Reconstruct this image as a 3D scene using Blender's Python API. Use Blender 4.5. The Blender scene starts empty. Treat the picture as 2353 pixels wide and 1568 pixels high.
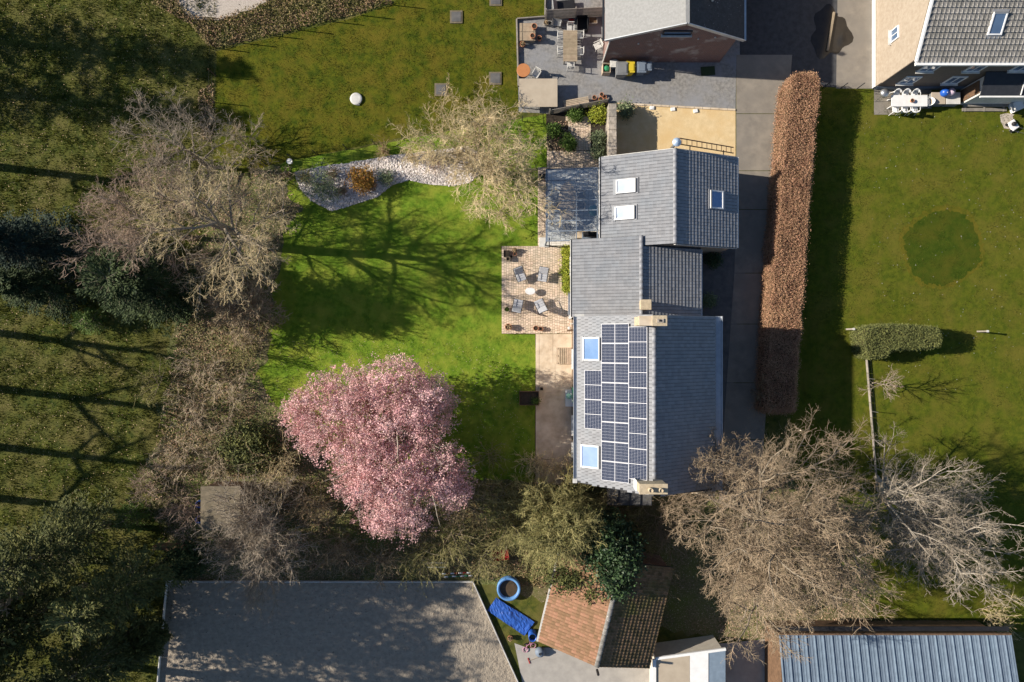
import bpy, bmesh, math, random
import numpy as np
from mathutils import Vector, Matrix

# ------------------------------------------------------------------ camera, sky, sun, exposure
SC = bpy.context.scene
COL = SC.collection
H = 46.2            # drone height above the lawn, metres
F = 1568.0          # focal length in units of a 2353 x 1568 survey grid
SUN_EL, SUN_AZ = 27.7, -6.5     # elevation; shadows fall towards +x, turned 6.5 degrees to -y
cam = bpy.data.cameras.new('camera')
cam.sensor_width = 36.0
cam.lens = 36.0 * F / 2353.0
cam.clip_start, cam.clip_end = 0.5, 2000.0
cam_ob = bpy.data.objects.new('camera', cam)
COL.objects.link(cam_ob)
cam_ob.location = (0, 0, H)
cam_ob.rotation_euler = (0, 0, 0)
SC.camera = cam_ob

world = bpy.data.worlds.new('World')
SC.world = world
world.use_nodes = True
wn = world.node_tree.nodes
wl = world.node_tree.links
for n_ in list(wn):
    wn.remove(n_)
wo = wn.new('ShaderNodeOutputWorld')
wb = wn.new('ShaderNodeBackground')
wsky = wn.new('ShaderNodeTexSky')
wsky.sky_type = 'NISHITA'
wsky.sun_disc = False
wsky.sun_elevation = math.radians(SUN_EL)
# light travels along (cos az, sin az); the sun therefore stands at azimuth 180 + az (counter-clockwise from +x)
wsky.sun_rotation = math.radians(90.0 - (180.0 + SUN_AZ))
wsky.air_density = 1.0
wsky.dust_density = 0.3
wsky.ozone_density = 2.5
wb.inputs['Strength'].default_value = 0.066
wl.new(wsky.outputs[0], wb.inputs[0])
wl.new(wb.outputs[0], wo.inputs[0])

sun = bpy.data.lights.new('sun', 'SUN')
sun.energy = 5.0
sun.angle = math.radians(0.55)
sun.color = (1.0, 0.91, 0.78)
sun_ob = bpy.data.objects.new('sun', sun)
COL.objects.link(sun_ob)
_az = math.radians(SUN_AZ)
_tr = Vector((math.cos(_az) * math.cos(math.radians(SUN_EL)), math.sin(_az) * math.cos(math.radians(SUN_EL)), -math.sin(math.radians(SUN_EL))))
sun_ob.rotation_euler = _tr.to_track_quat('-Z', 'Y').to_euler()
sun_ob.location = (-60, 10, 60)

SC.view_settings.view_transform = 'Standard'
SC.view_settings.look = 'None'
SC.view_settings.exposure = 0.74
SC.view_settings.gamma = 1.0
SC.view_settings.use_curve_mapping = False
SC.cycles.max_bounces = 6
SC.cycles.transparent_max_bounces = 12

# ------------------------------------------------------------------ helpers
RNG = np.random.default_rng(7)
random.seed(7)

def XY(u, v, z=0.0):
    """survey grid position of a point known to stand z metres above the lawn -> metres"""
    k = (H - z) / F
    return ((u - 1176.5) * k, (784.0 - v) * k)

def W(u, v, z=0.0):
    x, y = XY(u, v, z)
    return Vector((x, y, z))

def link(o, parent=None):
    COL.objects.link(o)
    if parent is not None:
        o.parent = parent
    return o

def tag(o, label=None, cat=None, group=None, kind=None):
    if label: o['label'] = label
    if cat: o['category'] = cat
    if group: o['group'] = group
    if kind: o['kind'] = kind
    return o

def thing(name, label, cat, loc=(0, 0, 0), rz=0.0, group=None):
    o = bpy.data.objects.new(name, None)
    o.empty_display_size = 0.2
    link(o)
    o.location = loc
    o.rotation_euler = (0, 0, rz)
    return tag(o, label, cat, group)

def dup(root, loc, rz=None, label=None, group=None):
    def cp(o, par):
        c = o.copy()
        COL.objects.link(c)
        c.parent = par
        for ch in list(o.children):
            cp(ch, c)
        return c
    r = cp(root, None)
    r.location = loc
    if rz is not None: r.rotation_euler = (0, 0, rz)
    if label: r['label'] = label
    if group: r['group'] = group
    return r

def root_offset(o):
    off = Vector((0, 0, 0))
    while o is not None:
        off = off + o.location
        o = o.parent
    return off

def np_mesh(name, V, F4, rnd=None, smooth=False):
    """fast mesh from numpy: V (n,3), F4 (m,3) or (m,4)"""
    V = np.ascontiguousarray(V, dtype=np.float32)
    F4 = np.ascontiguousarray(F4, dtype=np.int32)
    me = bpy.data.meshes.new(name)
    m, k = F4.shape
    me.vertices.add(len(V)); me.vertices.foreach_set('co', V.ravel())
    me.loops.add(m * k); me.loops.foreach_set('vertex_index', F4.ravel())
    me.polygons.add(m)
    me.polygons.foreach_set('loop_start', np.arange(0, m * k, k, dtype=np.int32))
    me.polygons.foreach_set('use_smooth', np.full(m, bool(smooth), dtype=bool))
    if rnd is not None:
        at = me.attributes.new('rnd', 'FLOAT', 'FACE')
        at.data.foreach_set('value', np.ascontiguousarray(rnd, dtype=np.float32))
    me.update(calc_edges=True)
    return me

def np_obj(name, V, F4, mat, parent=None, rnd=None, smooth=False, world=False):
    V = np.asarray(V, dtype=np.float32)
    if world and parent is not None:
        V = V - np.array(root_offset(parent), dtype=np.float32)
    me = np_mesh(name, V, F4, rnd, smooth)
    me.materials.append(mat)
    return link(bpy.data.objects.new(name, me), parent)

class MB:
    """collects simple shapes and links them as one mesh object"""
    def __init__(s):
        s.v = []; s.f = []
    def raw(s, vs, fs):
        b = len(s.v)
        s.v += [tuple(p) for p in vs]
        s.f += [tuple(b + i for i in f) for f in fs]
        return s
    def box(s, c, d, rz=0.0, rx=0.0, ry=0.0):
        m = Matrix.Translation(c) @ Matrix.Rotation(rz, 4, 'Z') @ Matrix.Rotation(ry, 4, 'Y') @ Matrix.Rotation(rx, 4, 'X')
        hx, hy, hz = d[0] / 2, d[1] / 2, d[2] / 2
        vs = [m @ Vector((x, y, z)) for z in (-hz, hz) for y in (-hy, hy) for x in (-hx, hx)]
        return s.raw(vs, [(0, 2, 3, 1), (4, 5, 7, 6), (0, 1, 5, 4), (2, 6, 7, 3), (0, 4, 6, 2), (1, 3, 7, 5)])
    def bar(s, a, b, w, h):
        """box section beam between two points"""
        a, b = Vector(a), Vector(b)
        d = (b - a).normalized()
        side = d.cross(Vector((0, 0, 1)))
        side = Vector((1, 0, 0)) if side.length < 1e-4 else side.normalized()
        up = side.cross(d).normalized()
        vs = []
        for p in (a, b):
            for sy in (-1, 1):
                for sx in (-1, 1):
                    vs.append(p + side * sx * w / 2 + up * sy * h / 2)
        return s.raw(vs, [(0, 2, 3, 1), (4, 5, 7, 6), (0, 1, 5, 4), (2, 6, 7, 3), (0, 4, 6, 2), (1, 3, 7, 5)])
    def prism(s, pts, z0, z1):
        a = sum(pts[i][0] * pts[(i + 1) % len(pts)][1] - pts[(i + 1) % len(pts)][0] * pts[i][1] for i in range(len(pts)))
        if a < 0: pts = pts[::-1]
        n = len(pts)
        vs = [(p[0], p[1], z0) for p in pts] + [(p[0], p[1], z1) for p in pts]
        fs = [tuple(range(n - 1, -1, -1)), tuple(range(n, 2 * n))]
        fs += [(i, (i + 1) % n, n + (i + 1) % n, n + i) for i in range(n)]
        return s.raw(vs, fs)
    def tube(s, pts, r, n=8):
        pts = [Vector(p) for p in pts]
        rs = r if isinstance(r, (list, tuple)) else [r] * len(pts)
        rings = []
        for i, p in enumerate(pts):
            d = (pts[min(i + 1, len(pts) - 1)] - pts[max(i - 1, 0)]).normalized()
            a = d.cross(Vector((0, 0, 1)))
            a = Vector((1, 0, 0)) if a.length < 1e-3 else a.normalized()
            b = d.cross(a)
            rings.append([p + (a * math.cos(t) + b * math.sin(t)) * rs[i] for t in [2 * math.pi * k / n for k in range(n)]])
        vs = [q for rg in rings for q in rg]
        fs = []
        for i in range(len(pts) - 1):
            for k in range(n):
                fs.append((i * n + k, (i + 1) * n + k, (i + 1) * n + (k + 1) % n, i * n + (k + 1) % n))
        fs.append(tuple(range(n)))
        fs.append(tuple(reversed([(len(pts) - 1) * n + k for k in range(n)])))
        return s.raw(vs, fs)
    def lathe(s, prof, n=18, c=(0, 0, 0), sx=1.0, sy=1.0, cap=True):
        vs = []
        for r, z in prof:
            for k in range(n):
                t = 2 * math.pi * k / n
                vs.append((c[0] + r * sx * math.cos(t), c[1] + r * sy * math.sin(t), c[2] + z))
        fs = []
        for i in range(len(prof) - 1):
            for k in range(n):
                fs.append((i * n + k, i * n + (k + 1) % n, (i + 1) * n + (k + 1) % n, (i + 1) * n + k))
        if cap:
            fs.append(tuple(reversed(range(n))))
            fs.append(tuple((len(prof) - 1) * n + k for k in range(n)))
        return s.raw(vs, fs)
    def build(s, name, mat, parent=None, world=False, smooth=False, bevel=0.0):
        me = bpy.data.meshes.new(name)
        vs = s.v
        if world and parent is not None:
            o = root_offset(parent)
            vs = [(p[0] - o.x, p[1] - o.y, p[2] - o.z) for p in vs]
        me.from_pydata(vs, [], s.f)
        me.update()
        if smooth:
            me.polygons.foreach_set('use_smooth', [len(p.vertices) < 5 for p in me.polygons])
        me.materials.append(mat)
        ob = link(bpy.data.objects.new(name, me), parent)
        if bevel:
            b = ob.modifiers.new('bevel', 'BEVEL')
            b.width = bevel; b.segments = 2; b.limit_method = 'ANGLE'
        return ob

# ------------------------------------------------------------------ materials
def M(name, c1, c2=None, scale=6.0, rough=0.8, bump=0.0, bscale=None, detail=5.0, metal=0.0, spec=0.3,
      var=0.0, c3=None, scale3=0.4, speck=None, speck_scale=60.0, speck_amt=0.68, trans=0.0, bdist=0.02, lo=0.35, hi=0.65, coat=0.0):
    """procedural material: two-tone noise, optional broad third tone, specks, per-piece variation and bump"""
    m = bpy.data.materials.new(name)
    m.use_nodes = True
    nt = m.node_tree; N = nt.nodes; L = nt.links
    bs = N['Principled BSDF']
    bs.inputs['Roughness'].default_value = rough
    bs.inputs['Metallic'].default_value = metal
    bs.inputs['Specular IOR Level'].default_value = spec
    if coat: bs.inputs['Coat Weight'].default_value = coat
    tc = N.new('ShaderNodeTexCoord')
    def noise(sc, det=detail):
        t = N.new('ShaderNodeTexNoise')
        t.inputs['Scale'].default_value = sc; t.inputs['Detail'].default_value = det
        t.inputs['Roughness'].default_value = 0.6
        L.new(tc.outputs['Object'], t.inputs['Vector'])
        return t.outputs['Fac']
    def ramp(src, a, b):
        r = N.new('ShaderNodeMapRange')
        r.inputs['From Min'].default_value = a; r.inputs['From Max'].default_value = b
        L.new(src, r.inputs['Value'])
        return r.outputs['Result']
    def mix(fac, a, b, mode='MIX'):
        x = N.new('ShaderNodeMix'); x.data_type = 'RGBA'; x.blend_type = mode
        if isinstance(fac, float): x.inputs['Factor'].default_value = fac
        else: L.new(fac, x.inputs['Factor'])
        for i, q in ((6, a), (7, b)):
            if isinstance(q, tuple): x.inputs[i].default_value = (*q, 1.0)
            else: L.new(q, x.inputs[i])
        return x.outputs[2]
    c2 = c2 or tuple(x * 0.75 for x in c1)
    col = mix(ramp(noise(scale), lo, hi), c1, c2)
    if c3: col = mix(ramp(noise(scale3, 3.0), 0.42, 0.68), col, c3)
    if speck: col = mix(ramp(noise(speck_scale, 2.0), speck_amt, speck_amt + 0.06), col, speck)
    if var:
        at = N.new('ShaderNodeAttribute'); at.attribute_name = 'rnd'
        oi = N.new('ShaderNodeObjectInfo')
        ad = N.new('ShaderNodeMath'); ad.operation = 'ADD'
        L.new(at.outputs['Fac'], ad.inputs[0]); L.new(oi.outputs['Random'], ad.inputs[1])
        fr = N.new('ShaderNodeMath'); fr.operation = 'FRACT'
        L.new(ad.outputs[0], fr.inputs[0])
        hs = N.new('ShaderNodeHueSaturation')
        mr = N.new('ShaderNodeMapRange')
        mr.inputs['To Min'].default_value = 1.0 - var; mr.inputs['To Max'].default_value = 1.0 + var
        L.new(fr.outputs[0], mr.inputs['Value']); L.new(mr.outputs['Result'], hs.inputs['Value'])
        mh = N.new('ShaderNodeMapRange')
        mh.inputs['To Min'].default_value = 0.5 + var * 0.04; mh.inputs['To Max'].default_value = 0.5 - var * 0.04
        L.new(fr.outputs[0], mh.inputs['Value']); L.new(mh.outputs['Result'], hs.inputs['Hue'])
        L.new(col, hs.inputs['Color'])
        col = hs.outputs['Color']
    L.new(col, bs.inputs['Base Color'])
    if bump:
        b = N.new('ShaderNodeBump')
        b.inputs['Strength'].default_value = bump; b.inputs['Distance'].default_value = bdist
        L.new(noise(bscale or scale * 3), b.inputs['Height'])
        L.new(b.outputs['Normal'], bs.inputs['Normal'])
    if trans:
        tl = N.new('ShaderNodeBsdfTranslucent'); L.new(col, tl.inputs['Color'])
        ms = N.new('ShaderNodeMixShader'); ms.inputs['Fac'].default_value = trans
        L.new(bs.outputs[0], ms.inputs[1]); L.new(tl.outputs[0], ms.inputs[2])
        L.new(ms.outputs[0], N['Material Output'].inputs['Surface'])
    return m

def glass_mat(name, tint=(0.75, 0.84, 0.92), gloss=0.12):
    m = bpy.data.materials.new(name); m.use_nodes = True
    nt = m.node_tree; N = nt.nodes; L = nt.links
    N.remove(N['Principled BSDF'])
    t = N.new('ShaderNodeBsdfTransparent'); t.inputs['Color'].default_value = (*tint, 1)
    g = N.new('ShaderNodeBsdfGlossy'); g.inputs['Roughness'].default_value = 0.03
    fr = N.new('ShaderNodeFresnel'); fr.inputs['IOR'].default_value = 1.55
    ad = N.new('ShaderNodeMath'); ad.operation = 'ADD'; ad.inputs[1].default_value = gloss
    L.new(fr.outputs[0], ad.inputs[0])
    mx = N.new('ShaderNodeMixShader')
    L.new(ad.outputs[0], mx.inputs['Fac']); L.new(t.outputs[0], mx.inputs[1]); L.new(g.outputs[0], mx.inputs[2])
    L.new(mx.outputs[0], N['Material Output'].inputs['Surface'])
    return m

def brick_mat(name, c1, c2, mortar, patch=None, sc=1.0):
    m = bpy.data.materials.new(name); m.use_nodes = True
    nt = m.node_tree; N = nt.nodes; L = nt.links
    bs = N['Principled BSDF']; bs.inputs['Roughness'].default_value = 0.9
    bs.inputs['Specular IOR Level'].default_value = 0.2
    ge = N.new('ShaderNodeNewGeometry')
    sp = N.new('ShaderNodeSeparateXYZ'); L.new(ge.outputs['Position'], sp.inputs[0])
    ad = N.new('ShaderNodeMath'); ad.operation = 'ADD'
    L.new(sp.outputs['X'], ad.inputs[0]); L.new(sp.outputs['Y'], ad.inputs[1])
    cb = N.new('ShaderNodeCombineXYZ'); L.new(ad.outputs[0], cb.inputs['X']); L.new(sp.outputs['Z'], cb.inputs['Y'])
    bk = N.new('ShaderNodeTexBrick')
    bk.inputs['Scale'].default_value = 1.0
    bk.inputs['Brick Width'].default_value = 0.22 * sc; bk.inputs['Row Height'].default_value = 0.075 * sc
    bk.inputs['Mortar Size'].default_value = 0.011 * sc
    bk.inputs['Color1'].default_value = (*c1, 1); bk.inputs['Color2'].default_value = (*c2, 1); bk.inputs['Mortar'].default_value = (*mortar, 1)
    L.new(cb.outputs[0], bk.inputs['Vector'])
    col = bk.outputs['Color']
    if patch:
        nz = N.new('ShaderNodeTexNoise'); nz.inputs['Scale'].default_value = 0.8; nz.inputs['Detail'].default_value = 6
        L.new(cb.outputs[0], nz.inputs['Vector'])
        mr = N.new('ShaderNodeMapRange'); mr.inputs['From Min'].default_value = 0.55; mr.inputs['From Max'].default_value = 0.68
        L.new(nz.outputs['Fac'], mr.inputs['Value'])
        mx = N.new('ShaderNodeMix'); mx.data_type = 'RGBA'
        L.new(mr.outputs['Result'], mx.inputs['Factor']); L.new(col, mx.inputs[6]); mx.inputs[7].default_value = (*patch, 1)
        col = mx.outputs[2]
    L.new(col, bs.inputs['Base Color'])
    b = N.new('ShaderNodeBump'); b.inputs['Strength'].default_value = 0.4; b.inputs['Distance'].default_value = 0.01
    L.new(bk.outputs['Fac'], b.inputs['Height']); b.invert = True
    L.new(b.outputs['Normal'], bs.inputs['Normal'])
    return m

def lawn_mat(name, a, b, dry, speck=None, sc=9.0, patch=0.22):
    return M(name, a, b, scale=sc, rough=0.95, spec=0.1, bump=0.6, bscale=16, bdist=0.05, c3=dry, scale3=patch, speck=speck, speck_scale=16, speck_amt=0.72, lo=0.38, hi=0.62)

MT = {}
MT['meadow'] = lawn_mat('rough meadow grass', (0.105, 0.110, 0.022), (0.038, 0.056, 0.011), (0.125, 0.112, 0.036), speck=(0.30, 0.26, 0.18), sc=2.2, patch=0.4)  # meadow tone lowered to echo the dimming outside the garden plot
MT['lawn'] = lawn_mat('garden lawn', (0.160, 0.250, 0.022), (0.088, 0.165, 0.013), (0.235, 0.275, 0.034), sc=2.6, patch=0.8)
MT['lawn_n'] = lawn_mat('north lawn', (0.100, 0.108, 0.008), (0.044, 0.066, 0.005), (0.122, 0.104, 0.012), sc=2.4, patch=0.7)  # north lawn base darkened for the dimmed surround
MT['lawn_e'] = lawn_mat('east lawn', (0.100, 0.115, 0.010), (0.060, 0.082, 0.007), (0.124, 0.114, 0.017), sc=2.6, patch=0.6)  # east lawn base darkened likewise, dimming put into the colour
MT['ring_grass'] = lawn_mat('darker ring of grass', (0.050, 0.074, 0.006), (0.032, 0.056, 0.004), (0.072, 0.078, 0.008), sc=2.2, patch=0.6)
MT['ring_edge'] = lawn_mat('brownish grass edge', (0.115, 0.104, 0.010), (0.070, 0.084, 0.007), (0.130, 0.108, 0.014), sc=2.2, patch=0.6)
MT['blade'] = M('grass blades', (0.180, 0.260, 0.026), (0.100, 0.175, 0.015), scale=1.6, rough=0.85, spec=0.15, var=0.35, trans=0.25)
MT['blade_o'] = M('olive grass blades', (0.105, 0.112, 0.018), (0.060, 0.076, 0.011), scale=0.6, rough=0.85, spec=0.15, var=0.4, trans=0.25)
MT['litter'] = M('leaf litter', (0.18, 0.145, 0.08), (0.085, 0.09, 0.03), scale=7, rough=0.95, bump=0.9, bscale=16, bdist=0.06, c3=(0.115, 0.14, 0.03), scale3=0.5, speck=(0.46, 0.37, 0.27), speck_scale=12, speck_amt=0.62)
MT['litter_leaf'] = M('fallen leaves', (0.40, 0.29, 0.19), (0.27, 0.18, 0.11), scale=2, rough=0.9, var=0.5)
MT['soil'] = M('dark soil', (0.055, 0.042, 0.030), (0.03, 0.024, 0.018), scale=14, rough=0.95, bump=0.8, bdist=0.03)
MT['gravel'] = M('grey gravel', (0.29, 0.28, 0.265), (0.165, 0.16, 0.155), scale=5, rough=0.95, bump=0.8, bscale=30, bdist=0.03, c3=(0.25, 0.255, 0.27), scale3=0.6)  # gravel toned down along with the dimmed surround
MT['pale_gravel'] = M('pale gravel', (0.52, 0.46, 0.40), (0.38, 0.33, 0.28), scale=10, rough=0.95, bump=0.7, bdist=0.03)
MT['concrete'] = M('driveway concrete', (0.27, 0.24, 0.20), (0.195, 0.175, 0.15), scale=1.4, detail=8, rough=0.9, bump=0.25, bscale=40, bdist=0.01, c3=(0.21, 0.19, 0.165), scale3=0.5)
MT['concrete_dark'] = M('worn dark concrete', (0.14, 0.135, 0.13), (0.09, 0.09, 0.09), scale=2.0, detail=8, rough=0.85, bump=0.25, bscale=40, bdist=0.01)
MT['asphalt'] = M('asphalt', (0.070, 0.072, 0.078), (0.045, 0.047, 0.052), scale=3, detail=9, rough=0.85, bump=0.3, bscale=60, bdist=0.01)
MT['sandy'] = M('yellow dolomite', (0.68, 0.53, 0.31), (0.58, 0.44, 0.245), scale=2.6, detail=8, rough=0.95, bump=0.6, bscale=14, bdist=0.025, c3=(0.60, 0.43, 0.215), scale3=0.7)
MT['arena'] = M('arena sand', (0.35, 0.30, 0.235), (0.26, 0.22, 0.175), scale=3, detail=8, rough=0.95, bump=1.0, bscale=5.0, bdist=0.13, speck=(0.15, 0.125, 0.10), speck_scale=5, speck_amt=0.66)  # sand base carries part of the dimming around the plot
MT['patio'] = M('patio concrete', (0.58, 0.47, 0.34), (0.44, 0.35, 0.25), scale=2.0, detail=8, rough=0.9, bump=0.2, bscale=30, bdist=0.01, c3=(0.66, 0.56, 0.43), scale3=0.9)
MT['yard'] = M('yard concrete', (0.40, 0.375, 0.34), (0.32, 0.30, 0.275), scale=1.5, detail=8, rough=0.9, bump=0.2, bscale=30, bdist=0.01)  # concrete darkened to suit the dimmed surround
MT['shed_felt'] = M('leaf strewn felt', (0.20, 0.165, 0.115), (0.13, 0.11, 0.075), scale=3, rough=0.95, bump=0.4, speck=(0.34, 0.26, 0.18), speck_scale=12)
MT['puddle'] = M('wet asphalt', (0.028, 0.024, 0.020), (0.018, 0.016, 0.015), scale=2, rough=0.12, spec=0.5)
MT['paver'] = M('beige cobble', (0.66, 0.53, 0.40), (0.55, 0.42, 0.31), scale=5, rough=0.9, bump=0.3, bscale=40, bdist=0.008, var=0.18, c3=(0.60, 0.51, 0.41), scale3=0.7)
MT['floor'] = M('pale canopy floor', (0.74, 0.70, 0.65), (0.66, 0.62, 0.56), scale=4, rough=0.8, var=0.1)
MT['joint'] = M('mossy joint sand', (0.26, 0.21, 0.14), (0.15, 0.13, 0.08), scale=9, rough=0.95)
MT['stone'] = M('white bed stone', (0.80, 0.75, 0.71), (0.66, 0.60, 0.57), scale=3, rough=0.9, var=0.28)
MT['tile'] = M('grey roof tile', (0.268, 0.272, 0.286), (0.232, 0.236, 0.249), scale=3.0, rough=0.52, spec=0.32, bump=0.06, bscale=30, bdist=0.004, var=0.10, detail=8, c3=(0.225, 0.240, 0.262), scale3=0.6, speck=(0.33, 0.33, 0.31), speck_scale=7, speck_amt=0.74)
MT['tile_under'] = M('roof underlay', (0.06, 0.06, 0.065), rough=0.9)
MT['ridge'] = M('ridge tile', (0.27, 0.275, 0.295), (0.23, 0.235, 0.255), scale=4, rough=0.5, spec=0.4, var=0.08)
MT['old_tile'] = M('weathered grey tile', (0.27, 0.255, 0.235), (0.16, 0.155, 0.145), scale=5, rough=0.9, bump=0.3, bscale=20, bdist=0.01, var=0.2, speck=(0.42, 0.40, 0.36), speck_scale=9, speck_amt=0.62)
MT['clay_tile'] = M('orange clay tile', (0.31, 0.18, 0.105), (0.24, 0.135, 0.08), scale=3, rough=0.9, bump=0.25, bscale=18, bdist=0.01, var=0.25, speck=(0.38, 0.30, 0.24), speck_scale=5, speck_amt=0.66)
MT['moss_tile'] = M('mossy brown tile', (0.24, 0.155, 0.085), (0.13, 0.095, 0.05), scale=5, rough=0.95, bump=0.3, bscale=18, bdist=0.01, var=0.35, c3=(0.13, 0.12, 0.04), scale3=0.7)
MT['slate_l'] = M('grey shingle', (0.30, 0.30, 0.295), (0.245, 0.245, 0.24), scale=7, rough=0.9, bump=0.4, bscale=9, bdist=0.02, detail=7)
MT['slate_d'] = M('dark shingle', (0.055, 0.056, 0.062), (0.035, 0.036, 0.04), scale=5, rough=0.75, bump=0.3, speck=(0.55, 0.55, 0.55), speck_scale=11, speck_amt=0.70)
MT['white'] = M('white paint', (0.80, 0.80, 0.79), (0.72, 0.72, 0.71), scale=3, rough=0.5)
MT['offwhite'] = M('weathered white', (0.62, 0.61, 0.58), (0.50, 0.49, 0.46), scale=3, rough=0.7)
MT['zinc'] = M('zinc gutter', (0.52, 0.54, 0.56), (0.42, 0.44, 0.47), scale=3, rough=0.4, metal=0.5)
MT['dark'] = M('dark paint', (0.035, 0.038, 0.045), (0.025, 0.028, 0.034), scale=4, rough=0.5)
MT['black'] = M('black plastic', (0.022, 0.022, 0.024), (0.016, 0.016, 0.018), scale=5, rough=0.45)
MT['panel_frame'] = M('anodised frame', (0.58, 0.58, 0.61), (0.52, 0.52, 0.55), scale=4, rough=0.45)
MT['steel'] = M('brushed steel', (0.50, 0.50, 0.50), (0.40, 0.40, 0.40), scale=6, rough=0.35, metal=0.8)
MT['blue_steel'] = M('blueish metal', (0.42, 0.52, 0.66), (0.36, 0.46, 0.60), scale=6, rough=0.4, metal=0.3)
MT['metal_roof'] = M('blue grey metal sheet', (0.20, 0.26, 0.33), (0.16, 0.21, 0.27), scale=2.5, rough=0.5, spec=0.4, var=0.08, detail=7)
MT['render_wall'] = M('cream render', (0.60, 0.55, 0.47), (0.52, 0.47, 0.40), scale=3, rough=0.9, bump=0.2, bscale=25, bdist=0.01)
MT['cream_brick'] = M('cream painted brick', (0.38, 0.32, 0.25), (0.31, 0.25, 0.19), scale=5, rough=0.9, bump=0.3, bscale=22, bdist=0.01)
MT['red_brick'] = brick_mat('red brick', (0.24, 0.105, 0.085), (0.17, 0.085, 0.075), (0.24, 0.22, 0.20), patch=(0.40, 0.36, 0.33))
MT['pale_brick'] = brick_mat('pale brick', (0.50, 0.33, 0.25), (0.44, 0.29, 0.22), (0.52, 0.47, 0.41))
MT['brown_brick'] = brick_mat('brown brick', (0.17, 0.12, 0.09), (0.125, 0.09, 0.07), (0.20, 0.18, 0.16))
MT['stonewall'] = M('old stone wall', (0.50, 0.43, 0.36), (0.30, 0.26, 0.21), scale=4, rough=0.95, bump=0.9, bscale=7, bdist=0.05, c3=(0.24, 0.22, 0.19), scale3=0.9)
MT['chimney'] = M('chimney mortar', (0.52, 0.43, 0.30), (0.40, 0.33, 0.23), scale=6, rough=0.95, bump=0.5, bdist=0.02)
MT['wood'] = M('weathered teak', (0.36, 0.29, 0.20), (0.27, 0.21, 0.145), scale=4, rough=0.85, var=0.12)
MT['grey_wood'] = M('silvered timber', (0.30, 0.27, 0.235), (0.21, 0.19, 0.165), scale=5, rough=0.9, var=0.2)
MT['brown_wood'] = M('brown timber', (0.16, 0.095, 0.055), (0.10, 0.06, 0.035), scale=5, rough=0.9, var=0.15)
MT['pallet'] = M('pallet wood', (0.46, 0.37, 0.27), (0.35, 0.28, 0.20), scale=6, rough=0.9, var=0.2)
MT['terracotta'] = M('terracotta', (0.48, 0.21, 0.11), (0.40, 0.17, 0.09), scale=6, rough=0.85)
MT['cushion'] = M('grey striped cushion', (0.46, 0.47, 0.50), (0.38, 0.39, 0.42), scale=12, rough=0.95, bump=0.2, bscale=50, bdist=0.005)
MT['orange'] = M('orange table top', (0.50, 0.21, 0.08), (0.44, 0.18, 0.07), scale=3, rough=0.6)
MT['beige_top'] = M('beige board', (0.46, 0.39, 0.30), (0.40, 0.335, 0.255), scale=1.5, rough=0.7, detail=8)
MT['yellow'] = M('yellow plastic', (0.62, 0.47, 0.04), (0.56, 0.42, 0.03), scale=3, rough=0.5)
MT['grey_plastic'] = M('grey plastic', (0.22, 0.225, 0.23), (0.18, 0.185, 0.19), scale=3, rough=0.55)
MT['blue_grey'] = M('blue grey plastic', (0.17, 0.21, 0.27), (0.14, 0.175, 0.225), scale=3, rough=0.55)
MT['green_plastic'] = M('green plastic', (0.05, 0.30, 0.14), (0.03, 0.22, 0.10), scale=6, rough=0.5)
MT['mint'] = M('mint plastic', (0.33, 0.58, 0.47), (0.28, 0.50, 0.41), scale=6, rough=0.5)
MT['blue'] = M('blue tarpaulin', (0.030, 0.105, 0.42), (0.022, 0.08, 0.33), scale=3, rough=0.38, spec=0.5, bump=0.6, bscale=4, bdist=0.05)
MT['pool_blue'] = M('pool ring blue', (0.13, 0.30, 0.56), (0.08, 0.20, 0.46), scale=3, rough=0.4)
MT['murk'] = M('murky water', (0.09, 0.06, 0.035), (0.06, 0.045, 0.025), scale=4, rough=0.15, spec=0.5)
MT['red'] = M('red paint', (0.42, 0.04, 0.035), (0.34, 0.03, 0.03), scale=4, rough=0.6)
MT['green_paint'] = M('green paint', (0.03, 0.22, 0.12), rough=0.6)
MT['pink'] = M('pink plastic', (0.55, 0.25, 0.38), (0.5, 0.22, 0.34), scale=3, rough=0.5)
MT['ball_blue'] = M('blue rubber', (0.02, 0.11, 0.50), rough=0.35, spec=0.5)
MT['ball_pink'] = M('pale pink rubber', (0.56, 0.44, 0.55), rough=0.4, spec=0.5)
MT['teal_fabric'] = M('teal fabric', (0.16, 0.36, 0.37), (0.13, 0.30, 0.31), scale=5, rough=0.8)
MT['glass'] = glass_mat('canopy glass', (0.91, 0.955, 0.99), 0.13)
MT['pane'] = M('window pane', (0.10, 0.16, 0.26), (0.08, 0.13, 0.22), scale=1, rough=0.06, spec=0.7, coat=0.5)
MT['pane_lit'] = M('lit skylight pane', (0.50, 0.56, 0.66), (0.42, 0.49, 0.60), scale=1.5, rough=0.10, spec=0.6, coat=0.4)  # brighter copy of the skylight glass, sky light put into its colour
MT['pane_mid'] = M('skylight glass pale', (0.26, 0.36, 0.58), (0.22, 0.31, 0.52), scale=1.5, rough=0.12, spec=0.5)
MT['pane_blue'] = M('skylight glass', (0.13, 0.24, 0.44), (0.10, 0.20, 0.38), scale=1.5, rough=0.08, spec=0.7, coat=0.5)
MT['bark'] = M('grey brown bark', (0.30, 0.25, 0.19), (0.19, 0.155, 0.115), scale=8, rough=0.95, bump=0.4, bdist=0.02)
MT['bark_pale'] = M('pale smooth bark', (0.38, 0.335, 0.275), (0.27, 0.235, 0.19), scale=6, rough=0.9, bump=0.3, bdist=0.01)
MT['bark_lichen'] = M('lichen covered bark', (0.52, 0.43, 0.26), (0.40, 0.32, 0.21), scale=9, rough=0.95)
MT['twig_tan'] = M('tan twigs', (0.36, 0.275, 0.185), (0.25, 0.19, 0.125), scale=1.5, rough=0.9, var=0.25)
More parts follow.
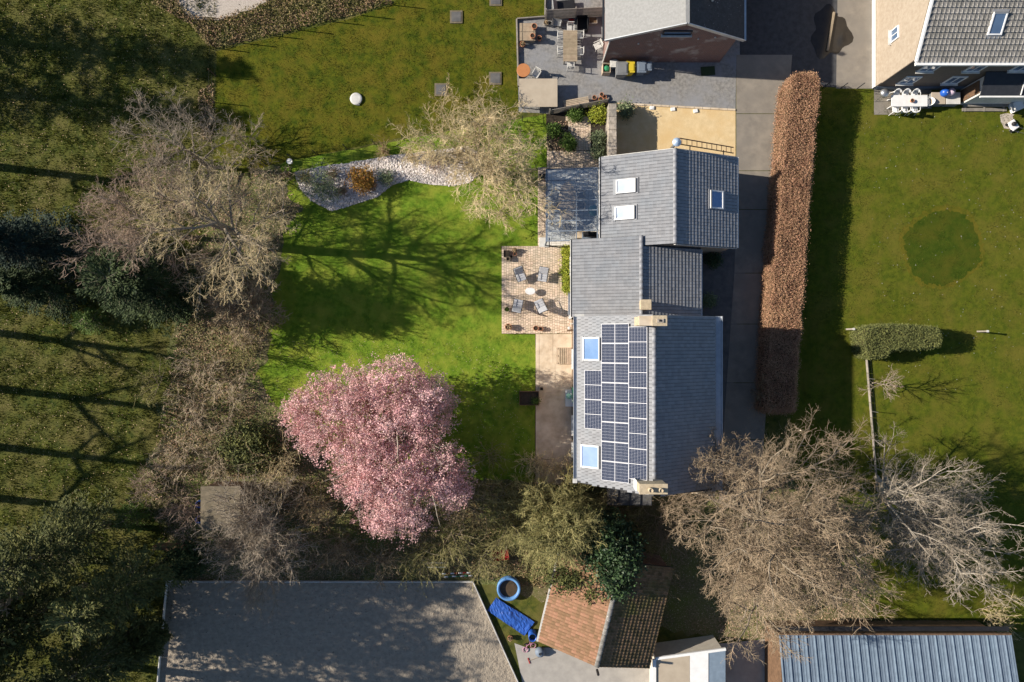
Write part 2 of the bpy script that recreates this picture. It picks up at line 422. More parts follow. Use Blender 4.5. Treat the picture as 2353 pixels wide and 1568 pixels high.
MT['twig_pale'] = M('pale twigs', (0.36, 0.305, 0.235), (0.26, 0.215, 0.165), scale=1.5, rough=0.9, var=0.22)
MT['twig_lichen'] = M('lichen twigs', (0.62, 0.51, 0.29), (0.48, 0.38, 0.23), scale=1.2, rough=0.9, var=0.3)
MT['twig_pink'] = M('pinkish twigs', (0.46, 0.345, 0.26), (0.32, 0.235, 0.175), scale=1.5, rough=0.9, var=0.25)
MT['twig_cream'] = M('cream twigs', (0.60, 0.49, 0.35), (0.45, 0.36, 0.25), scale=1.5, rough=0.9, var=0.25)  # paler twig copy, sunlight put into the colour of shaded border shrubs
MT['twig_olive'] = M('olive twigs', (0.35, 0.315, 0.135), (0.24, 0.22, 0.09), scale=1.5, rough=0.9, var=0.3)
MT['twig_brown'] = M('brown twigs', (0.38, 0.30, 0.19), (0.26, 0.20, 0.125), scale=1.5, rough=0.9, var=0.3)
MT['blossom'] = M('pink plum leaves', (0.78, 0.54, 0.52), (0.55, 0.315, 0.30), scale=0.7, rough=0.8, spec=0.2, var=0.5, trans=0.25)
MT['ivy'] = M('dark evergreen leaves', (0.045, 0.085, 0.028), (0.028, 0.055, 0.018), scale=1.5, rough=0.55, spec=0.4, var=0.45)
MT['conifer'] = M('conifer needles', (0.050, 0.075, 0.022), (0.030, 0.050, 0.018), scale=1.2, rough=0.8, var=0.4)
MT['yew'] = M('olive evergreen', (0.125, 0.130, 0.036), (0.066, 0.080, 0.025), scale=1.0, rough=0.8, var=0.45)
MT['blueconifer'] = M('dark blue conifer', (0.026, 0.048, 0.034), (0.018, 0.034, 0.026), scale=1.0, rough=0.8, var=0.4)
MT['beech'] = M('dry beech leaves', (0.46, 0.285, 0.17), (0.33, 0.19, 0.115), scale=1.2, rough=0.85, var=0.4, trans=0.15)
MT['box_leaf'] = M('box hedge leaves', (0.165, 0.175, 0.055), (0.11, 0.125, 0.04), scale=1.2, rough=0.8, var=0.35)
MT['yellowgreen'] = M('yellow green leaves', (0.34, 0.36, 0.04), (0.20, 0.26, 0.03), scale=2, rough=0.75, var=0.4, trans=0.2)
MT['green_leaf'] = M('green shrub leaves', (0.10, 0.17, 0.03), (0.06, 0.11, 0.02), scale=2, rough=0.75, var=0.4, trans=0.2)
MT['silver_leaf'] = M('grey green leaves', (0.20, 0.24, 0.13), (0.13, 0.17, 0.08), scale=2, rough=0.8, var=0.35)
MT['golden'] = M('golden brown leaves', (0.42, 0.25, 0.04), (0.26, 0.13, 0.03), scale=2, rough=0.8, var=0.45)
MT['straw'] = M('dry straw', (0.46, 0.35, 0.20), (0.30, 0.21, 0.12), scale=2, rough=0.9, var=0.3)
MT['bramble'] = M('bramble', (0.20, 0.18, 0.07), (0.25, 0.16, 0.095), scale=0.9, rough=0.9, var=0.45)
MT['core'] = M('hedge heart', (0.07, 0.05, 0.03), (0.04, 0.03, 0.02), scale=6, rough=0.95)  # dark filling that blocks light inside the hedges

def panel_mat():
    m = bpy.data.materials.new('solar laminate'); m.use_nodes = True
    nt = m.node_tree; N = nt.nodes; L = nt.links
    bs = N['Principled BSDF']; bs.inputs['Roughness'].default_value = 0.035; bs.inputs['Specular IOR Level'].default_value = 0.4
    tc = N.new('ShaderNodeTexCoord'); sp = N.new('ShaderNodeSeparateXYZ'); L.new(tc.outputs['Object'], sp.inputs[0])
    def line(out, n, size, w):
        a = N.new('ShaderNodeMath'); a.operation = 'MULTIPLY'; a.inputs[1].default_value = n / size; L.new(out, a.inputs[0])
        f = N.new('ShaderNodeMath'); f.operation = 'FRACT'; L.new(a.outputs[0], f.inputs[0])
        s = N.new('ShaderNodeMath'); s.operation = 'SUBTRACT'; s.inputs[1].default_value = 0.5; L.new(f.outputs[0], s.inputs[0])
        b = N.new('ShaderNodeMath'); b.operation = 'ABSOLUTE'; L.new(s.outputs[0], b.inputs[0])
        g = N.new('ShaderNodeMath'); g.operation = 'GREATER_THAN'; g.inputs[1].default_value = 0.5 - w * n / size / 2; L.new(b.outputs[0], g.inputs[0])
        return g.outputs[0]
    mx = N.new('ShaderNodeMath'); mx.operation = 'MAXIMUM'
    L.new(line(sp.outputs['X'], 10, 0.82, 0.0055), mx.inputs[0]); L.new(line(sp.outputs['Y'], 6, 1.074, 0.007), mx.inputs[1])
    c = N.new('ShaderNodeMix'); c.data_type = 'RGBA'
    c.inputs[6].default_value = (0.020, 0.028, 0.055, 1); c.inputs[7].default_value = (0.50, 0.51, 0.56, 1)
    L.new(mx.outputs[0], c.inputs['Factor']); L.new(c.outputs[2], bs.inputs['Base Color'])
    return m
MT['solar'] = panel_mat()
# ------------------------------------------------------------------ the ground and its surfaces
def sheet(name, pts, z, mat, kind='structure', grid=None, parent=None):
    """flat sheet from survey points"""
    q = [XY(u, v) for u, v in pts]
    a = sum(q[i][0] * q[(i + 1) % len(q)][1] - q[(i + 1) % len(q)][0] * q[i][1] for i in range(len(q)))
    if a < 0: q = q[::-1]
    me = bpy.data.meshes.new(name)
    me.from_pydata([(x, y, z) for x, y in q], [], [tuple(range(len(q)))])
    me.update(); me.materials.append(mat)
    o = link(bpy.data.objects.new(name, me), parent)
    if parent is None: o['kind'] = kind
    return o

def inside(px, py, poly):
    r = np.zeros(len(px), dtype=bool)
    n = len(poly); j = n - 1
    for i in range(n):
        xi, yi = poly[i]; xj, yj = poly[j]
        c = ((yi > py) != (yj > py)) & (px < (xj - xi) * (py - yi) / (yj - yi + 1e-12) + xi)
        r ^= c
        j = i
    return r

def scatter(poly_uv, density, rng, holes=()):
    poly = [XY(u, v) for u, v in poly_uv]
    xs = [p[0] for p in poly]; ys = [p[1] for p in poly]
    n = int((max(xs) - min(xs)) * (max(ys) - min(ys)) * density)
    px = rng.uniform(min(xs), max(xs), n); py = rng.uniform(min(ys), max(ys), n)
    k = inside(px, py, poly)
    for h in holes:
        k &= ~inside(px, py, [XY(u, v) for u, v in h])
    return px[k], py[k]

def wobble(pts, amp, step=22.0, seed=1):
    """soft natural edge: subdivide a survey outline and jitter it"""
    r = random.Random(seed); out = []
    n = len(pts)
    for i in range(n):
        a = pts[i]; b = pts[(i + 1) % n]
        d = math.hypot(b[0] - a[0], b[1] - a[1]); k = max(1, int(d / step))
        for j in range(k):
            t = j / k
            out.append((a[0] + (b[0] - a[0]) * t + r.uniform(-amp, amp), a[1] + (b[1] - a[1]) * t + r.uniform(-amp, amp)))
    return out

def grass(name, poly, density, h0, h1, mat, label, z=0.0, seed=1, w=0.022, holes=()):
    rng = np.random.default_rng(seed)
    px, py = scatter(poly, density * 1.5, rng, holes)
    cl = 0.5 + 0.5 * np.sin(px * 2.1 + 1.7 * np.sin(py * 1.3) + 0.9 * np.sin(py * 3.7)) * np.sin(py * 2.3 + 1.9 * np.sin(px * 1.1) + 0.8 * np.sin(px * 4.1))
    kp = rng.random(len(px)) < 0.25 + 0.8 * cl; px, py, cl = px[kp], py[kp], cl[kp]
    n = len(px)
    a = rng.uniform(0, 2 * np.pi, n); ww = rng.uniform(0.6, 1.4, n) * w
    hh = rng.uniform(h0, h1, n) * (0.6 + 0.7 * cl)
    lean = rng.uniform(0.2, 1.1, n) * hh; la = rng.uniform(0, 2 * np.pi, n)
    V = np.zeros((n, 3, 3), dtype=np.float32)
    V[:, 0] = np.stack([px - np.cos(a) * ww, py - np.sin(a) * ww, np.full(n, z)], 1)
    V[:, 1] = np.stack([px + np.cos(a) * ww, py + np.sin(a) * ww, np.full(n, z)], 1)
    V[:, 2] = np.stack([px + np.cos(la) * lean, py + np.sin(la) * lean, z + hh], 1)
    o = np_obj(name, V.reshape(-1, 3), np.arange(n * 3).reshape(-1, 3), mat, rnd=rng.random(n))
    return tag(o, label, 'grass', kind='stuff')

big = bpy.data.meshes.new('ground')
big.from_pydata([(-1500, -1500, 0), (1500, -1500, 0), (1500, 1500, 0), (-1500, 1500, 0)], [], [(0, 1, 2, 3)])
big.materials.append(MT['meadow'])
link(bpy.data.objects.new('ground', big))['kind'] = 'structure'

P_LAWN = [(655, 372), (1255, 262), (1258, 562), (1236, 566), (1151, 566), (1154, 768), (1231, 770), (1229, 1115), (560, 1112), (540, 900), (560, 700), (600, 420)]
P_NLAWN = [(498, 118), (800, 45), (900, 12), (960, -60), (1254, -60), (1251, 40), (1187, 47), (1192, 262), (655, 372), (490, 415)]
P_ELAWN = [(1860, 200), (2400, 205), (2420, 1452), (1800, 1452), (1822, 800)]
P_LITTER_W = [(470, 410), (640, 390), (690, 470), (640, 560), (620, 760), (590, 860), (650, 960), (760, 1080), (760, 1340), (400, 1340), (340, 1110), (400, 800)]
P_LITTER_S = [(740, 1085), (1230, 1105), (1330, 1120), (1660, 1140), (1660, 1470), (1380, 1420), (1100, 1337), (740, 1337)]
P_LITTER_SE = [(1650, 1115), (1800, 1100), (1990, 1180), (2020, 1455), (1650, 1470)]
P_ARENA = [(386, 1336), (1086, 1336), (1204, 1600), (360, 1600)]
P_BED = [(676, 396), (735, 384), (815, 372), (905, 357), (1000, 346), (1075, 336), (1100, 352), (1112, 392), (1080, 420), (1040, 428), (985, 424), (940, 414), (905, 424), (868, 452), (815, 470), (762, 486), (715, 462), (688, 432)]
sheet('garden_lawn', wobble(P_LAWN, 1.5), 0.004, MT['lawn'])
sheet('north_lawn', wobble(P_NLAWN, 1.0), 0.006, MT['lawn_n'])
sheet('east_lawn', P_ELAWN, 0.004, MT['lawn_e'])
ring = [(2165 + 97 * math.cos(t) + 4 * math.sin(5 * t), 568 + 96 * math.sin(t) + 4 * math.cos(3 * t)) for t in np.linspace(0, 2 * math.pi, 48, endpoint=False)]
sheet('grass_ring', wobble(ring, 3.0, 4), 0.009, MT['ring_edge'])
sheet('grass_disc', wobble([(2165 + (u - 2165) * 0.9, 570 + (v - 568) * 0.88) for u, v in ring], 4.0, 4, 3), 0.013, MT['ring_grass'])
sheet('border_soil', wobble(wobble(P_LITTER_W, 16, 30, 4), 6, 9), 0.009, MT['litter'])
sheet('thicket_soil', wobble(P_LITTER_S, 8, 18), 0.010, MT['litter'])
sheet('tree_litter', wobble(P_LITTER_SE, 9, 18), 0.013, MT['litter'])
sheet('arena', P_ARENA, 0.016, MT['arena'])
sheet('stone_bed', wobble(P_BED, 1.5, 14), 0.012, MT['pale_gravel'])
sheet('gravel_yard', [(1187, 47), (1251, 42), (1254, -60), (1720, -60), (1720, 135), (1692, 135), (1690, 252), (1408, 237), (1272, 262), (1192, 258)], 0.010, MT['gravel'])
sheet('asphalt_yard', [(1700, -60), (2010, -60), (2008, 205), (1890, 200), (1820, 180), (1700, 190)], 0.013, MT['asphalt'])
sheet('sunlit_yard', [(1925, -60), (2008, -60), (2008, 204), (1921, 204)], 0.017, MT['concrete'])  # sunlit part of the yard painted paler along the brick house's shadow edge
sheet('sand_forecourt', [(1412, 236), (1690, 253), (1690, 372), (1385, 372), (1395, 300)], 0.014, MT['sandy'])
sheet('gravel_patch', wobble([(395, -40), (640, -40), (612, 5), (560, 28), (500, 46), (440, 42), (412, 18)], 4, 16), 0.005, MT['pale_gravel'])
sheet('garden_soil', [(1256, 262), (1396, 236), (1396, 390), (1256, 386)], 0.012, MT['soil'])
sheet('yard', [(1182, 1478), (1215, 1490), (1260, 1488), (1420, 1530), (1540, 1490), (1800, 1465), (1800, 1640), (1215, 1640)], 0.014, MT['yard'])
sheet('side_path', [(1610, 565), (1720, 565), (1690, 775), (1675, 1145), (1600, 1140), (1600, 730)], 0.012, MT['concrete_dark'])

# driveway: poured panels with open joints between them
drive = bpy.data.objects.new('driveway', None); link(drive); drive['kind'] = 'structure'
cuts = [126, 262, 393, 482, 628, 745, 880, 1010, 1150]
def dl(v): return 1692 if v < 560 else 1692 - (v - 560) * (1692 - 1652) / 580.0
def dr(v): return 1820 - (v - 126) * 0.0733
for i in range(len(cuts) - 1):
    v0, v1 = cuts[i] + 0.7, cuts[i + 1] - 0.7
    mb = MB(); mb.prism([XY(dl(v0), v0), XY(dr(v0), v0), XY(dr(v1), v1), XY(dl(v1), v1)], -0.1, 0.022)
    mb.build('concrete_panel', MT['concrete'], drive)
# puddle on the asphalt
pud = []
for t in np.linspace(0, 2 * math.pi, 40, endpoint=False):
    r = 1 + 0.16 * math.sin(3 * t + 1) + 0.10 * math.sin(7 * t)
    pud.append((1907 + 44 * r * math.cos(t), 76 + 56 * r * math.sin(t)))
sheet('puddle', pud, 0.021, MT['puddle'])

# pavers: terrace and garden path
def cobbles(name, polys, cw, ch, label_name, max_single=300, seed=3, mat='paver'):
    rng = random.Random(seed)
    root = bpy.data.objects.new(name, None); link(root); root['kind'] = 'structure'
    for p in polys:
        sheet('joint_bed', p, 0.020, MT['joint'], parent=root)
    tops = []
    for p in polys:
        q = [XY(u, v) for u, v in p]
        x0, x1 = min(a[0] for a in q), max(a[0] for a in q); y0, y1 = min(a[1] for a in q), max(a[1] for a in q)
        nx = max(1, round((x1 - x0) / cw)); w = (x1 - x0) / nx
        for i in range(nx):
            y = y0 - rng.uniform(0.0, 1.0) * ch
            while y < y1:
                h = ch * rng.choice((0.85, 1.0, 1.0, 1.2))
                a, b = max(y, y0), min(y + h, y1)
                if b - a > 0.05:
                    cx, cy = x0 + (i + 0.5) * w, (a + b) / 2
                    if inside(np.array([cx]), np.array([cy]), q)[0]:
                        tops.append((cx, cy, w, b - a))
                y += h
    tops.sort(key=lambda t: t[0] ** 2 + t[1] ** 2)
    g = 0.007
    def unit(w, h, dz, tilt=(0, 0)):
        x, y = w / 2 - g, h / 2 - g; b = 0.012
        zt = 0.052 + dz
        vs = [(-x, -y, 0.02), (x, -y, 0.02), (x, y, 0.02), (-x, y, 0.02), (-x, -y, zt - b), (x, -y, zt - b), (x, y, zt - b), (-x, y, zt - b),
              (-x + b, -y + b, zt), (x - b, -y + b, zt), (x - b, y - b, zt), (-x + b, y - b, zt)]
        fs = [(0, 1, 5, 4), (1, 2, 6, 5), (2, 3, 7, 6), (3, 0, 4, 7), (4, 5, 9, 8), (5, 6, 10, 9), (6, 7, 11, 10), (7, 4, 8, 11), (8, 9, 10, 11)]
        return vs, fs
    vs, fs = unit(cw, ch, 0.0)
    me = bpy.data.meshes.new('paver'); me.from_pydata(vs, [], fs); me.update(); me.materials.append(MT[mat])
    for cx, cy, w, h in tops[:max_single]:
        o = link(bpy.data.objects.new('paver', me), root)
        o.location = (cx, cy, rng.uniform(-0.004, 0.004)); o.scale = (w / cw, h / ch, 1)
        o.rotation_euler = (rng.uniform(-0.01, 0.01), rng.uniform(-0.01, 0.01), rng.uniform(-0.012, 0.012))
    rest = tops[max_single:]
    if rest:
        V, Fq, R = [], [], []
        for cx, cy, w, h in rest:
            a, b = unit(w, h, rng.uniform(-0.004, 0.004)); k = len(V)
            V += [(p[0] + cx, p[1] + cy, p[2]) for p in a]; Fq += [tuple(k + i for i in f) for f in b]; R += [rng.random()] * len(b)
        o = np_obj('paver_field', np.array(V), np.array(Fq), MT[mat], root, rnd=np.array(R)); o['kind'] = 'stuff'
    return root
cobbles('terrace', [[(1153, 566), (1292, 566), (1292, 670), (1314, 670), (1314, 767), (1153, 767)]], 0.165, 0.17, 'terrace', seed=3)
cobbles('garden_path', [[(1236, 385), (1256, 385), (1256, 565), (1236, 565)], [(1257, 347), (1385, 347), (1385, 388), (1257, 388)], [(1300, 268), (1358, 268), (1358, 346), (1322, 346)]], 0.165, 0.17, 'path', max_single=300, seed=5)
cobbles('canopy_floor', [[(1257, 389), (1384, 389), (1384, 552), (1315, 552), (1315, 565), (1257, 565)]], 0.30, 0.30, 'canopy', max_single=290, seed=6, mat='floor')

# concrete strip along the house: big poured slabs
sheet('patio_base', [(1231, 768), (1314, 768), (1314, 1113), (1231, 1113)], 0.016, MT['patio'])
pat = bpy.data.objects.new('patio', None); link(pat); pat['kind'] = 'structure'
for (u0, u1, v0, v1) in [(1231, 1238.5, 769, 850), (1239.5, 1270, 769, 834), (1270.8, 1314, 769, 834), (1239.5, 1275, 835, 901), (1275.8, 1314, 835, 901), (1231, 1238.5, 851, 934),
                         (1274.8, 1314, 902, 962), (1231, 1268, 935, 1030), (1268.8, 1314, 963, 1030), (1231, 1272, 1031, 1112), (1272.8, 1314, 1031, 1112)]:
    mb = MB(); a = XY(u0, v0); b = XY(u1, v1)
    mb.prism([(a[0], b[1]), (b[0], b[1]), (b[0], a[1]), (a[0], a[1])], -0.05, 0.028 + random.uniform(0, 0.006)); mb.build('concrete_slab', MT['patio'], pat)
for i in range(4):
    for j in range(3):
        a = XY(1239.3 + i * 8.8, 902.5 + j * 10.4); b = XY(1239.3 + (i + 1) * 8.8 - 0.6, 902.5 + (j + 1) * 10.4 - 0.6)
        mb = MB(); mb.prism([(a[0], b[1]), (b[0], b[1]), (b[0], a[1]), (a[0], a[1])], -0.02, 0.030 + random.uniform(0, 0.005)); mb.build('floor_tile', MT['patio'], pat)

# stones of the white bed: too many to count
def rocks(name, poly, n_per, smin, smax, mat, label, cat, seed, z=0.01, holes=()):
    rng = np.random.default_rng(seed)
    px, py = scatter(poly, n_per, rng, holes); n = len(px)
    base = np.array([(1, 0, 0), (-1, 0, 0), (0, 1, 0), (0, -1, 0), (0, 0, 1), (0, 0, -1)], dtype=float)
    tri = np.array([(0, 2, 4), (2, 1, 4), (1, 3, 4), (3, 0, 4), (2, 0, 5), (1, 2, 5), (3, 1, 5), (0, 3, 5)])
    s = rng.uniform(smin, smax, (n, 1, 1)); V = base[None] * s * rng.uniform(0.55, 1.2, (n, 6, 1))
    V[:, :, 2] *= 0.75
    a = rng.uniform(0, 6.28, n); c, d = np.cos(a)[:, None], np.sin(a)[:, None]
    X = V[:, :, 0] * c - V[:, :, 1] * d; Y = V[:, :, 0] * d + V[:, :, 1] * c
    V = np.stack([X + px[:, None], Y + py[:, None], V[:, :, 2] + z + s[:, :, 0] * 0.35], 2)
    Ft = (tri[None] + np.arange(n)[:, None, None] * 6).reshape(-1, 3)
    o = np_obj(name, V.reshape(-1, 3), Ft, mat, rnd=np.repeat(rng.random(n), 8))
    return tag(o, label, cat, kind='stuff')
rocks('bed_stones', P_BED, 300, 0.03, 0.075, MT['stone'], 'white and pinkish stones covering the curved garden bed', 'stones', 11)

def litter(name, poly, dens, smin, smax, mat, label, seed, z=0.02, holes=()):
    rng = np.random.default_rng(seed)
    px, py = scatter(poly, dens, rng, holes); n = len(px)
    C = np.stack([px, py, np.full(n, z) + rng.uniform(0, 0.03, n)], 1)
    V, Fq = leaf_quads(C, rng.uniform(smin, smax, n), rng, up=1.6)
    o = np_obj(name, V, Fq, mat, rnd=rng.random(n))
    return tag(o, label, 'leaves', kind='stuff')

# ------------------------------------------------------------------ plants: shared growth code
def unit_v(a):
    return a / (np.linalg.norm(a, axis=-1, keepdims=True) + 1e-9)
def perp(d):
    ref = np.where(np.abs(d[..., 2:3]) > 0.9, np.array([1.0, 0, 0]), np.array([0, 0, 1.0]))
    a = unit_v(np.cross(d, ref)); return a, np.cross(d, a)
def leaf_quads(C, s, rng, up=0.0, aspect=0.6):
    n = len(C)
    nrm = rng.normal(size=(n, 3)); nrm[:, 2] = np.abs(nrm[:, 2]) + up; nrm = unit_v(nrm)
    a, b = perp(nrm)
    t = rng.uniform(0, 6.283, n)[:, None]
    d = a * np.cos(t) + b * np.sin(t); e = np.cross(nrm, d)
    s = np.asarray(s)[:, None]
    V = np.stack([C - d * s, C + e * s * aspect, C + d * s, C - e * s * aspect], 1).reshape(-1, 3)
    return V, np.arange(n * 4).reshape(-1, 4)
def tubes(Pt, R, n):
    """Pt (N,k,3) polylines, R (N,k) radii -> open tubes with n sides"""
    N_, k = R.shape
    a, b = perp(unit_v(Pt[:, -1] - Pt[:, 0]))
    th = np.arange(n) * 2 * np.pi / n
    ring = a[:, None] * np.cos(th)[None, :, None] + b[:, None] * np.sin(th)[None, :, None]
    V = Pt[:, :, None, :] + R[:, :, None, None] * ring[:, None]
    idx = np.arange(N_ * k * n).reshape(N_, k, n)
    nx = np.roll(idx, -1, axis=2)
    Fq = np.stack([idx[:, :-1], nx[:, :-1], nx[:, 1:], idx[:, 1:]], -1).reshape(-1, 4)
    return V.reshape(-1, 3), Fq
def sprout(S, D, Ln, k, wob, trop, rng):
    Pt = [S]; d = D.copy(); p = S.copy()
    for i in range(k - 1):
        d = unit_v(d + rng.normal(size=d.shape) * wob + np.array([0, 0, trop]))
        p = p + d * (Ln / (k - 1))[:, None]
        Pt.append(p.copy())
    return np.stack(Pt, 1)
def fork(Pt, Ln, m, t0, t1, a0, a1, l0, l1, rng, flat=0.0):
    N_, k, _ = Pt.shape
    t = (t0 + (t1 - t0) * ((np.arange(m)[None] + rng.random((N_, m))) / m))
    f = t * (k - 1); i = np.clip(f.astype(int), 0, k - 2); w = (f - i)[..., None]
    r = np.arange(N_)[:, None]
    A, B = Pt[r, i], Pt[r, i + 1]
    S = A * (1 - w) + B * w
    d = unit_v(B - A)
    a, b = perp(d)
    ph = (np.arange(m)[None] * 2.4 + rng.random((N_, 1)) * 6.28 + rng.normal(size=(N_, m)) * 0.5)[..., None]
    an = rng.uniform(a0, a1, (N_, m))[..., None]
    D = d * np.cos(an) + (a * np.cos(ph) + b * np.sin(ph)) * np.sin(an)
    D[..., 2] *= (1 - flat)
    D = unit_v(D)
    L2 = Ln[:, None] * rng.uniform(l0, l1, (N_, m)) * (1.15 - 0.55 * t)
    return S.reshape(-1, 3), D.reshape(-1, 3), L2.reshape(-1)

def taper(N_, k, r0, r1):
    r0 = np.broadcast_to(np.asarray(r0, dtype=float).reshape(-1, 1), (N_, 1))
    t = np.linspace(0, 1, k)[None]
    q = r0 * (1 - t) + r0 * r1 * t
    q[:, -1] *= 0.3
    return q

def bare_tree(name, label, base, height, rad, mats, seed, limbs=11, kids=(6, 6, 5), twig=0.009, group=None, stems=1, lean=(0, 0), trunk=0.6, r0=None,
              el=(0.35, 1.15), wob=0.16, low=0.3, cat='tree', squash=(1, 1), buds=None, drop=0.0, limb_len=1.0, twobble=0.04, thin=1.0):
    """leafless tree: trunk, main branches, then a crown of fine twigs"""
    rng = np.random.default_rng(seed)
    r0 = r0 or 0.016 * height + 0.03
    S = np.zeros((stems, 3)); 
    if stems > 1:
        S[:, 0] = rng.normal(size=stems) * 0.12 * rad * 0.5; S[:, 1] = rng.normal(size=stems) * 0.12 * rad * 0.5
    D = np.tile(np.array([[lean[0], lean[1], 1.0]]), (stems, 1))
    if stems > 1: D[:, :2] += rng.normal(size=(stems, 2)) * 0.28
    D = unit_v(D)
    Lt = np.full(stems, height * trunk) * (rng.uniform(0.75, 1.1, stems) if stems > 1 else 1.0)
    T0 = sprout(S, D, Lt, 9, twobble, 0.02, rng)
    lv = [(T0, taper(stems, 9, r0 if stems == 1 else r0 * 0.7, 0.42))]
    m = limbs
    t = low + (1 - low) * (np.arange(m)[None] + rng.random((stems, m))) / m
    f = t * 8; i = np.clip(f.astype(int), 0, 7); w = (f - i)[..., None]; r = np.arange(stems)[:, None]
    S1 = T0[r, i] * (1 - w) + T0[r, i + 1] * w
    az = np.arange(m)[None] * 2.399 + rng.random((stems, 1)) * 6.28 + rng.normal(size=(stems, m)) * 0.3
    e = el[0] + (el[1] - el[0]) * (t - low) / (1 - low) + rng.normal(size=t.shape) * 0.12
    D1 = np.stack([np.cos(az) * np.cos(e), np.sin(az) * np.cos(e), np.sin(e)], -1)
    L1 = rad * limb_len * rng.uniform(0.75, 1.15, t.shape) * (1.1 - 0.3 * (t - low) / (1 - low))
    S1, D1, L1 = S1.reshape(-1, 3), D1.reshape(-1, 3), L1.reshape(-1)
    P1 = sprout(S1, D1, L1, 7, wob, 0.05 - drop, rng)
    lv.append((P1, taper(len(L1), 7, r0 * 0.42 * thin * (L1 / L1.max()) + 0.010, 0.28)))
    Pp, Lp = P1, L1
    for q, kk in enumerate(kids):
        last = q == len(kids) - 1
        S2, D2, L2 = fork(Pp, Lp, kk, 0.18 if q == 0 else 0.12, 1.0, 0.45, 1.05, 0.42, 0.68, rng)
        k = 3 if last else (5 if q == 0 else 4)
        Pp = sprout(S2, D2, L2, k, wob * 1.1, 0.06 - drop, rng); Lp = L2
        rr = twig if last else (r0 * 0.12 * thin + 0.008 if q == 0 else twig * (2.2 - 0.5 * (q - 1)))
        lv.append((Pp, taper(len(L2), k, rr, 0.45)))
    allp = np.concatenate([p.reshape(-1, 3) for p, _ in lv])
    hd = np.hypot(allp[:, 0] - lean[0] * allp[:, 2], allp[:, 1] - lean[1] * allp[:, 2])
    sx = rad / np.percentile(hd, 97); sz = height / allp[:, 2].max()
    root = thing(name, label, cat, base, 0, group)
    def fit(p):
        p = p.copy(); z = p[..., 2].copy()
        p[..., 0] = (p[..., 0] - lean[0] * z) * sx * squash[0] + lean[0] * z * sz
        p[..., 1] = (p[..., 1] - lean[1] * z) * sx * squash[1] + lean[1] * z * sz
        p[..., 2] = np.maximum(z * sz, 0.0 if True else 0)
        return p
    def emit(nm, levels, sides, mat, rndv=False):
        Vs, Fs, b = [], [], 0; R = []
        for (p, rr), sd in zip(levels, sides):
            V, Fq = tubes(fit(p), rr, sd); Vs.append(V); Fs.append(Fq + b); b += len(V)
            R.append(np.repeat(rng.random(len(p)), len(Fq) // len(p)))
        return np_obj(nm, np.concatenate(Vs), np.concatenate(Fs), mat, root, rnd=np.concatenate(R), smooth=True)
    # trunk sinks a little into the soil
    T0[:, 0, 2] -= 0.1
    emit('trunk', lv[:1], [9], mats[0])
    emit('branches', lv[1:3], [6, 5], mats[1])
    cr = emit('crown', lv[3:], [3] * 6, mats[2])
    if buds:
        tip = fit(lv[-1][0])[:, -1]
        sel = rng.random(len(tip)) < buds[2]
        V, Fq = leaf_quads(tip[sel], rng.uniform(0.6, 1.2, sel.sum()) * buds[1], rng)
        np_obj('buds', V, Fq, buds[0], root, rnd=rng.random(sel.sum()))
    return root

def leaf_mass(rng, blobs, ncl, per, spread, shell=0.45, upper=0.15):
    vol = np.array([b[1][0] * b[1][1] * b[1][2] for b in blobs]) ** 0.75
    pick = rng.choice(len(blobs), ncl, p=vol / vol.sum())
    d = unit_v(rng.normal(size=(ncl, 3))); d[:, 2] += upper; d = unit_v(d)
    rr = rng.random(ncl) ** shell
    rr *= 1 + 0.16 * np.sin(d[:, 0] * 5 + pick) * np.cos(d[:, 1] * 6 + 2 * pick) + rng.normal(size=ncl) * 0.085
    C = np.array([b[0] for b in blobs])[pick] + d * rr[:, None] * np.array([b[1] for b in blobs])[pick]
    Pn = C[:, None] + rng.normal(size=(ncl, per, 3)) * spread * rng.uniform(0.6, 1.3, (ncl, 1, 1))
    tone = np.clip(rng.random(ncl)[:, None] * 0.7 + rng.random((ncl, per)) * 0.3, 0, 0.999)
    return Pn.reshape(-1, 3), tone.reshape(-1)

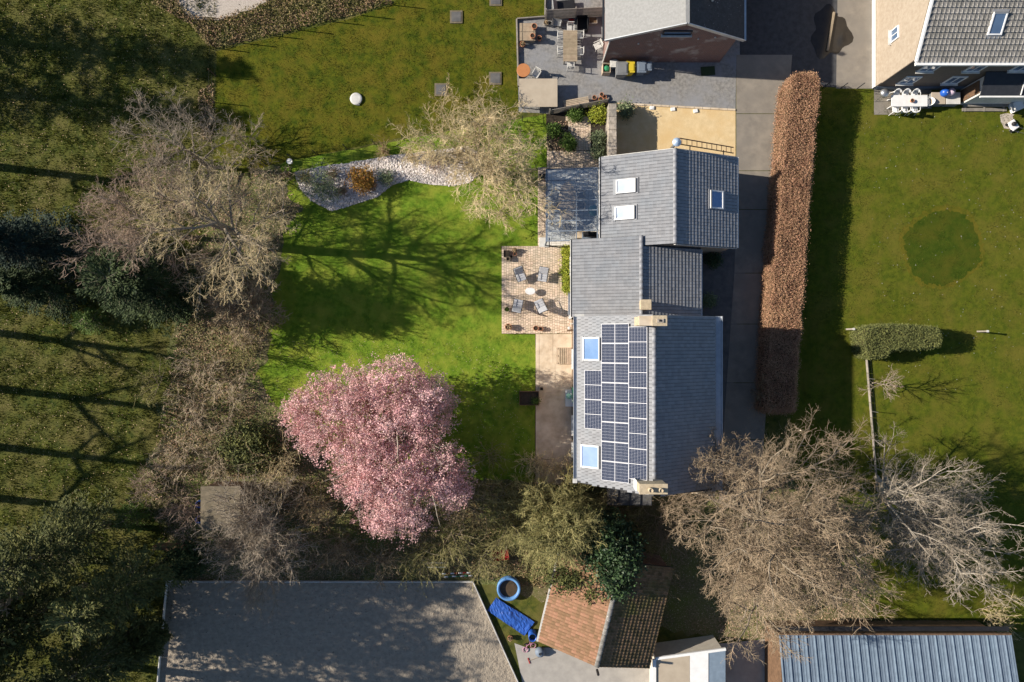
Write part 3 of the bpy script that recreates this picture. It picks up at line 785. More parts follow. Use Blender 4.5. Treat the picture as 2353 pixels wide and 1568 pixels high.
def leafy(name, label, base, blobs, mat, seed, ncl, per, spread, size, trunk=None, bark='bark', cat='tree', group=None, up=0.2, shell=0.45, aspect=0.6, part='crown', limbs=7, zmin=0.03):
    """tree or shrub with leaves; blobs are ((x,y,z) offset from base, (rx,ry,rz))"""
    rng = np.random.default_rng(seed)
    root = thing(name, label, cat, base, 0, group)
    C, tone = leaf_mass(rng, blobs, ncl, per, spread, shell)
    k = C[:, 2] > zmin; C, tone = C[k], tone[k]
    V, Fq = leaf_quads(C, rng.uniform(0.6, 1.35, len(C)) * size, rng, up=up, aspect=aspect)
    V[:, 2] = np.maximum(V[:, 2], 0.012)
    np_obj(part, V, Fq, mat, root, rnd=tone)
    if trunk:
        h, r = trunk
        D = unit_v(rng.normal(size=(1, 3)) * 0.08 + np.array([[0, 0, 1.0]]))
        T0 = sprout(np.array([[0, 0, -0.08]]), D, np.array([h]), 7, 0.05, 0.03, rng)
        tg = np.array([b[0] for b in blobs]); tr = np.array([b[1] for b in blobs])
        q = rng.integers(0, len(blobs), limbs)
        E = tg[q] + unit_v(rng.normal(size=(limbs, 3))) * tr[q] * 0.75
        S1 = T0[0, rng.integers(2, 7, limbs)]
        dv = E - S1
        P1 = sprout(S1, unit_v(dv), np.linalg.norm(dv, axis=1), 6, 0.10, 0.0, rng)
        V1, F1 = tubes(T0, taper(1, 7, r, 0.5), 8); V2, F2 = tubes(P1, taper(limbs, 6, r * 0.45, 0.2), 5)
        np_obj('trunk', np.concatenate([V1, V2]), np.concatenate([F1, F2 + len(V1)]), MT[bark], root, smooth=True)
        S2, D2, L2 = fork(P1, np.linalg.norm(dv, axis=1), 6, 0.3, 1, 0.4, 1.0, 0.35, 0.6, rng)
        P2 = sprout(S2, D2, L2, 4, 0.15, 0.05, rng)
        V, Fq = tubes(P2, taper(len(L2), 4, r * 0.14 + 0.008, 0.3), 3)
        np_obj('branches', V, Fq, MT[bark], root, smooth=True)
    return root

def thicket(name, label, base, rad, height, mats, seed, stems=26, kids=(6, 5), twig=0.008, group=None, cat='shrub', squash=(1, 1), spread=0.75, buds=None):
    """multi-stemmed leafless shrub"""
    rng = np.random.default_rng(seed)
    root = thing(name, label, cat, base, 0, group)
    S = np.zeros((stems, 3)); S[:, :2] = rng.normal(size=(stems, 2)) * 0.18 * rad * np.array(squash)
    az = rng.uniform(0, 6.28, stems); e = np.arctan2(height, rad * spread * rng.uniform(0.2, 1.5, stems))
    D = np.stack([np.cos(az) * np.cos(e) * squash[0], np.sin(az) * np.cos(e) * squash[1], np.sin(e)], 1)
    Ln = height * rng.uniform(0.7, 1.15, stems)
    P0 = sprout(S, unit_v(D), Ln, 6, 0.14, 0.0, rng)
    lv = [(P0, taper(stems, 6, 0.010 + 0.007 * height, 0.35))]
    Pp, Lp = P0, Ln
    for kk in kids:
        S2, D2, L2 = fork(Pp, Lp, kk, 0.2, 1.0, 0.35, 0.95, 0.32, 0.6, rng)
        Pp = sprout(S2, D2, L2, 3, 0.16, 0.03, rng); Lp = L2
        lv.append((Pp, taper(len(L2), 3, twig * (1.5 if kk is not kids[-1] else 1.0), 0.45)))
    def emit(nm, levels, sides, mat):
        Vs, Fs, b, R = [], [], 0, []
        for (p, rr), sd in zip(levels, sides):
            p = p.copy(); p[..., 2] = np.maximum(p[..., 2], 0.01)
            V, Fq = tubes(p, rr, sd); Vs.append(V); Fs.append(Fq + b); b += len(V); R.append(np.repeat(rng.random(len(p)), len(Fq) // len(p)))
        np_obj(nm, np.concatenate(Vs), np.concatenate(Fs), mat, root, rnd=np.concatenate(R), smooth=True)
    emit('stems', lv[:1], [5], mats[0]); emit('twigs', lv[1:], [3] * 4, mats[1])
    if buds:
        tip = Pp[:, -1]; sel = rng.random(len(tip)) < buds[2]
        V, Fq = leaf_quads(tip[sel], rng.uniform(0.6, 1.2, sel.sum()) * buds[1], rng)
        np_obj('leaves', V, Fq, buds[0], root, rnd=rng.random(sel.sum()))
    return root
# ------------------------------------------------------------------ roofs built tile by tile
TW, TG = 0.205, 0.245
def tile_unit(w, g, nose=0.053, rib=0.018, lip=0.026, wave=0.0):
    ln = g + 0.05
    if wave:
        xs = [0, w * 0.18, w * 0.4, w * 0.7, w - 0.004]; zs = [wave * 0.2, wave, wave * 0.25, 0.0, wave * 0.2]
    else:
        xs = [0, 0.004, 0.026, 0.034, w - 0.015]; zs = [0, rib, rib, 0, 0]
    V = [(x, 0.0, nose + z) for x, z in zip(xs, zs)] + [(x, ln, 0.010 + z * 0.25) for x, z in zip(xs, zs)] + [(x, 0.004, nose - lip) for x in xs]
    Fq = [(i, i + 1, 6 + i, 5 + i) for i in range(4)] + [(10 + i, 11 + i, i + 1, i) for i in range(4)]
    return np.array(V, dtype=float), np.array(Fq)

def slope_tiles(O, t, L, s, S, w=TW, g=TG, stagger=False, clip=None, rng=random):
    """transforms of all tiles on one roof slope"""
    O, t, s = Vector(O), Vector(t).normalized(), Vector(s).normalized()
    n = t.cross(s).normalized()
    nx = max(1, round(L / w)); ny = max(1, round(S / g))
    sx, sy = L / nx / w, S / ny / g
    out = []
    for j in range(ny):
        off = 0.5 if (stagger and j % 2) else 0.0
        for i in range(nx + (1 if off else 0)):
            x = (i - off) * L / nx; y = j * S / ny - 0.02
            p = O + t * x + s * y + n * (0.004 + rng.uniform(-0.002, 0.003))
            c = p + t * (w * sx / 2) + s * (g / 2)
            if x < -0.01:
                p = p + t * (-x); xs_ = sx * 0.5
            elif x + w * sx > L + 0.01: xs_ = sx * 0.5
            else: xs_ = sx
            if clip and not clip(c): continue
            m = Matrix.Identity(4)
            tw = rng.uniform(-0.006, 0.006)
            m.col[0] = (*(t * xs_), 0); m.col[1] = (*((s + t * tw) * sy), 0); m.col[2] = (*n, 0); m.col[3] = (*p, 1)
            out.append(m)
    return out

def lay_tiles(house, roof, mats_list, w, g, mat, single, name='roof_tile', **kw):
    """first `single` transforms become objects, the rest one field"""
    V, Fq = tile_unit(w, g, **kw)
    me = np_mesh(name, V, Fq); me.materials.append(mat)
    off = Matrix.Translation(-root_offset(roof))
    for m in mats_list[:single]:
        o = link(bpy.data.objects.new(name, me), roof)
        o.matrix_local = off @ m
    rest = mats_list[single:]
    if rest:
        A = np.array([[list(r) for r in m] for m in rest])
        Vh = np.concatenate([V, np.ones((len(V), 1))], 1)
        Wv = np.einsum('nij,kj->nki', A, Vh)[:, :, :3]
        Fa = (Fq[None] + (np.arange(len(rest)) * len(V))[:, None, None]).reshape(-1, 4)
        rng = np.random.default_rng(5)
        o = np_obj('roof_tile_field', Wv.reshape(-1, 3), Fa, mat, house, rnd=np.repeat(rng.random(len(rest)), len(Fq)), world=True)
        o['kind'] = 'stuff'

def slab(pts4, th):
    """thin solid from 4 roof corners, pushed down by th"""
    p = [Vector(q) for q in pts4]
    n = (p[1] - p[0]).cross(p[3] - p[0]).normalized()
    if n.z < 0: n = -n
    q = [a - n * th for a in p]
    return MB().raw([*p, *q], [(0, 1, 2, 3), (7, 6, 5, 4), (0, 4, 5, 1), (1, 5, 6, 2), (2, 6, 7, 3), (3, 7, 4, 0)])

def ridge_row(house, a, b, mat, step=0.40, r=0.13, name='ridge_tile'):
    a, b = Vector(a), Vector(b); n = max(1, round((b - a).length / step)); d = (b - a) / n
    for i in range(n):
        p, q = a + d * i, a + d * (i + 1) * 1.0 + d * 0.06
        side = d.normalized().cross(Vector((0, 0, 1))).normalized()
        vs, fs = [], []
        for e, (pt, rr) in enumerate(((p, r), (q, r * 0.93))):
            for k in range(7):
                t = math.pi * k / 6
                vs.append(pt + side * math.cos(t) * rr + Vector((0, 0, 1)) * (math.sin(t) * rr * 0.8 - 0.03))
        for k in range(6): fs.append((k, k + 1, 8 + k, 7 + k))
        fs += [tuple(range(6, -1, -1)), tuple(range(7, 14))]
        MB().raw(vs, fs).build(name, mat, house, world=True, smooth=True)

def on_slope(u, v, x0, z0, k):
    """point on the roof plane z = z0 + k (x - x0) seen at survey position u, v"""
    X = (u - 1176.5) / F
    z = (z0 + k * (X * H - x0)) / (1 + k * X)
    return W(u, v, z)

def place(o, c, t, s, n, parent=None):
    m = Matrix.Identity(4)
    m.col[0] = (*t, 0); m.col[1] = (*s, 0); m.col[2] = (*n, 0); m.col[3] = (*c, 1)
    if parent is not None: m = Matrix.Translation(-root_offset(parent)) @ m
    o.matrix_local = m

def skylight(house, c, t, s, w, h, pane_mat):
    """roof window: frame > pane, hood, flashing; w along the eave, h up the slope"""
    t, s = Vector(t).normalized(), Vector(s).normalized(); n = t.cross(s).normalized()
    b = 0.085
    mb = MB()
    mb.box((0, h / 2 - b / 2, 0.06), (w, b, 0.12)); mb.box((0, -h / 2 + b / 2, 0.06), (w, b, 0.12))
    mb.box((-w / 2 + b / 2, 0, 0.058), (b, h - 2 * b, 0.116)); mb.box((w / 2 - b / 2, 0, 0.058), (b, h - 2 * b, 0.116))
    f = mb.build('skylight', MT['white'], house, bevel=0.008); place(f, c + n * 0.05, t, s, n, house)
    MB().box((0, 0, 0.06), (w - 2 * b, h - 2 * b, 0.03)).build('pane', pane_mat, f)
    MB().box((0, h / 2 + 0.07, 0.035), (w + 0.12, 0.14, 0.03)).box((0, -h / 2 - 0.10, 0.02), (w + 0.12, 0.20, 0.025)).build('flashing', MT['tile'], f)
    MB().box((0, h / 2 - 0.01, 0.135), (w - 0.02, 0.07, 0.03)).build('hood', MT['grey_plastic'], f)
    return f

def window(parent, c, along, up, w, h, frame_mat=None, pane_mat=None, sill=True, bars=1):
    """wall window standing on an upright wall; along = wall direction, out = along x up"""
    along = Vector(along).normalized(); up = Vector(up).normalized(); n = along.cross(up).normalized()
    b = 0.07; mb = MB()
    mb.box((0, h / 2 - b / 2, 0.03), (w, b, 0.08)); mb.box((0, -h / 2 + b / 2, 0.03), (w, b, 0.08))
    mb.box((-w / 2 + b / 2, 0, 0.03), (b, h - 2 * b, 0.076)); mb.box((w / 2 - b / 2, 0, 0.03), (b, h - 2 * b, 0.076))
    for i in range(bars): mb.box((-w / 2 + w * (i + 1) / (bars + 1), 0, 0.028), (0.045, h - 2 * b, 0.06))
    f = mb.build('window', frame_mat or MT['white'], parent); place(f, Vector(c), along, up, n, parent)
    MB().box((0, 0, 0.012), (w - 2 * b, h - 2 * b, 0.02)).build('pane', pane_mat or MT['pane'], f)
    if sill: MB().box((0, -h / 2 - 0.035, 0.07), (w + 0.16, 0.05, 0.2)).build('sill', MT['offwhite'], f)
    return f

def door(parent, c, along, w, h, mat):
    along = Vector(along).normalized(); up = Vector((0, 0, 1)); n = along.cross(up).normalized()
    d = MB().box((0, 0, 0.025), (w, h, 0.06)).box((0, h * 0.22, 0.058), (w * 0.6, h * 0.3, 0.012)).box((0, -h * 0.22, 0.058), (w * 0.6, h * 0.34, 0.012)).build('door', mat, parent)
    place(d, Vector(c), along, up, n, parent)
    MB().tube([(w * 0.38, -0.02, 0.06), (w * 0.38, -0.02, 0.11), (w * 0.26, -0.02, 0.11)], 0.012, 6).build('handle', MT['steel'], d)

# ------------------------------------------------------------------ the farmhouse: three wings in line
house = thing('farmhouse', 'brick farmhouse of three joined wings with grey tiled roofs and skylights', 'house', (8.0, 1.0, 0))
NW = dict(x0=5.64, x1=14.15, xr=9.80, y0=5.86, y1=11.56, he=3.30, hr=5.20)
CW = dict(x0=3.84, x1=11.95, xr=7.90, y0=1.52, y1=6.42, he=3.00, hr=4.50)
MW = dict(x0=3.95, x1=12.20, xr=7.95, y0=-9.0, y1=1.49, he=5.22, hr=7.86)
def main_low(x): return -8.50 - (x - 3.95) * 0.055
singles, field = [], []
for k, wg in enumerate((NW, CW, MW)):
    x0, x1, xr, y0, y1, he, hr = (wg[q] for q in ('x0', 'x1', 'xr', 'y0', 'y1', 'he', 'hr'))
    low = main_low if k == 2 else (lambda x, y0=y0: y0)
    sl, sr = Vector((xr - x0, 0, hr - he)), Vector((xr - x1, 0, hr - he))
    # walls, gables included
    in0, in1 = (0.16, 0.22) if k else (0.22, 0.22)
    wx0, wx1 = x0 + in0, x1 - in1
    zl = lambda x: (he + (x - x0) * (hr - he) / (xr - x0) if x < xr else he + (x1 - x) * (hr - he) / (x1 - xr)) - 0.19
    prof = [(wx0, 0), (wx1, 0), (wx1, zl(wx1)), (xr, zl(xr)), (wx0, zl(wx0))]
    vs = []; tp = y1 - (0.06 if k != 1 else 0.03)
    for x, z in prof: vs.append((x, low(x) + 0.06, z))
    for x, z in prof: vs.append((x, tp, z))
    fs = [(0, 1, 2, 3, 4), (9, 8, 7, 6, 5)] + [(i, 5 + i, 5 + (i + 1) % 5, (i + 1) % 5) for i in range(5)]
    MB().raw(vs, fs).build('wall', (MT['cream_brick'], MT['render_wall'], MT['pale_brick'])[k], house, world=True)
    # roof deck: the two slopes as one part
    dk = MB()
    for xe in (x0, x1):
        s_ = slab([(xe, low(xe), he), (xr, low(xr), hr), (xr, y1, hr), (xe, y1, he)], 0.14); dk.raw(s_.v, s_.f)
    roof = dk.build('roof', MT['tile_under'], house, world=True)
    L = y1 - y0
    clipm = (lambda c: c.y > main_low(c.x) + 0.05) if k == 2 else None
    clipr = clipm
    if k == 1: clipr = lambda c: c.y < 5.80
    tl = slope_tiles((x0, y1, he), (0, -1, 0), L, sl, sl.length - 0.06, stagger=(k == 2), clip=clipm)
    tr = slope_tiles((x1, y0, he), (0, 1, 0), L, sr, sr.length - 0.06, clip=clipr)
    if k == 2:
        tl.sort(key=lambda m: -m.col[3][2])
        singles = tl[:300]; field += tl[300:] + tr
        lay_tiles(house, roof, singles, TW, TG, MT['tile'], 300)
    else: field += tl + tr
    if k == 0: ridge_row(house, (xr, y0, hr + 0.05), (xr, y1, hr + 0.05), MT['ridge'])
    if k == 1: ridge_row(house, (xr, y0, hr + 0.05), (xr, y1, hr + 0.05), MT['ridge'])
    if k == 2: ridge_row(house, (xr + 0.04, -7.75, hr + 0.05), (xr + 0.04, 0.75, hr + 0.05), MT['ridge'])
lay_tiles(house, house, field, TW, TG, MT['tile'], 0)
# eaves: gutters and fascias
MB().bar((5.57, 5.95, 3.22), (5.57, 11.56, 3.22), 0.09, 0.10).build('gutter', MT['dark'], house, world=True)
MB().bar((5.50, 5.95, 3.20), (5.50, 11.56, 3.20), 0.03, 0.14).build('fascia', MT['white'], house, world=True)
MB().bar((14.20, 5.86, 3.22), (14.20, 11.56, 3.22), 0.11, 0.11).build('gutter', MT['white'], house, world=True)
MB().bar((3.78, 1.52, 2.93), (3.78, 6.42, 2.93), 0.10, 0.10).build('gutter', MT['dark'], house, world=True)
MB().bar((3.71, 1.52, 2.93), (3.71, 6.42, 2.93), 0.025, 0.13).build('fascia', MT['white'], house, world=True)
MB().bar((12.01, 1.52, 2.93), (12.01, 5.80, 2.93), 0.10, 0.10).build('gutter', MT['zinc'], house, world=True)
MB().bar((3.80, main_low(3.8), 5.12), (3.80, 1.49, 5.12), 0.20, 0.03).bar((3.70, main_low(3.7), 5.17), (3.70, 1.49, 5.17), 0.025, 0.14).bar((3.91, main_low(3.9), 5.19), (3.91, 1.49, 5.19), 0.025, 0.10).build('gutter', MT['zinc'], house, world=True)
MB().box((4.05, 1.54, 5.25), (0.55, 0.16, 0.10)).box((3.78, main_low(3.8) + 0.1, 5.22), (0.26, 0.26, 0.12)).build('lead_flashing', MT['offwhite'], house, world=True)
MB().bar((12.42, main_low(12.4), 5.10), (12.42, 1.49, 5.10), 0.40, 0.04).bar((12.63, main_low(12.6), 5.16), (12.63, 1.49, 5.16), 0.04, 0.16).build('gutter', MT['zinc'], house, world=True)
MB().bar((9.80, 5.82, 5.08), (14.15, 5.82, 3.15), 0.03, 0.16).bar((9.80, 11.60, 5.08), (14.15, 11.60, 3.15), 0.03, 0.16).bar((5.64, 11.60, 3.15), (9.80, 11.60, 5.08), 0.03, 0.16).build('verge_board', MT['offwhite'], house, world=True)
# skylights
kN = (5.20 - 3.30) / (9.80 - 5.64); kNr = -(5.20 - 3.30) / (14.15 - 9.80); kM = (7.86 - 5.22) / (7.95 - 3.95)
for (u, v, w, h, pm, x0, z0, kk, tt, ss) in [(1439.5, 428.5, 0.86, 1.25, 'pane_lit', 5.64, 3.3, kN, (0, -1, 0), (1, 0, kN)), (1436.5, 490, 0.84, 1.25, 'pane_lit', 5.64, 3.3, kN, (0, -1, 0), (1, 0, kN)),
                                     (1644.5, 460, 1.12, 0.98, 'pane_blue', 14.15, 3.3, kNr, (0, 1, 0), (-1, 0, -kNr)),
                                     (1361, 802, 1.38, 1.12, 'pane_blue', 3.95, 5.22, kM, (0, -1, 0), (1, 0, kM)), (1358, 1049, 1.36, 1.22, 'pane_mid', 3.95, 5.22, kM, (0, -1, 0), (1, 0, kM))]:
    skylight(house, on_slope(u, v, x0, z0, kk), tt, ss, w, h, MT[pm])
# chimneys
def chimney(x0, x1, y0, y1, z0, z1, pots=(), slab_top=True, mat='chimney'):
    c = MB().box(((x0 + x1) / 2, (y0 + y1) / 2, (z0 + z1) / 2), (x1 - x0, y1 - y0, z1 - z0)).build('chimney', MT[mat], house, world=True, bevel=0.015)
    if slab_top: MB().box(((x0 + x1) / 2, (y0 + y1) / 2, z1 + 0.04), (x1 - x0 + 0.08, y1 - y0 + 0.08, 0.08)).build('cap', MT['chimney'], c, world=True, bevel=0.02)
    for px, py, r, hgt in pots:
        MB().lathe([(r, 0), (r * 1.05, hgt * 0.3), (r, hgt), (r * 0.8, hgt), (r * 0.75, hgt - 0.05)], 14, (px, py, z1 + 0.08)).build('chimney_pot', MT['chimney'], c, world=True, smooth=True)
    return c
chimney(7.78, 8.36, 1.92, 2.46, 4.2, 5.05)
c2 = chimney(6.98, 7.66, 0.86, 1.36, 7.0, 8.75, slab_top=False)
MB().box((7.32, 1.11, 8.78), (0.72, 0.54, 0.05)).build('cap', MT['patio'], c2, world=True, bevel=0.01)
c2 = chimney(7.70, 8.46, 0.86, 1.36, 7.0, 8.82)
MB().box((8.10, 1.11, 8.93), (0.36, 0.22, 0.07)).build('cowl', MT['stonewall'], c2, world=True)
MB().box((8.10, 1.11, 8.975), (0.14, 0.12, 0.03)).build('flue', MT['black'], c2, world=True)
chimney(7.00, 8.50, -8.36, -7.86, 7.0, 8.78, pots=((7.55, -8.12, 0.13, 0.35), (8.12, -8.14, 0.12, 0.28)))
MB().box((6.97, -8.10, 7.6), (0.04, 0.6, 0.8)).build('lead_flashing', MT['white'], house, world=True)
# flue with round blue-white cowl on the north gable
fl = MB().tube([(9.78, 11.80, 3.2), (9.78, 11.80, 5.75)], 0.09, 10).build('flue', MT['steel'], house, world=True, smooth=True)
MB().lathe([(0.27, 0), (0.25, 0.05), (0.12, 0.16), (0.02, 0.20)], 14, (9.78, 11.80, 5.72)).build('cowl', MT['blue_steel'], fl, world=True)
# west side doors and windows
for y, w, h, z in ((-1.2, 1.2, 1.3, 1.7), (-5.6, 1.2, 1.3, 1.7), (-7.2, 0.9, 1.2, 1.7), (-1.2, 1.0, 1.1, 4.0), (-5.6, 1.0, 1.1, 4.0)):
    window(house, (4.10, y, z), (0, -1, 0), (0, 0, 1), w, h)
door(house, (4.10, -3.6, 1.08), (0, -1, 0), 1.0, 2.1, MT['green_paint'])
window(house, (3.99, 2.5, 1.15), (0, -1, 0), (0, 0, 1), 1.9, 2.1, bars=1)
window(house, (3.99, 4.9, 1.6), (0, -1, 0), (0, 0, 1), 1.2, 1.2)
window(house, (5.85, 8.6, 1.15), (0, -1, 0), (0, 0, 1), 2.4, 2.1, bars=2)
for y, w, h, z in ((-2, 1.0, 1.2, 1.8), (-6, 1.0, 1.2, 1.8)):
    window(house, (11.99, y, z), (0, 1, 0), (0, 0, 1), w, h)
window(house, (13.94, 8.6, 1.7), (0, 1, 0), (0, 0, 1), 1.2, 1.1)
MB().tube([(4.02, 1.15, 5.05), (4.02, 1.15, 0.05)], 0.045, 8).build('downpipe', MT['zinc'], house, world=True)

# solar panels on the west slope of the tall wing
PL, PWd = 1.722, 1.134
sm = Vector((1, 0, kM)).normalized(); tm = Vector((0, -1, 0)); nm = tm.cross(sm)
def solar_panel(c, rot, label):
    o = thing('solar_panel', label, 'solar panel', (0, 0, 0), 0, 'solar panels on the west roof slope')
    t, s = (sm, -tm) if rot else (tm, sm)      # local x = long side
    place(o, c + nm * 0.14, t, s, t.cross(s))
    fr = MB(); b = 0.022
    fr.box((0, PWd / 2 - b / 2, 0), (PL, b, 0.035)).box((0, -PWd / 2 + b / 2, 0), (PL, b, 0.035)).box((PL / 2 - b / 2, 0, 0), (b, PWd - 2 * b, 0.033)).box((-PL / 2 + b / 2, 0, 0), (b, PWd - 2 * b, 0.033)).box((0, 0, 0.002), (0.03, PWd - 2 * b, 0.028))
    fr.build('frame', MT['panel_frame'], o)
    for sg in (-1, 1):
        hf = MB().box((0.41, 0.537, 0.003), (0.818, PWd - 2 * b - 0.004, 0.022)).build('laminate', MT['solar'], o)
        hf.location = (0.017 if sg > 0 else -0.017 - 0.82, -0.537, 0)
    MB().box((-0.5, 0, -0.06), (0.04, PWd, 0.08)).box((0.5, 0, -0.06), (0.04, PWd, 0.08)).build('rail', MT['steel'], o)
ORD = ['topmost', 'second from the top', 'third from the top', 'fourth from the top', 'fifth from the top', 'sixth from the top', 'seventh from the top', 'bottommost']
for i in range(8):
    solar_panel(Vector((6.035, 1.055 - 0.62 - i * 1.144, 5.22 + kM * (6.035 - 3.95))), True, 'solar panel in the wide middle column, ' + ORD[i])
for i in range(5):
    solar_panel(Vector((7.215, 0.83 - 0.88 - i * 1.735, 5.22 + kM * (7.215 - 3.95))), False, 'solar panel in the right column beside the ridge, ' + (ORD[i] if i < 4 else 'bottommost'))
for i in range(2):
    solar_panel(Vector((4.86, -1.72 - 0.87 - i * 1.735, 5.22 + kM * (4.86 - 3.95))), False, 'solar panel in the short left column, ' + ('upper one' if i == 0 else 'lower one'))

# ------------------------------------------------------------------ glass canopy on the west side of the north wing
can = thing('glass_canopy', 'glazed lean-to canopy with blue grey beams beside the north wing', 'canopy', (3.9, 8.7, 0))
cx = [2.22, 4.10, 5.42]; cz = lambda x: 2.45 + (x - 2.22) * 0.14
rows = [388.6, 414.3, 437.7, 461.2, 484.6, 507.6, 531.0, 553.5]
cy = [(784 - r) * 43.55 / F for r in rows]
bm_ = MB()
for y in cy: bm_.bar((cx[0], y, cz(cx[0])), (cx[2], y, cz(cx[2])), 0.055, 0.11)
for x in cx: bm_.bar((x, cy[0] + 0.03, cz(x) - 0.002), (x, cy[-1] - 0.03, cz(x) - 0.002), 0.06 if x != cx[0] else 0.13, 0.10)
bm_.build('beams', MT['blue_grey'], can, world=True)
for i in range(7):
    for j in range(2):
        if i == 6 and j == 1: continue
        a, b = cx[j] + 0.04, cx[j + 1] - 0.04; y0, y1 = cy[i + 1] + 0.035, cy[i] - 0.035
        slab([(a, y0, cz(a) + 0.03), (b, y0, cz(b) + 0.03), (b, y1, cz(b) + 0.03), (a, y1, cz(a) + 0.03)], 0.012).build('glass_pane', MT['glass'], can, world=True)
for y in (cy[0] - 0.05, cy[3], cy[-1] + 0.05):
    MB().bar((2.24, y, 0.02), (2.24, y, 2.40), 0.09, 0.09).build('post', MT['blue_grey'], can, world=True)

# ------------------------------------------------------------------ neighbour's brick house at the top
nb = thing('brick_house', 'red brick gabled house with pale grey and black roof slopes', 'house', (10.1, 24.0, 0))
X0, X1, XR, Y0, Y1, HE, HR = 5.80, 14.50, 10.36, 18.78, 31.0, 3.6, 5.9
prof = [(6.16, 0), (14.04, 0), (14.04, 3.65), (XR, 5.72), (6.16, 3.62)]
vs = [(x, 18.64, z) for x, z in prof] + [(x, Y1 - 0.1, z) for x, z in prof]
vs = [(x, 18.86 if i < 5 else y, z) for i, (x, y, z) in enumerate(vs)]
MB().raw(vs, [(0, 1, 2, 3, 4), (9, 8, 7, 6, 5)] + [(i, 5 + i, 5 + (i + 1) % 5, (i + 1) % 5) for i in range(5)]).build('wall', MT['red_brick'], nb, world=True)
slab([(X0, Y0, HE), (XR, Y0, HR), (XR, Y1, HR), (X0, Y1, HE)], 0.16).build('roof', MT['slate_l'], nb, world=True)
rd = slab([(X1, Y0, HE), (XR, Y0, HR), (XR, Y1, HR), (X1, Y1, HE)], 0.16).build('roof', MT['slate_d'], nb, world=True)
rd['label'] = 'black roof slope with pale specks'
MB().bar((X0, Y0 - 0.03, HE - 0.02), (XR, Y0 - 0.03, HR - 0.02), 0.05, 0.22).bar((XR, Y0 - 0.03, HR - 0.02), (X1, Y0 - 0.03, HE - 0.02), 0.05, 0.22).build('verge_trim', MT['zinc'], nb, world=True)
MB().bar((X0 - 0.08, Y0, HE - 0.06), (X0 - 0.08, Y1, HE - 0.06), 0.13, 0.10).build('gutter', MT['dark'], nb, world=True)
MB().bar((X1 + 0.07, Y0, HE - 0.06), (X1 + 0.07, Y1, HE - 0.06), 0.12, 0.10).build('gutter', MT['zinc'], nb, world=True)
MB().bar((XR, Y0, HR + 0.03), (XR, Y1, HR + 0.03), 0.24, 0.06).build('ridge_cap', MT['slate_l'], nb, world=True)
window(nb, (10.1, 18.84, 4.55), (1, 0, 0), (0, 0, 1), 1.75, 0.5, frame_mat=MT['dark'], pane_mat=MT['pane'], bars=0)
MB().tube([(12.1, 20.6, 4.7), (12.1, 20.6, 5.35)], 0.09, 10).lathe([(0.15, 0), (0.15, 0.1), (0.04, 0.2)], 12, (12.1, 20.6, 5.35)).build('roof_vent', MT['offwhite'], nb, world=True)
MB().tube([(6.12, 18.80, 3.5), (6.12, 18.80, 0.1)], 0.05, 8).build('downpipe', MT['offwhite'], nb, world=True)
for x, z in ((8.0, 3.0), (12.6, 3.9), (11.6, 3.7)): MB().box((x, 18.82, z), (0.09, 0.06, 0.09)).build('wall_anchor', MT['offwhite'], nb, world=True)

# ------------------------------------------------------------------ pale house in the top right corner
ne = thing('pale_house', 'cream gabled house with weathered grey pantile roof', 'house', (31.0, 21.0, 0))
ex0, ex1, eyf, eyr, eyb, ehe, ehr = 24.60, 41.0, 16.98, 22.6, 28.2, 4.7, 7.7
sl_ = (ehr - ehe) / (eyr - eyf)
prof = [(17.12, 0), (28.0, 0), (28.0, 4.6), (eyr, 7.5), (17.12, 4.6)]
vs = [(24.50, y, z) for y, z in prof] + [(40.8, y, z) for y, z in prof]
MB().raw(vs, [(0, 4, 3, 2, 1), (5, 6, 7, 8, 9)] + [(i, (i + 1) % 5, 5 + (i + 1) % 5, 5 + i) for i in range(5)]).build('wall', MT['cream_brick'], ne, world=True)
MB().raw([(24.52, 17.09, 0.4), (40.8, 17.09, 0.4), (40.8, 17.09, 4.55), (24.52, 17.09, 4.55), (24.52, 17.14, 0.4), (40.8, 17.14, 0.4), (40.8, 17.14, 4.55), (24.52, 17.14, 4.55)],
         [(0, 1, 2, 3), (7, 6, 5, 4), (0, 4, 5, 1), (1, 5, 6, 2), (2, 6, 7, 3), (3, 7, 4, 0)]).build('front_cladding', MT['brown_brick'], ne, world=True)
MB().box((32.6, 17.07, 0.2), (16.2, 0.12, 0.38)).build('plinth', MT['blue_grey'], ne, world=True)
MB().bar((24.42, 17.1, 0.15), (24.42, 28.0, 0.15), 0.1, 0.3).build('plinth', MT['white'], ne, world=True)
dk = MB()
for ye in (eyf, eyb):
    q = slab([(ex0, ye, ehe), (ex1, ye, ehe), (ex1, eyr, ehr), (ex0, eyr, ehr)], 0.14); dk.raw(q.v, q.f)
ner = dk.build('roof', MT['tile_under'], ne, world=True)
ss = Vector((0, eyr - eyf, ehr - ehe))
tl = slope_tiles((ex0 + 0.05, eyf, ehe), (1, 0, 0), 16.3, ss, ss.length, w=0.26, g=0.34)
def vis(m):
    z = m.col[3][2]; k = F / (H - z); u = 1176.5 + m.col[3][0] * k; v = 784 - m.col[3][1] * k
    return (0 if (u < 2353 and v > 0) else 1, -v)
tl.sort(key=vis)
lay_tiles(ne, ner, tl, 0.26, 0.34, MT['old_tile'], 300, nose=0.075, wave=0.045)
ss = Vector((0, eyr - eyb, ehr - ehe))
lay_tiles(ne, ne, slope_tiles((ex1, eyb, ehe), (-1, 0, 0), 16.0, ss, ss.length, w=0.26, g=0.34), 0.26, 0.34, MT['old_tile'], 0, nose=0.075, wave=0.045)
MB().bar((ex0 - 0.05, eyf - 0.12, ehe - 0.04), (ex1, eyf - 0.12, ehe - 0.04), 0.20, 0.16).build('gutter', MT['white'], ne, world=True)
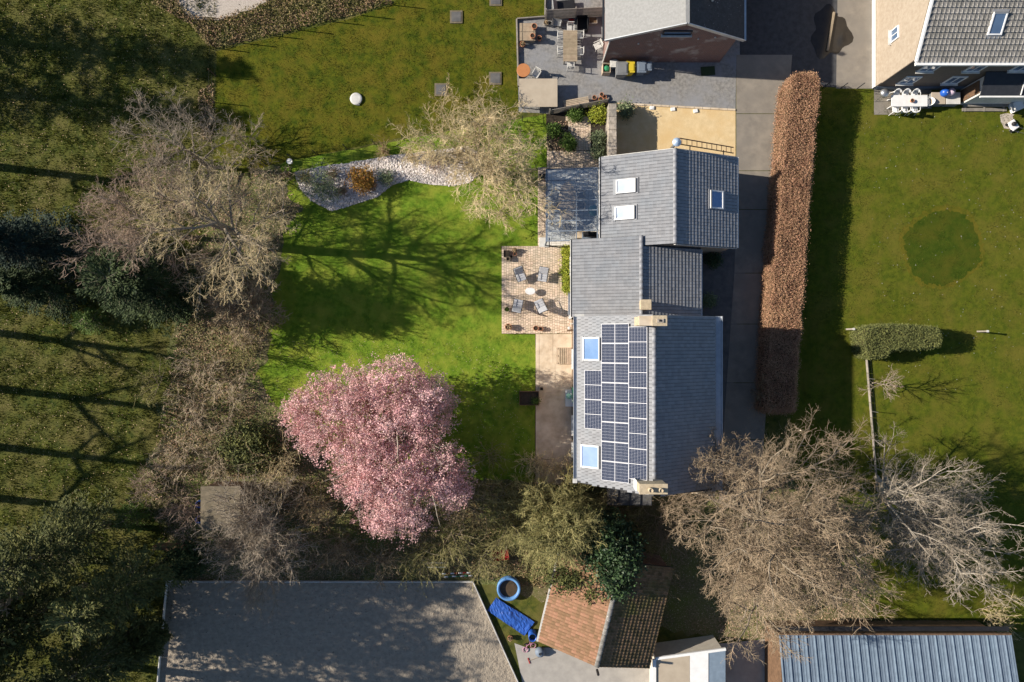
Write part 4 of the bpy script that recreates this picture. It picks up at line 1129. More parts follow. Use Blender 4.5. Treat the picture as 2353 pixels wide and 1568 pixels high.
MB().bar((ex0 - 0.04, eyf, ehe + 0.03), (ex0 - 0.04, eyr, ehr + 0.03), 0.12, 0.20).build('verge_board', MT['white'], ne, world=True)
sk = Vector((0, 1, sl_)).normalized()
p = Vector((28.75, 18.85, ehe + (18.85 - eyf) * sl_))
skylight(ne, p, (1, 0, 0), sk, 0.85, 1.25, MT['pane'])
for x, z, w, h in ((26.1, 3.65, 1.0, 1.15), (29.0, 3.65, 1.0, 1.15), (26.0, 1.6, 1.0, 1.15), (28.95, 1.6, 1.0, 1.15), (31.9, 3.75, 1.1, 1.2), (34.5, 3.75, 1.1, 1.2)):
    window(ne, (x, 17.08, z), (1, 0, 0), (0, 0, 1), w, h)
window(ne, (24.48, 19.6, 2.6), (0, -1, 0), (0, 0, 1), 0.8, 0.9); window(ne, (24.48, 22.4, 4.6), (0, -1, 0), (0, 0, 1), 0.7, 0.9)
an = MB()
q = slab([(30.05, 15.75, 2.42), (38, 15.75, 2.42), (38, 17.05, 3.0), (30.05, 17.05, 3.0)], 0.08); an.raw(q.v, q.f)
an.build('annex_roof', MT['dark'], ne, world=True)
MB().prism([(30.35, 15.98), (38, 15.98), (38, 17.02), (30.35, 17.02)], 0, 2.34).build('annex_wall', MT['offwhite'], ne, world=True)
MB().bar((30.05, 15.68, 2.38), (38, 15.68, 2.38), 0.10, 0.10).bar((32.6, 15.75, 2.47), (32.6, 17.05, 3.05), 0.05, 0.05).build('annex_gutter', MT['white'], ne, world=True)
door(ne, (30.33, 16.5, 1.0), (0, -1, 0), 0.8, 1.9, MT['brown_wood'])

# ------------------------------------------------------------------ clay tiled barn at the bottom
ax = Vector((0.235, 0.972, 0)).normalized(); pr = Vector((ax.y, -ax.x, 0))
b0 = Vector((5.20, -20.0, 0)); bl = 6.6; bh, be, br = 3.62, 2.7, 4.3
barn = thing('clay_barn', 'small barn with orange clay tiles on one slope and mossy tiles on the other', 'barn', b0 + ax * 3)
r0_, r1_ = b0 + Vector((0, 0, br)), b0 + ax * bl + Vector((0, 0, br))
l0_, l1_ = b0 - pr * bh + Vector((0, 0, be)), b0 - pr * bh + ax * bl + Vector((0, 0, be))
g0_, g1_ = b0 + pr * bh + Vector((0, 0, be)), b0 + pr * bh + ax * bl + Vector((0, 0, be))
bra = slab([l0_, r0_, r1_, l1_], 0.14).build('roof', MT['tile_under'], barn, world=True)
brb = slab([g0_, r0_, r1_, g1_], 0.14).build('roof', MT['tile_under'], barn, world=True)
vs = []
for q in (0.15, bl - 0.15):
    for off, z in ((-3.4, 0), (3.4, 0), (3.4, 2.62), (0, 4.12), (-3.4, 2.62)):
        vs.append(tuple((b0 + ax * q + pr * off)[:2]) + (z,))
MB().raw(vs, [(0, 1, 2, 3, 4), (9, 8, 7, 6, 5)] + [(i, 5 + i, 5 + (i + 1) % 5, (i + 1) % 5) for i in range(5)]).build('wall', MT['red_brick'], barn, world=True)
sv = r0_ - l0_
tl = slope_tiles(l1_, -ax, bl, sv, sv.length - 0.03, w=0.20, g=0.29)
tl.sort(key=lambda m: m.col[3][1])
lay_tiles(barn, bra, tl, 0.20, 0.29, MT['clay_tile'], 300, nose=0.05, wave=0.03)
sv = r0_ - g0_
tr = slope_tiles(g0_, ax, bl, sv, sv.length - 0.03, w=0.20, g=0.29)
tr.sort(key=lambda m: m.col[3][1])
lay_tiles(barn, brb, tr, 0.20, 0.29, MT['moss_tile'], 240, nose=0.06, wave=0.04, name='mossy_tile')
ridge_row(barn, r0_ + Vector((0, 0, 0.05)), r1_ + Vector((0, 0, 0.05)), MT['old_tile'], 0.42, 0.16)
MB().bar(l0_ - pr * 0.07, l1_ - pr * 0.07, 0.12, 0.10).build('gutter', MT['offwhite'], barn, world=True)
MB().tube([b0 + Vector((0, -0.1, 4.5)), b0 + Vector((0.0, -0.1, 5.1))], 0.08, 8).build('stove_pipe', MT['black'], barn, world=True)
dq = b0 + ax * 0.10; door(barn, (dq.x, dq.y, 1.05), pr, 1.6, 2.1, MT['brown_wood'])

# ------------------------------------------------------------------ ribbed metal shed, bottom right
ms = thing('metal_shed', 'long shed under a blue grey ribbed metal roof', 'shed', (24.0, -21.0, 0))
yt, yb_, zt, zb = -18.62, -25.0, 3.0, 4.5
MB().prism([(17.1, -24.8), (31.4, -24.8), (31.4, -18.9), (17.1, -18.9)], 0, 2.85).build('wall', MT['brown_wood'], ms, world=True)
npan = 27; pw = (31.63 - 16.9) / npan
for i in range(npan):
    a, b = 16.9 + i * pw, 16.9 + (i + 1) * pw
    mb = slab([(a, yb_, zb), (b, yb_, zb), (b, yt, zt), (a, yt, zt)], 0.03)
    for f_, hh, ww in ((0.04, 0.075, 0.05), (0.36, 0.018, 0.05), (0.68, 0.018, 0.05)):
        q = slab([(a + f_ * pw, yb_, zb + hh), (a + f_ * pw + ww, yb_, zb + hh), (a + f_ * pw + ww, yt, zt + hh), (a + f_ * pw, yt, zt + hh)], hh - 0.002); mb.raw(q.v, q.f)
    mb.build('roof_sheet', MT['metal_roof'], ms, world=True)
MB().bar((16.9, yt + 0.06, zt - 0.05), (31.6, yt + 0.06, zt - 0.05), 0.10, 0.16).build('fascia', MT['brown_wood'], ms, world=True)
MB().bar((16.9, yt + 0.32, zt - 0.20), (31.6, yt + 0.32, zt - 0.20), 0.30, 0.05).build('gutter', MT['black'], ms, world=True)

# flat roofed outbuilding beside the yard
fo = thing('flat_outbuilding', 'low flat roofed outbuilding with white edge beside the mossy barn roof', 'outbuilding', (11.3, -21.5, 0))
MB().prism([(9.3, -24.5), (13.6, -24.5), (13.6, -19.9), (9.3, -20.5)], 0, 2.3).build('wall', MT['render_wall'], fo, world=True)
MB().prism([(9.2, -24.6), (11.4, -24.6), (11.4, -20.15), (9.2, -20.4)], 2.304, 2.42).build('roof', MT['beige_top'], fo, world=True)
MB().prism([(11.42, -24.6), (12.6, -24.6), (12.6, -20.0), (11.42, -20.15)], 2.304, 2.43).build('roof', MT['white'], fo, world=True)
MB().prism([(12.62, -24.6), (13.7, -24.6), (13.7, -19.8), (12.62, -20.0)], 2.304, 2.40).build('roof', MT['metal_roof'], fo, world=True)
MB().bar((9.2, -20.36, 2.44), (13.7, -19.75, 2.44), 0.16, 0.14).bar((9.12, -20.4, 2.44), (9.12, -24.6, 2.44), 0.22, 0.14).build('parapet', MT['white'], fo, world=True)

# small flat shed at the south-west corner
sh = thing('flat_shed', 'small flat roofed shed with pale felt roof behind the bare tree', 'shed', (-19.0, -11.0, 0))
a = XY(461, 1118, 2.1); b = XY(552, 1219, 2.1)
MB().prism([(a[0] + 0.1, b[1] + 0.1), (b[0] - 0.1, b[1] + 0.1), (b[0] - 0.1, a[1] - 0.1), (a[0] + 0.1, a[1] - 0.1)], 0, 2.0).build('wall', MT['brown_wood'], sh, world=True)
MB().prism([(a[0], b[1]), (b[0], b[1]), (b[0], a[1]), (a[0], a[1])], 2.003, 2.1).build('roof', MT['shed_felt'], sh, world=True)
# ------------------------------------------------------------------ trees
def at(u, v, z=0.0):
    """foot of something whose middle, z metres up, is seen at u, v"""
    x, y = XY(u, v, z); return (x, y, 0.0)
TB = lambda a, b, c: (MT[a], MT[b], MT[c])
bare_tree('bare_tree', 'tall leafless tree with dense tan twigs over the meadow edge', at(300, 505, 7), 9.8, 5.2, TB('bark', 'bark', 'twig_pink'), 21, limbs=14, kids=(7, 6, 5, 3), thin=0.8, twig=0.007, low=0.3, el=(0.1, 1.1))
bare_tree('lichen_tree', 'tall leafless tree with cream lichen twigs at the left lawn edge', at(520, 530, 6), 10.2, 4.9, TB('bark', 'bark', 'twig_lichen'), 22, limbs=11, kids=(7, 6, 5, 3), twig=0.0065, trunk=0.72, low=0.42, el=(0.1, 1.0), r0=0.36, thin=0.75)
bare_tree('lichen_tree', 'lower leafless tree with cream twigs beside the dense lawn shadow', at(535, 690, 4.0), 5.8, 2.7, TB('bark', 'bark_lichen', 'twig_tan'), 24, limbs=13, kids=(7, 6, 5), twig=0.012, stems=2, trunk=0.5, low=0.25, el=(0.1, 1.0))
bare_tree('bare_tree', 'leafless tree with fine pale twigs above the north west corner', at(400, 335, 5), 7.8, 4.5, TB('bark', 'bark', 'twig_pale'), 23, limbs=12, kids=(6, 6, 5, 3), thin=0.8, twig=0.007, low=0.25, el=(0.15, 1.0))
bare_tree('bare_tree', 'leafless round tree with grey fan of branches by the arena corner', at(580, 1240, 5), 8.0, 4.0, TB('bark', 'bark', 'twig_pale'), 25, limbs=22, kids=(8, 7, 6), twig=0.010, trunk=0.4, low=0.4, el=(0.25, 1.2))
bare_tree('great_bare_tree', 'huge leafless tree with tan twigs over the house corner', at(1812, 1236, 9), 14.0, 6.5, TB('bark', 'bark', 'twig_tan'), 26, limbs=26, kids=(8, 7, 6, 4), thin=0.8, twig=0.0085, trunk=0.45, low=0.3, el=(0.15, 1.25), buds=(MT['twig_tan'], 0.03, 0.3), r0=0.42)
bare_tree('grey_barked_tree', 'leafless multi trunk tree with smooth pale grey bark on the east lawn', at(2028, 1108, 0.3), 12.5, 5.0, TB('bark_pale', 'bark_pale', 'twig_pale'), 27, limbs=11, kids=(5, 5, 4, 3), thin=0.8, twig=0.007, stems=4, trunk=0.8, low=0.25, el=(0.5, 1.2), wob=0.09, r0=0.26)
bare_tree('young_bare_tree', 'slender young leafless tree beside the low concrete edging', at(2003, 880, 0), 3.9, 1.4, TB('bark', 'bark', 'twig_pink'), 28, limbs=11, kids=(5, 5), twig=0.007, low=0.3, el=(0.4, 1.1), r0=0.05)
bare_tree('lichen_tree', 'leafless pale yellow tree between the stone bed and the canopy', at(1112, 352, 4.6), 7.2, 5.2, TB('bark', 'bark_lichen', 'twig_lichen'), 29, limbs=11, kids=(6, 6, 5, 3), thin=0.75, twig=0.0075, stems=2, trunk=0.5, low=0.25, el=(0.05, 0.9), wob=0.26)
bare_tree('olive_tree', 'olive twigged leafless tree between the house and the clay barn', at(1300, 1240, 4.5), 7.0, 4.0, TB('bark', 'twig_olive', 'twig_olive'), 30, limbs=18, kids=(7, 7, 6), twig=0.010, stems=3, trunk=0.5, low=0.2, el=(0.1, 1.1), buds=(MT['yew'], 0.045, 0.5))
# trees standing left of the view: their trunks and crowns throw the shadows that cross the meadow
for i, (x, y, h, r, lb) in enumerate([(-41.5, 12.6, 13.0, 3.0, 'tall leafless tree beyond the left edge, northernmost of its row'), (-43.5, 1.6, 13.5, 3.4, 'tall leafless tree beyond the left edge, second of its row'),
        (-42.0, -2.3, 13.5, 3.6, 'tall leafless tree beyond the left edge, middle of its row'), (-43.0, -6.2, 14.0, 3.4, 'tall leafless tree beyond the left edge, fourth of its row'), (-41.5, -9.9, 13.0, 3.4, 'tall leafless tree beyond the left edge, southernmost of its row')]):
    bare_tree('meadow_tree', lb, (x, y, 0), h, r, TB('bark', 'bark', 'twig_brown'), 40 + i, limbs=6, kids=(4, 4), twig=0.016, low=0.55, trunk=0.75, r0=0.36, twobble=0.012, wob=0.08, group='row of trees left of the meadow')
for i, (x, y, h, r, lb) in enumerate([(-30.2, -14.6, 14.5, 3.4, 'tall thin leaved tree beyond the left edge, upper of three'), (-30.8, -18.2, 15.5, 3.6, 'tall thin leaved tree beyond the left edge, middle of three'), (-29.6, -21.6, 14.5, 3.4, 'tall thin leaved tree beyond the lower left corner')]):
    leafy('arena_tree', lb, (x, y, 0), [((0, 0, h * 0.55), (r, r, h * 0.28)), ((r * 0.3, r * 0.3, h * 0.8), (r * 0.7, r * 0.7, h * 0.18)), ((-r * 0.3, -r * 0.2, h * 0.4), (r * 0.8, r * 0.8, h * 0.18))], MT['yew'], 300 + i, 380, 12, 0.32, 0.15, trunk=(h * 0.8, 0.3), shell=0.8, group='thin leaved trees left of the arena', limbs=16)
def ever(name, label, base, h, r, mat, seed, n=150, per=110, size=0.085, cone=0.8, group=None, cat='tree', low=0.08, droop=0.25):
    """evergreen: whorls of feathery boughs round an upright trunk"""
    rng = np.random.default_rng(seed)
    root = thing(name, label, cat, base, 0, group)
    t = low + (1 - low) * (np.arange(n) + rng.random(n)) / n
    L = r * (1 - t * cone * 0.98) ** 0.75 * rng.uniform(0.6, 1.2, n)
    az = np.arange(n) * 2.399 + rng.normal(size=n) * 0.35
    el = 0.75 * (t - 0.35) + rng.normal(size=n) * 0.12
    D = np.stack([np.cos(az) * np.cos(el), np.sin(az) * np.cos(el), np.sin(el)], 1)
    q = rng.random((n, per)) ** 0.75 * 0.95 + 0.05
    lat = np.stack([-np.sin(az), np.cos(az), np.zeros(n)], 1)
    wd = (0.05 + 0.20 * L[:, None] * q * (1.15 - q)) * rng.normal(size=(n, per))
    P_ = np.stack([np.zeros(n), np.zeros(n), t * h * 0.97], 1)[:, None] + D[:, None] * (L[:, None] * q)[..., None] + lat[:, None] * wd[..., None]
    P_[..., 2] += -droop * q ** 2 * L[:, None] * 0.5 + rng.normal(size=(n, per)) * 0.06
    C = P_.reshape(-1, 3); m = len(C)
    d = np.repeat(D, per, 0) + np.repeat(lat, per, 0) * np.sign(wd).reshape(-1, 1) * rng.uniform(0.2, 0.9, (m, 1)) + rng.normal(size=(m, 3)) * 0.25
    d = unit_v(d); e = unit_v(np.cross(d, unit_v(rng.normal(size=(m, 3)) * 0.6 + np.array([0, 0, 1.0]))))
    sz = (rng.uniform(0.6, 1.3, m) * size)[:, None]
    V = np.stack([C - d * sz, C + e * sz * 0.38, C + d * sz * 1.2, C - e * sz * 0.38], 1).reshape(-1, 3)
    V[:, 2] = np.maximum(V[:, 2], 0.015)
    tone = np.clip(np.repeat(rng.random(n), per) * 0.6 + rng.random(m) * 0.4, 0, 0.999)
    np_obj('crown', V, np.arange(m * 4).reshape(-1, 4), mat, root, rnd=tone)
    T0 = np.array([[[0, 0, -0.08], [0, 0, h * 0.5], [0, 0, h * 0.97]]], dtype=float)
    V1, F1 = tubes(T0, taper(1, 3, 0.022 * h + 0.04, 0.12), 8)
    B0 = np.stack([np.stack([np.zeros(n), np.zeros(n), t * h * 0.97], 1), np.stack([np.zeros(n), np.zeros(n), t * h * 0.97], 1) + D * L[:, None] * 0.8], 1)
    V2, F2 = tubes(B0, taper(n, 2, 0.022, 0.3), 3)
    np_obj('trunk', np.concatenate([V1, V2]), np.concatenate([F1, F2 + len(V1)]), MT['bark'], root)
    return root
ever('dark_conifer', 'tall dense conifer beyond the top left corner', (-37.6, 20.6, 0), 10.5, 2.9, MT['blueconifer'], 51, n=220)
ever('dark_conifer', 'tall dense conifer beyond the left edge by the shaded meadow', (-40.5, 17.4, 0), 12.0, 2.8, MT['blueconifer'], 52, n=220)
ever('dark_conifer', 'dark blue green conifer at the left edge', at(45, 560, 4), 8.0, 2.9, MT['blueconifer'], 53, n=260, per=120)
ever('dark_conifer', 'dark conifer between the left edge and the tan tree', at(75, 660, 3), 6.0, 2.3, MT['conifer'], 54, n=190)
ever('broad_evergreen', 'broad dark green evergreen below the tall tan tree', at(320, 650, 4.2), 7.8, 3.0, MT['conifer'], 55, n=320, per=130, cone=0.55)
ever('green_bush', 'small bright green bush under the broad evergreen', at(205, 735, 0.8), 1.7, 1.1, MT['green_leaf'], 56, n=90, per=40, size=0.06, cat='bush', cone=0.5)
for i, (u, v, z, h, r, lb, mt) in enumerate([(110, 1265, 6, 10.0, 2.9, 'olive evergreen tree with feathery crown, northernmost at the lower left', 'yew'), (265, 1365, 6, 10.5, 2.7, 'olive evergreen tree nearest the arena corner', 'yew'),
        (50, 1430, 6, 10.5, 3.0, 'olive evergreen tree at the bottom left edge', 'yew'), (200, 1530, 6, 11.0, 2.9, 'olive evergreen tree at the bottom left, beside the arena edge', 'yew'), (325, 1480, 2.5, 4.8, 1.5, 'narrow olive evergreen shrub against the arena board', 'yew')]):
    ever('olive_evergreen', lb, at(u, v, z), h, r, MT[mt], 60 + i, n=150, per=120, cone=0.6, group='evergreens at the lower left', low=0.2, size=0.095)
ever('meadow_bush', 'small green bush on the meadow near the lower evergreens', at(300, 1190, 0.9), 1.9, 1.3, MT['green_leaf'], 67, n=90, per=40, size=0.06, cat='bush', cone=0.5)
# evergreen holly by the barn
leafy('holly_tree', 'glossy dark green holly leaning over the clay barn roof', at(1410, 1285, 4.2), [((0, 0, 3.2), (1.8, 1.9, 2.4)), ((0.2, -1.5, 3.7), (1.0, 1.0, 1.3)), ((-0.5, 1.4, 3.0), (1.5, 1.3, 1.9))], MT['ivy'], 70, 1700, 16, 0.2, 0.10, trunk=(4.2, 0.16), up=0.4)
leafy('olive_shrub', 'olive green leafy growth draped over the clay barn roof edge', at(1325, 1345, 3.4), [((0, 0.3, 2.6), (1.9, 0.9, 1.3)), ((1.3, -0.5, 3.0), (0.9, 0.8, 1.1))], MT['yew'], 71, 700, 16, 0.2, 0.08, trunk=(2.6, 0.08), up=0.3, cat='shrub')
# the plum in pink leaf
pb = at(872, 985, 4.5)
def pk(u, v, z): x, y = XY(u, v, z); return (x - pb[0], y - pb[1], z)
leafy('pink_plum_tree', 'big pink leaved plum tree with two rounded crown lobes on the lawn', pb,
      [(pk(790, 935, 4.2), (3.0, 2.5, 2.2)), (pk(905, 920, 4.8), (3.2, 2.7, 2.4)), (pk(985, 945, 4.2), (1.8, 2.2, 1.9)), (pk(840, 1030, 4.6), (2.7, 1.8, 2.0)), (pk(900, 1095, 5.2), (2.6, 2.0, 2.0)),
       (pk(995, 1075, 4.6), (2.1, 1.9, 1.9)), (pk(905, 1185, 4.8), (2.3, 1.5, 1.8)), (pk(690, 950, 3.6), (1.3, 1.5, 1.3)), (pk(830, 1110, 4.2), (1.9, 1.6, 1.6)), (pk(1040, 1120, 4.2), (1.3, 1.5, 1.4)), (pk(720, 1010, 3.6), (1.4, 1.2, 1.3))],
      MT['blossom'], 80, 5200, 24, 0.135, 0.055, trunk=(3.6, 0.24), up=0.1, shell=0.42, limbs=34, bark='bark_pale')
# leafless shrubs along the west border and the south belt
for i, (u, v, rad, h, mt, st, lb) in enumerate([
        (555, 800, 1.7, 2.2, 'twig_olive', 16, 'leafless olive shrub at the lawn edge below the dense shadow'), (470, 850, 1.9, 2.4, 'twig_brown', 18, 'brown leafless shrub on the west border, upper one'),
        (535, 905, 1.7, 2.0, 'twig_tan', 18, 'tan leafless shrub touching the lawn below the upper border shrubs'), (440, 950, 1.9, 2.2, 'twig_pink', 18, 'pinkish leafless shrub in the middle of the west border'),
        (520, 990, 1.8, 1.8, 'twig_tan', 16, 'low tan leafless shrub beside the leaf litter patch'), (405, 1045, 1.9, 2.2, 'twig_pink', 20, 'pinkish leafless shrub at the lower end of the west border'),
        (485, 1065, 1.7, 2.0, 'twig_pale', 18, 'pale leafless shrub at the lower end of the west border'), (345, 1120, 1.8, 2.2, 'twig_pink', 18, 'pinkish leafless shrub at the meadow edge beside the flat shed'),
        (425, 1175, 1.8, 2.4, 'twig_pink', 20, 'pinkish leafless shrub left of the flat shed'), (350, 880, 1.6, 1.8, 'twig_olive', 12, 'thin olive shrub reaching over the meadow'),
        (640, 1060, 1.9, 3.0, 'twig_lichen', 22, 'yellowish leafless shrub left of the pink tree'), (600, 1130, 1.8, 2.6, 'twig_pale', 16, 'pale leafless shrub below the yellowish shrub'),
        (735, 1170, 1.9, 3.0, 'twig_brown', 20, 'brown leafless shrub left of the pink crown tip'), (780, 1270, 1.8, 2.6, 'twig_brown', 20, 'brown leafless shrub between arena and pink tree, left one'),
        (870, 1295, 1.7, 2.2, 'twig_brown', 18, 'brown leafless shrub between arena and pink tree, middle one'), (965, 1290, 1.8, 2.4, 'twig_olive', 20, 'olive brown shrub between arena and pink tree, right one'),
        (1040, 1240, 1.9, 2.8, 'twig_olive', 22, 'olive leafless shrub above the striped jump poles'), (1070, 1160, 1.8, 3.0, 'twig_brown', 18, 'brown leafless shrub right of the pink crown'),
        (1110, 1290, 1.4, 2.2, 'twig_olive', 18, 'olive leafless shrub above the blue pool'), (1150, 1150, 1.7, 3.2, 'twig_olive', 20, 'olive shrub below the dark lawn corner'),
        (1235, 1070, 1.5, 2.4, 'twig_lichen', 22, 'yellow green shrub at the bottom of the concrete strip'), (1120, 1045, 1.5, 1.8, 'twig_olive', 16, 'low olive shrub in the shade right of the pink tree'),
        (1290, 1090, 1.3, 2.2, 'twig_lichen', 18, 'yellowish shrub against the house corner'), (1400, 1175, 1.6, 3.0, 'twig_brown', 16, 'brown leafless shrub behind the house gable'),
        (1450, 1235, 1.7, 3.2, 'twig_olive', 18, 'olive leafless shrub right of the holly behind the house'), (1530, 1210, 1.8, 3.0, 'twig_tan', 18, 'tan leafless shrub below the south chimney'), (1500, 1330, 1.6, 2.6, 'twig_brown', 16, 'brown leafless shrub above the mossy barn slope'), (1180, 1215, 1.7, 3.0, 'twig_olive', 18, 'olive leafless shrub above the faded red cart'), (560, 340, 1.6, 2.2, 'twig_brown', 18, 'brown leafless shrub by the north fence corner'), (600, 395, 1.4, 1.8, 'twig_pale', 16, 'pale leafless shrub left of the stone bed'),
        (620, 480, 1.8, 2.6, 'twig_lichen', 20, 'yellow lichen shrub at the lawn edge below the stone bed'), (560, 720, 1.9, 2.8, 'twig_tan', 20, 'tan leafless shrub at the left end of the dense lawn shadow'),
        (1745, 900, 0.9, 2.2, 'twig_brown', 7, 'sparse leafless sapling at the end of the driveway'), (2290, 1420, 1.7, 2.0, 'twig_lichen', 16, 'yellow green bush at the right end of the metal shed')]):
    if u < 640 and v < 1100 and mt in ('twig_pink', 'twig_tan', 'twig_brown', 'twig_pale'): mt = 'twig_cream'; st = int(st * 0.8)  # shrubs inside the bright plot get the paler, sunlit-looking twig colour
    bd = (MT['yew'], 0.04, 0.55) if mt in ('twig_olive',) else ((MT['yellowgreen'], 0.03, 0.35) if mt == 'twig_lichen' and v > 1000 and u > 1000 else None)
    thicket('bare_shrub', lb, at(u, v, h * 0.45), rad, h, (MT['bark'], MT[mt]), 100 + i, stems=st, kids=(6, 5), twig=0.0095, group='leafless shrubs of the borders', buds=bd)
leafy('olive_bush', 'dense olive green bush between the pink tree and the west border', at(570, 1025, 1.3), [((0, 0, 1.2), (1.9, 1.7, 1.2)), ((0.9, -0.8, 1.1), (1.3, 1.0, 1.0))], MT['yew'], 141, 650, 15, 0.18, 0.075, cat='bush', trunk=(1.2, 0.06))
leafy('olive_bush', 'olive green bush left of the grey fan branched tree', at(425, 1290, 1.2), [((0, 0, 1.1), (1.3, 1.2, 1.1))], MT['conifer'], 142, 380, 15, 0.18, 0.075, cat='bush', trunk=(1.1, 0.05))

# ------------------------------------------------------------------ hedges
def hedge(name, label, pts, h, mat, seed, n_per=900, size=0.055, rough=0.06):
    """clipped hedge from a footprint polygon (metres): leaves over a dark solid added to block light"""
    rng = np.random.default_rng(seed)
    fine = []
    for i in range(len(pts)):
        p, q = np.array(pts[i]), np.array(pts[(i + 1) % len(pts)]); m = max(1, int(np.linalg.norm(q - p) / 0.9))
        fine += [tuple(p + (q - p) * j / m + rng.normal(size=2) * 0.045) for j in range(m)]
    pts = fine
    cxy = np.mean(np.array(pts), axis=0)
    root = thing(name, label, 'hedge', (cxy[0], cxy[1], 0))
    ins = [tuple(cxy + (np.array(p) - cxy) * (1 - 0.24 / max(0.4, np.linalg.norm(np.array(p) - cxy)))) for p in pts]
    MB().prism(ins, 0, h - 0.2).build('light_block', MT['core'], root, world=True)  # added solid that stops light passing through the leaves
    n_ = len(pts); C = []
    a_top = abs(sum(pts[i][0] * pts[(i + 1) % n_][1] - pts[(i + 1) % n_][0] * pts[i][1] for i in range(n_))) / 2
    xs, ys = [p[0] for p in pts], [p[1] for p in pts]
    m = int(a_top * n_per * (max(xs) - min(xs)) * (max(ys) - min(ys)) / a_top)
    px, py = rng.uniform(min(xs), max(xs), m), rng.uniform(min(ys), max(ys), m)
    k = inside(px, py, pts); px, py = px[k], py[k]
    C.append(np.stack([px, py, h + rng.normal(size=len(px)) * rough - 0.03 + 0.06 * np.sin(px * 3 + np.sin(py)) * np.sin(py * 2.3) + 0.05 * np.sin(py * 0.8 + 1)], 1))
    for i in range(n_):
        p, q = np.array(pts[i]), np.array(pts[(i + 1) % n_]); d = q - p; L = np.linalg.norm(d)
        nn = np.array([d[1], -d[0]]) / (L + 1e-9)
        m = int(L * h * n_per * 0.55); t = rng.random(m)[:, None]
        C.append(np.concatenate([p + d * t + nn * rng.normal(size=(m, 1)) * rough * 1.2, rng.uniform(0.03, h, (m, 1))], 1))
    C = np.concatenate(C)
    V, Fq = leaf_quads(C, rng.uniform(0.6, 1.4, len(C)) * size, rng, up=0.1)
    V[:, 2] = np.maximum(V[:, 2], 0.02)
    np_obj('foliage', V, Fq, mat, root, rnd=rng.random(len(C)), world=True)
    return root
hh = 1.88
def hp(u, v): return XY(u, v, hh)
hedge('beech_hedge', 'long clipped beech hedge with dry orange brown leaves along the driveway', [hp(1830, 170), hp(1872, 170), hp(1884, 180), hp(1873, 300), hp(1857, 500), hp(1838, 760), hp(1826, 945), hp(1760, 945), hp(1768, 760), hp(1788, 500), hp(1806, 300), hp(1814, 190)], hh, MT['beech'], 150, n_per=1900, size=0.034, rough=0.085)
def ep(u, v): return XY(u, v, 1.7)
hedge('box_hedge', 'rounded L shaped clipped green hedge on the east lawn', [ep(1990, 754), ep(2035, 750), ep(2150, 751), ep(2161, 762), ep(2160, 790), ep(2150, 799), ep(2045, 804), ep(2040, 820), ep(1995, 823), ep(1986, 800), ep(1984, 765)], 1.7, MT['box_leaf'], 151, n_per=1500, size=0.036, rough=0.07)
def rough_strip(name, label, pts, mats, seed, n, h, size, cat='bramble', holes=()):
    rng = np.random.default_rng(seed)
    px, py = scatter(pts, n, rng, holes)
    m = len(px); z = np.abs(rng.normal(size=m)) * h * (0.6 + 0.5 * np.sin(px * 1.3) * np.cos(py * 1.7)) + 0.04
    V, Fq = leaf_quads(np.stack([px, py, z], 1), rng.uniform(0.5, 1.4, m) * size, rng, up=0.2, aspect=0.4)
    V[:, 2] = np.maximum(V[:, 2], 0.012)
    o = np_obj(name, V, Fq, mats, rnd=rng.random(m)); return tag(o, label, cat, kind='stuff')
rough_strip('bramble_bank', 'tangled brown and green brambles along the top left fence', [(380, -30), (660, -30), (830, -30), (905, 8), (800, 38), (640, 78), (505, 112), (480, 108), (440, 60), (350, 10)], MT['bramble'], 155, 330, 0.22, 0.07, holes=([(400, -40), (635, -40), (605, 8), (555, 26), (500, 42), (445, 38), (418, 14)],))
rough_strip('leaf_drift', 'drift of fallen brown leaves beside the north lawn fence', [(455, 210), (492, 190), (488, 330), (462, 320)], MT['litter_leaf'], 156, 260, 0.05, 0.06, 'leaves')
rough_strip('wall_weeds', 'weeds growing along the top of the metal shed', [(1985, 1420), (2320, 1425), (2320, 1447), (1985, 1447)], MT['yew'], 157, 300, 0.15, 0.06, 'weeds')
rough_strip('border_weeds', 'low green ground cover under the west border shrubs', [(430, 620), (600, 640), (610, 780), (560, 860), (600, 980), (700, 1080), (560, 1100), (360, 1090), (400, 860)], MT['bramble'], 158, 130, 0.12, 0.07, 'ground cover')
rough_strip('belt_weeds', 'tangled undergrowth below the pink tree and olive trees', [(620, 1100), (1230, 1110), (1330, 1130), (1480, 1160), (1480, 1300), (1240, 1350), (1100, 1330), (620, 1330)], MT['bramble'], 159, 130, 0.16, 0.07, 'undergrowth')
litter('fallen_leaves', P_LITTER_W, 60, 0.04, 0.07, MT['litter_leaf'], 'scattered fallen leaves on the west border soil', 160)
litter('oak_leaves', P_LITTER_SE, 60, 0.04, 0.07, MT['litter_leaf'], 'fallen leaves below the huge leafless tree', 161)
litter('drive_leaves', [(1764, 480), (1790, 480), (1758, 1100), (1690, 1130), (1735, 800)], 14, 0.025, 0.05, MT['litter_leaf'], 'dry beech leaves blown along the driveway edge', 162, z=0.03)
litter('plum_petals', [(640, 780), (1130, 790), (1225, 900), (1220, 1100), (1050, 1110), (620, 1050)], 9, 0.018, 0.03, MT['blossom'], 'fallen pink petals on the grass around the plum tree', 163, z=0.04)
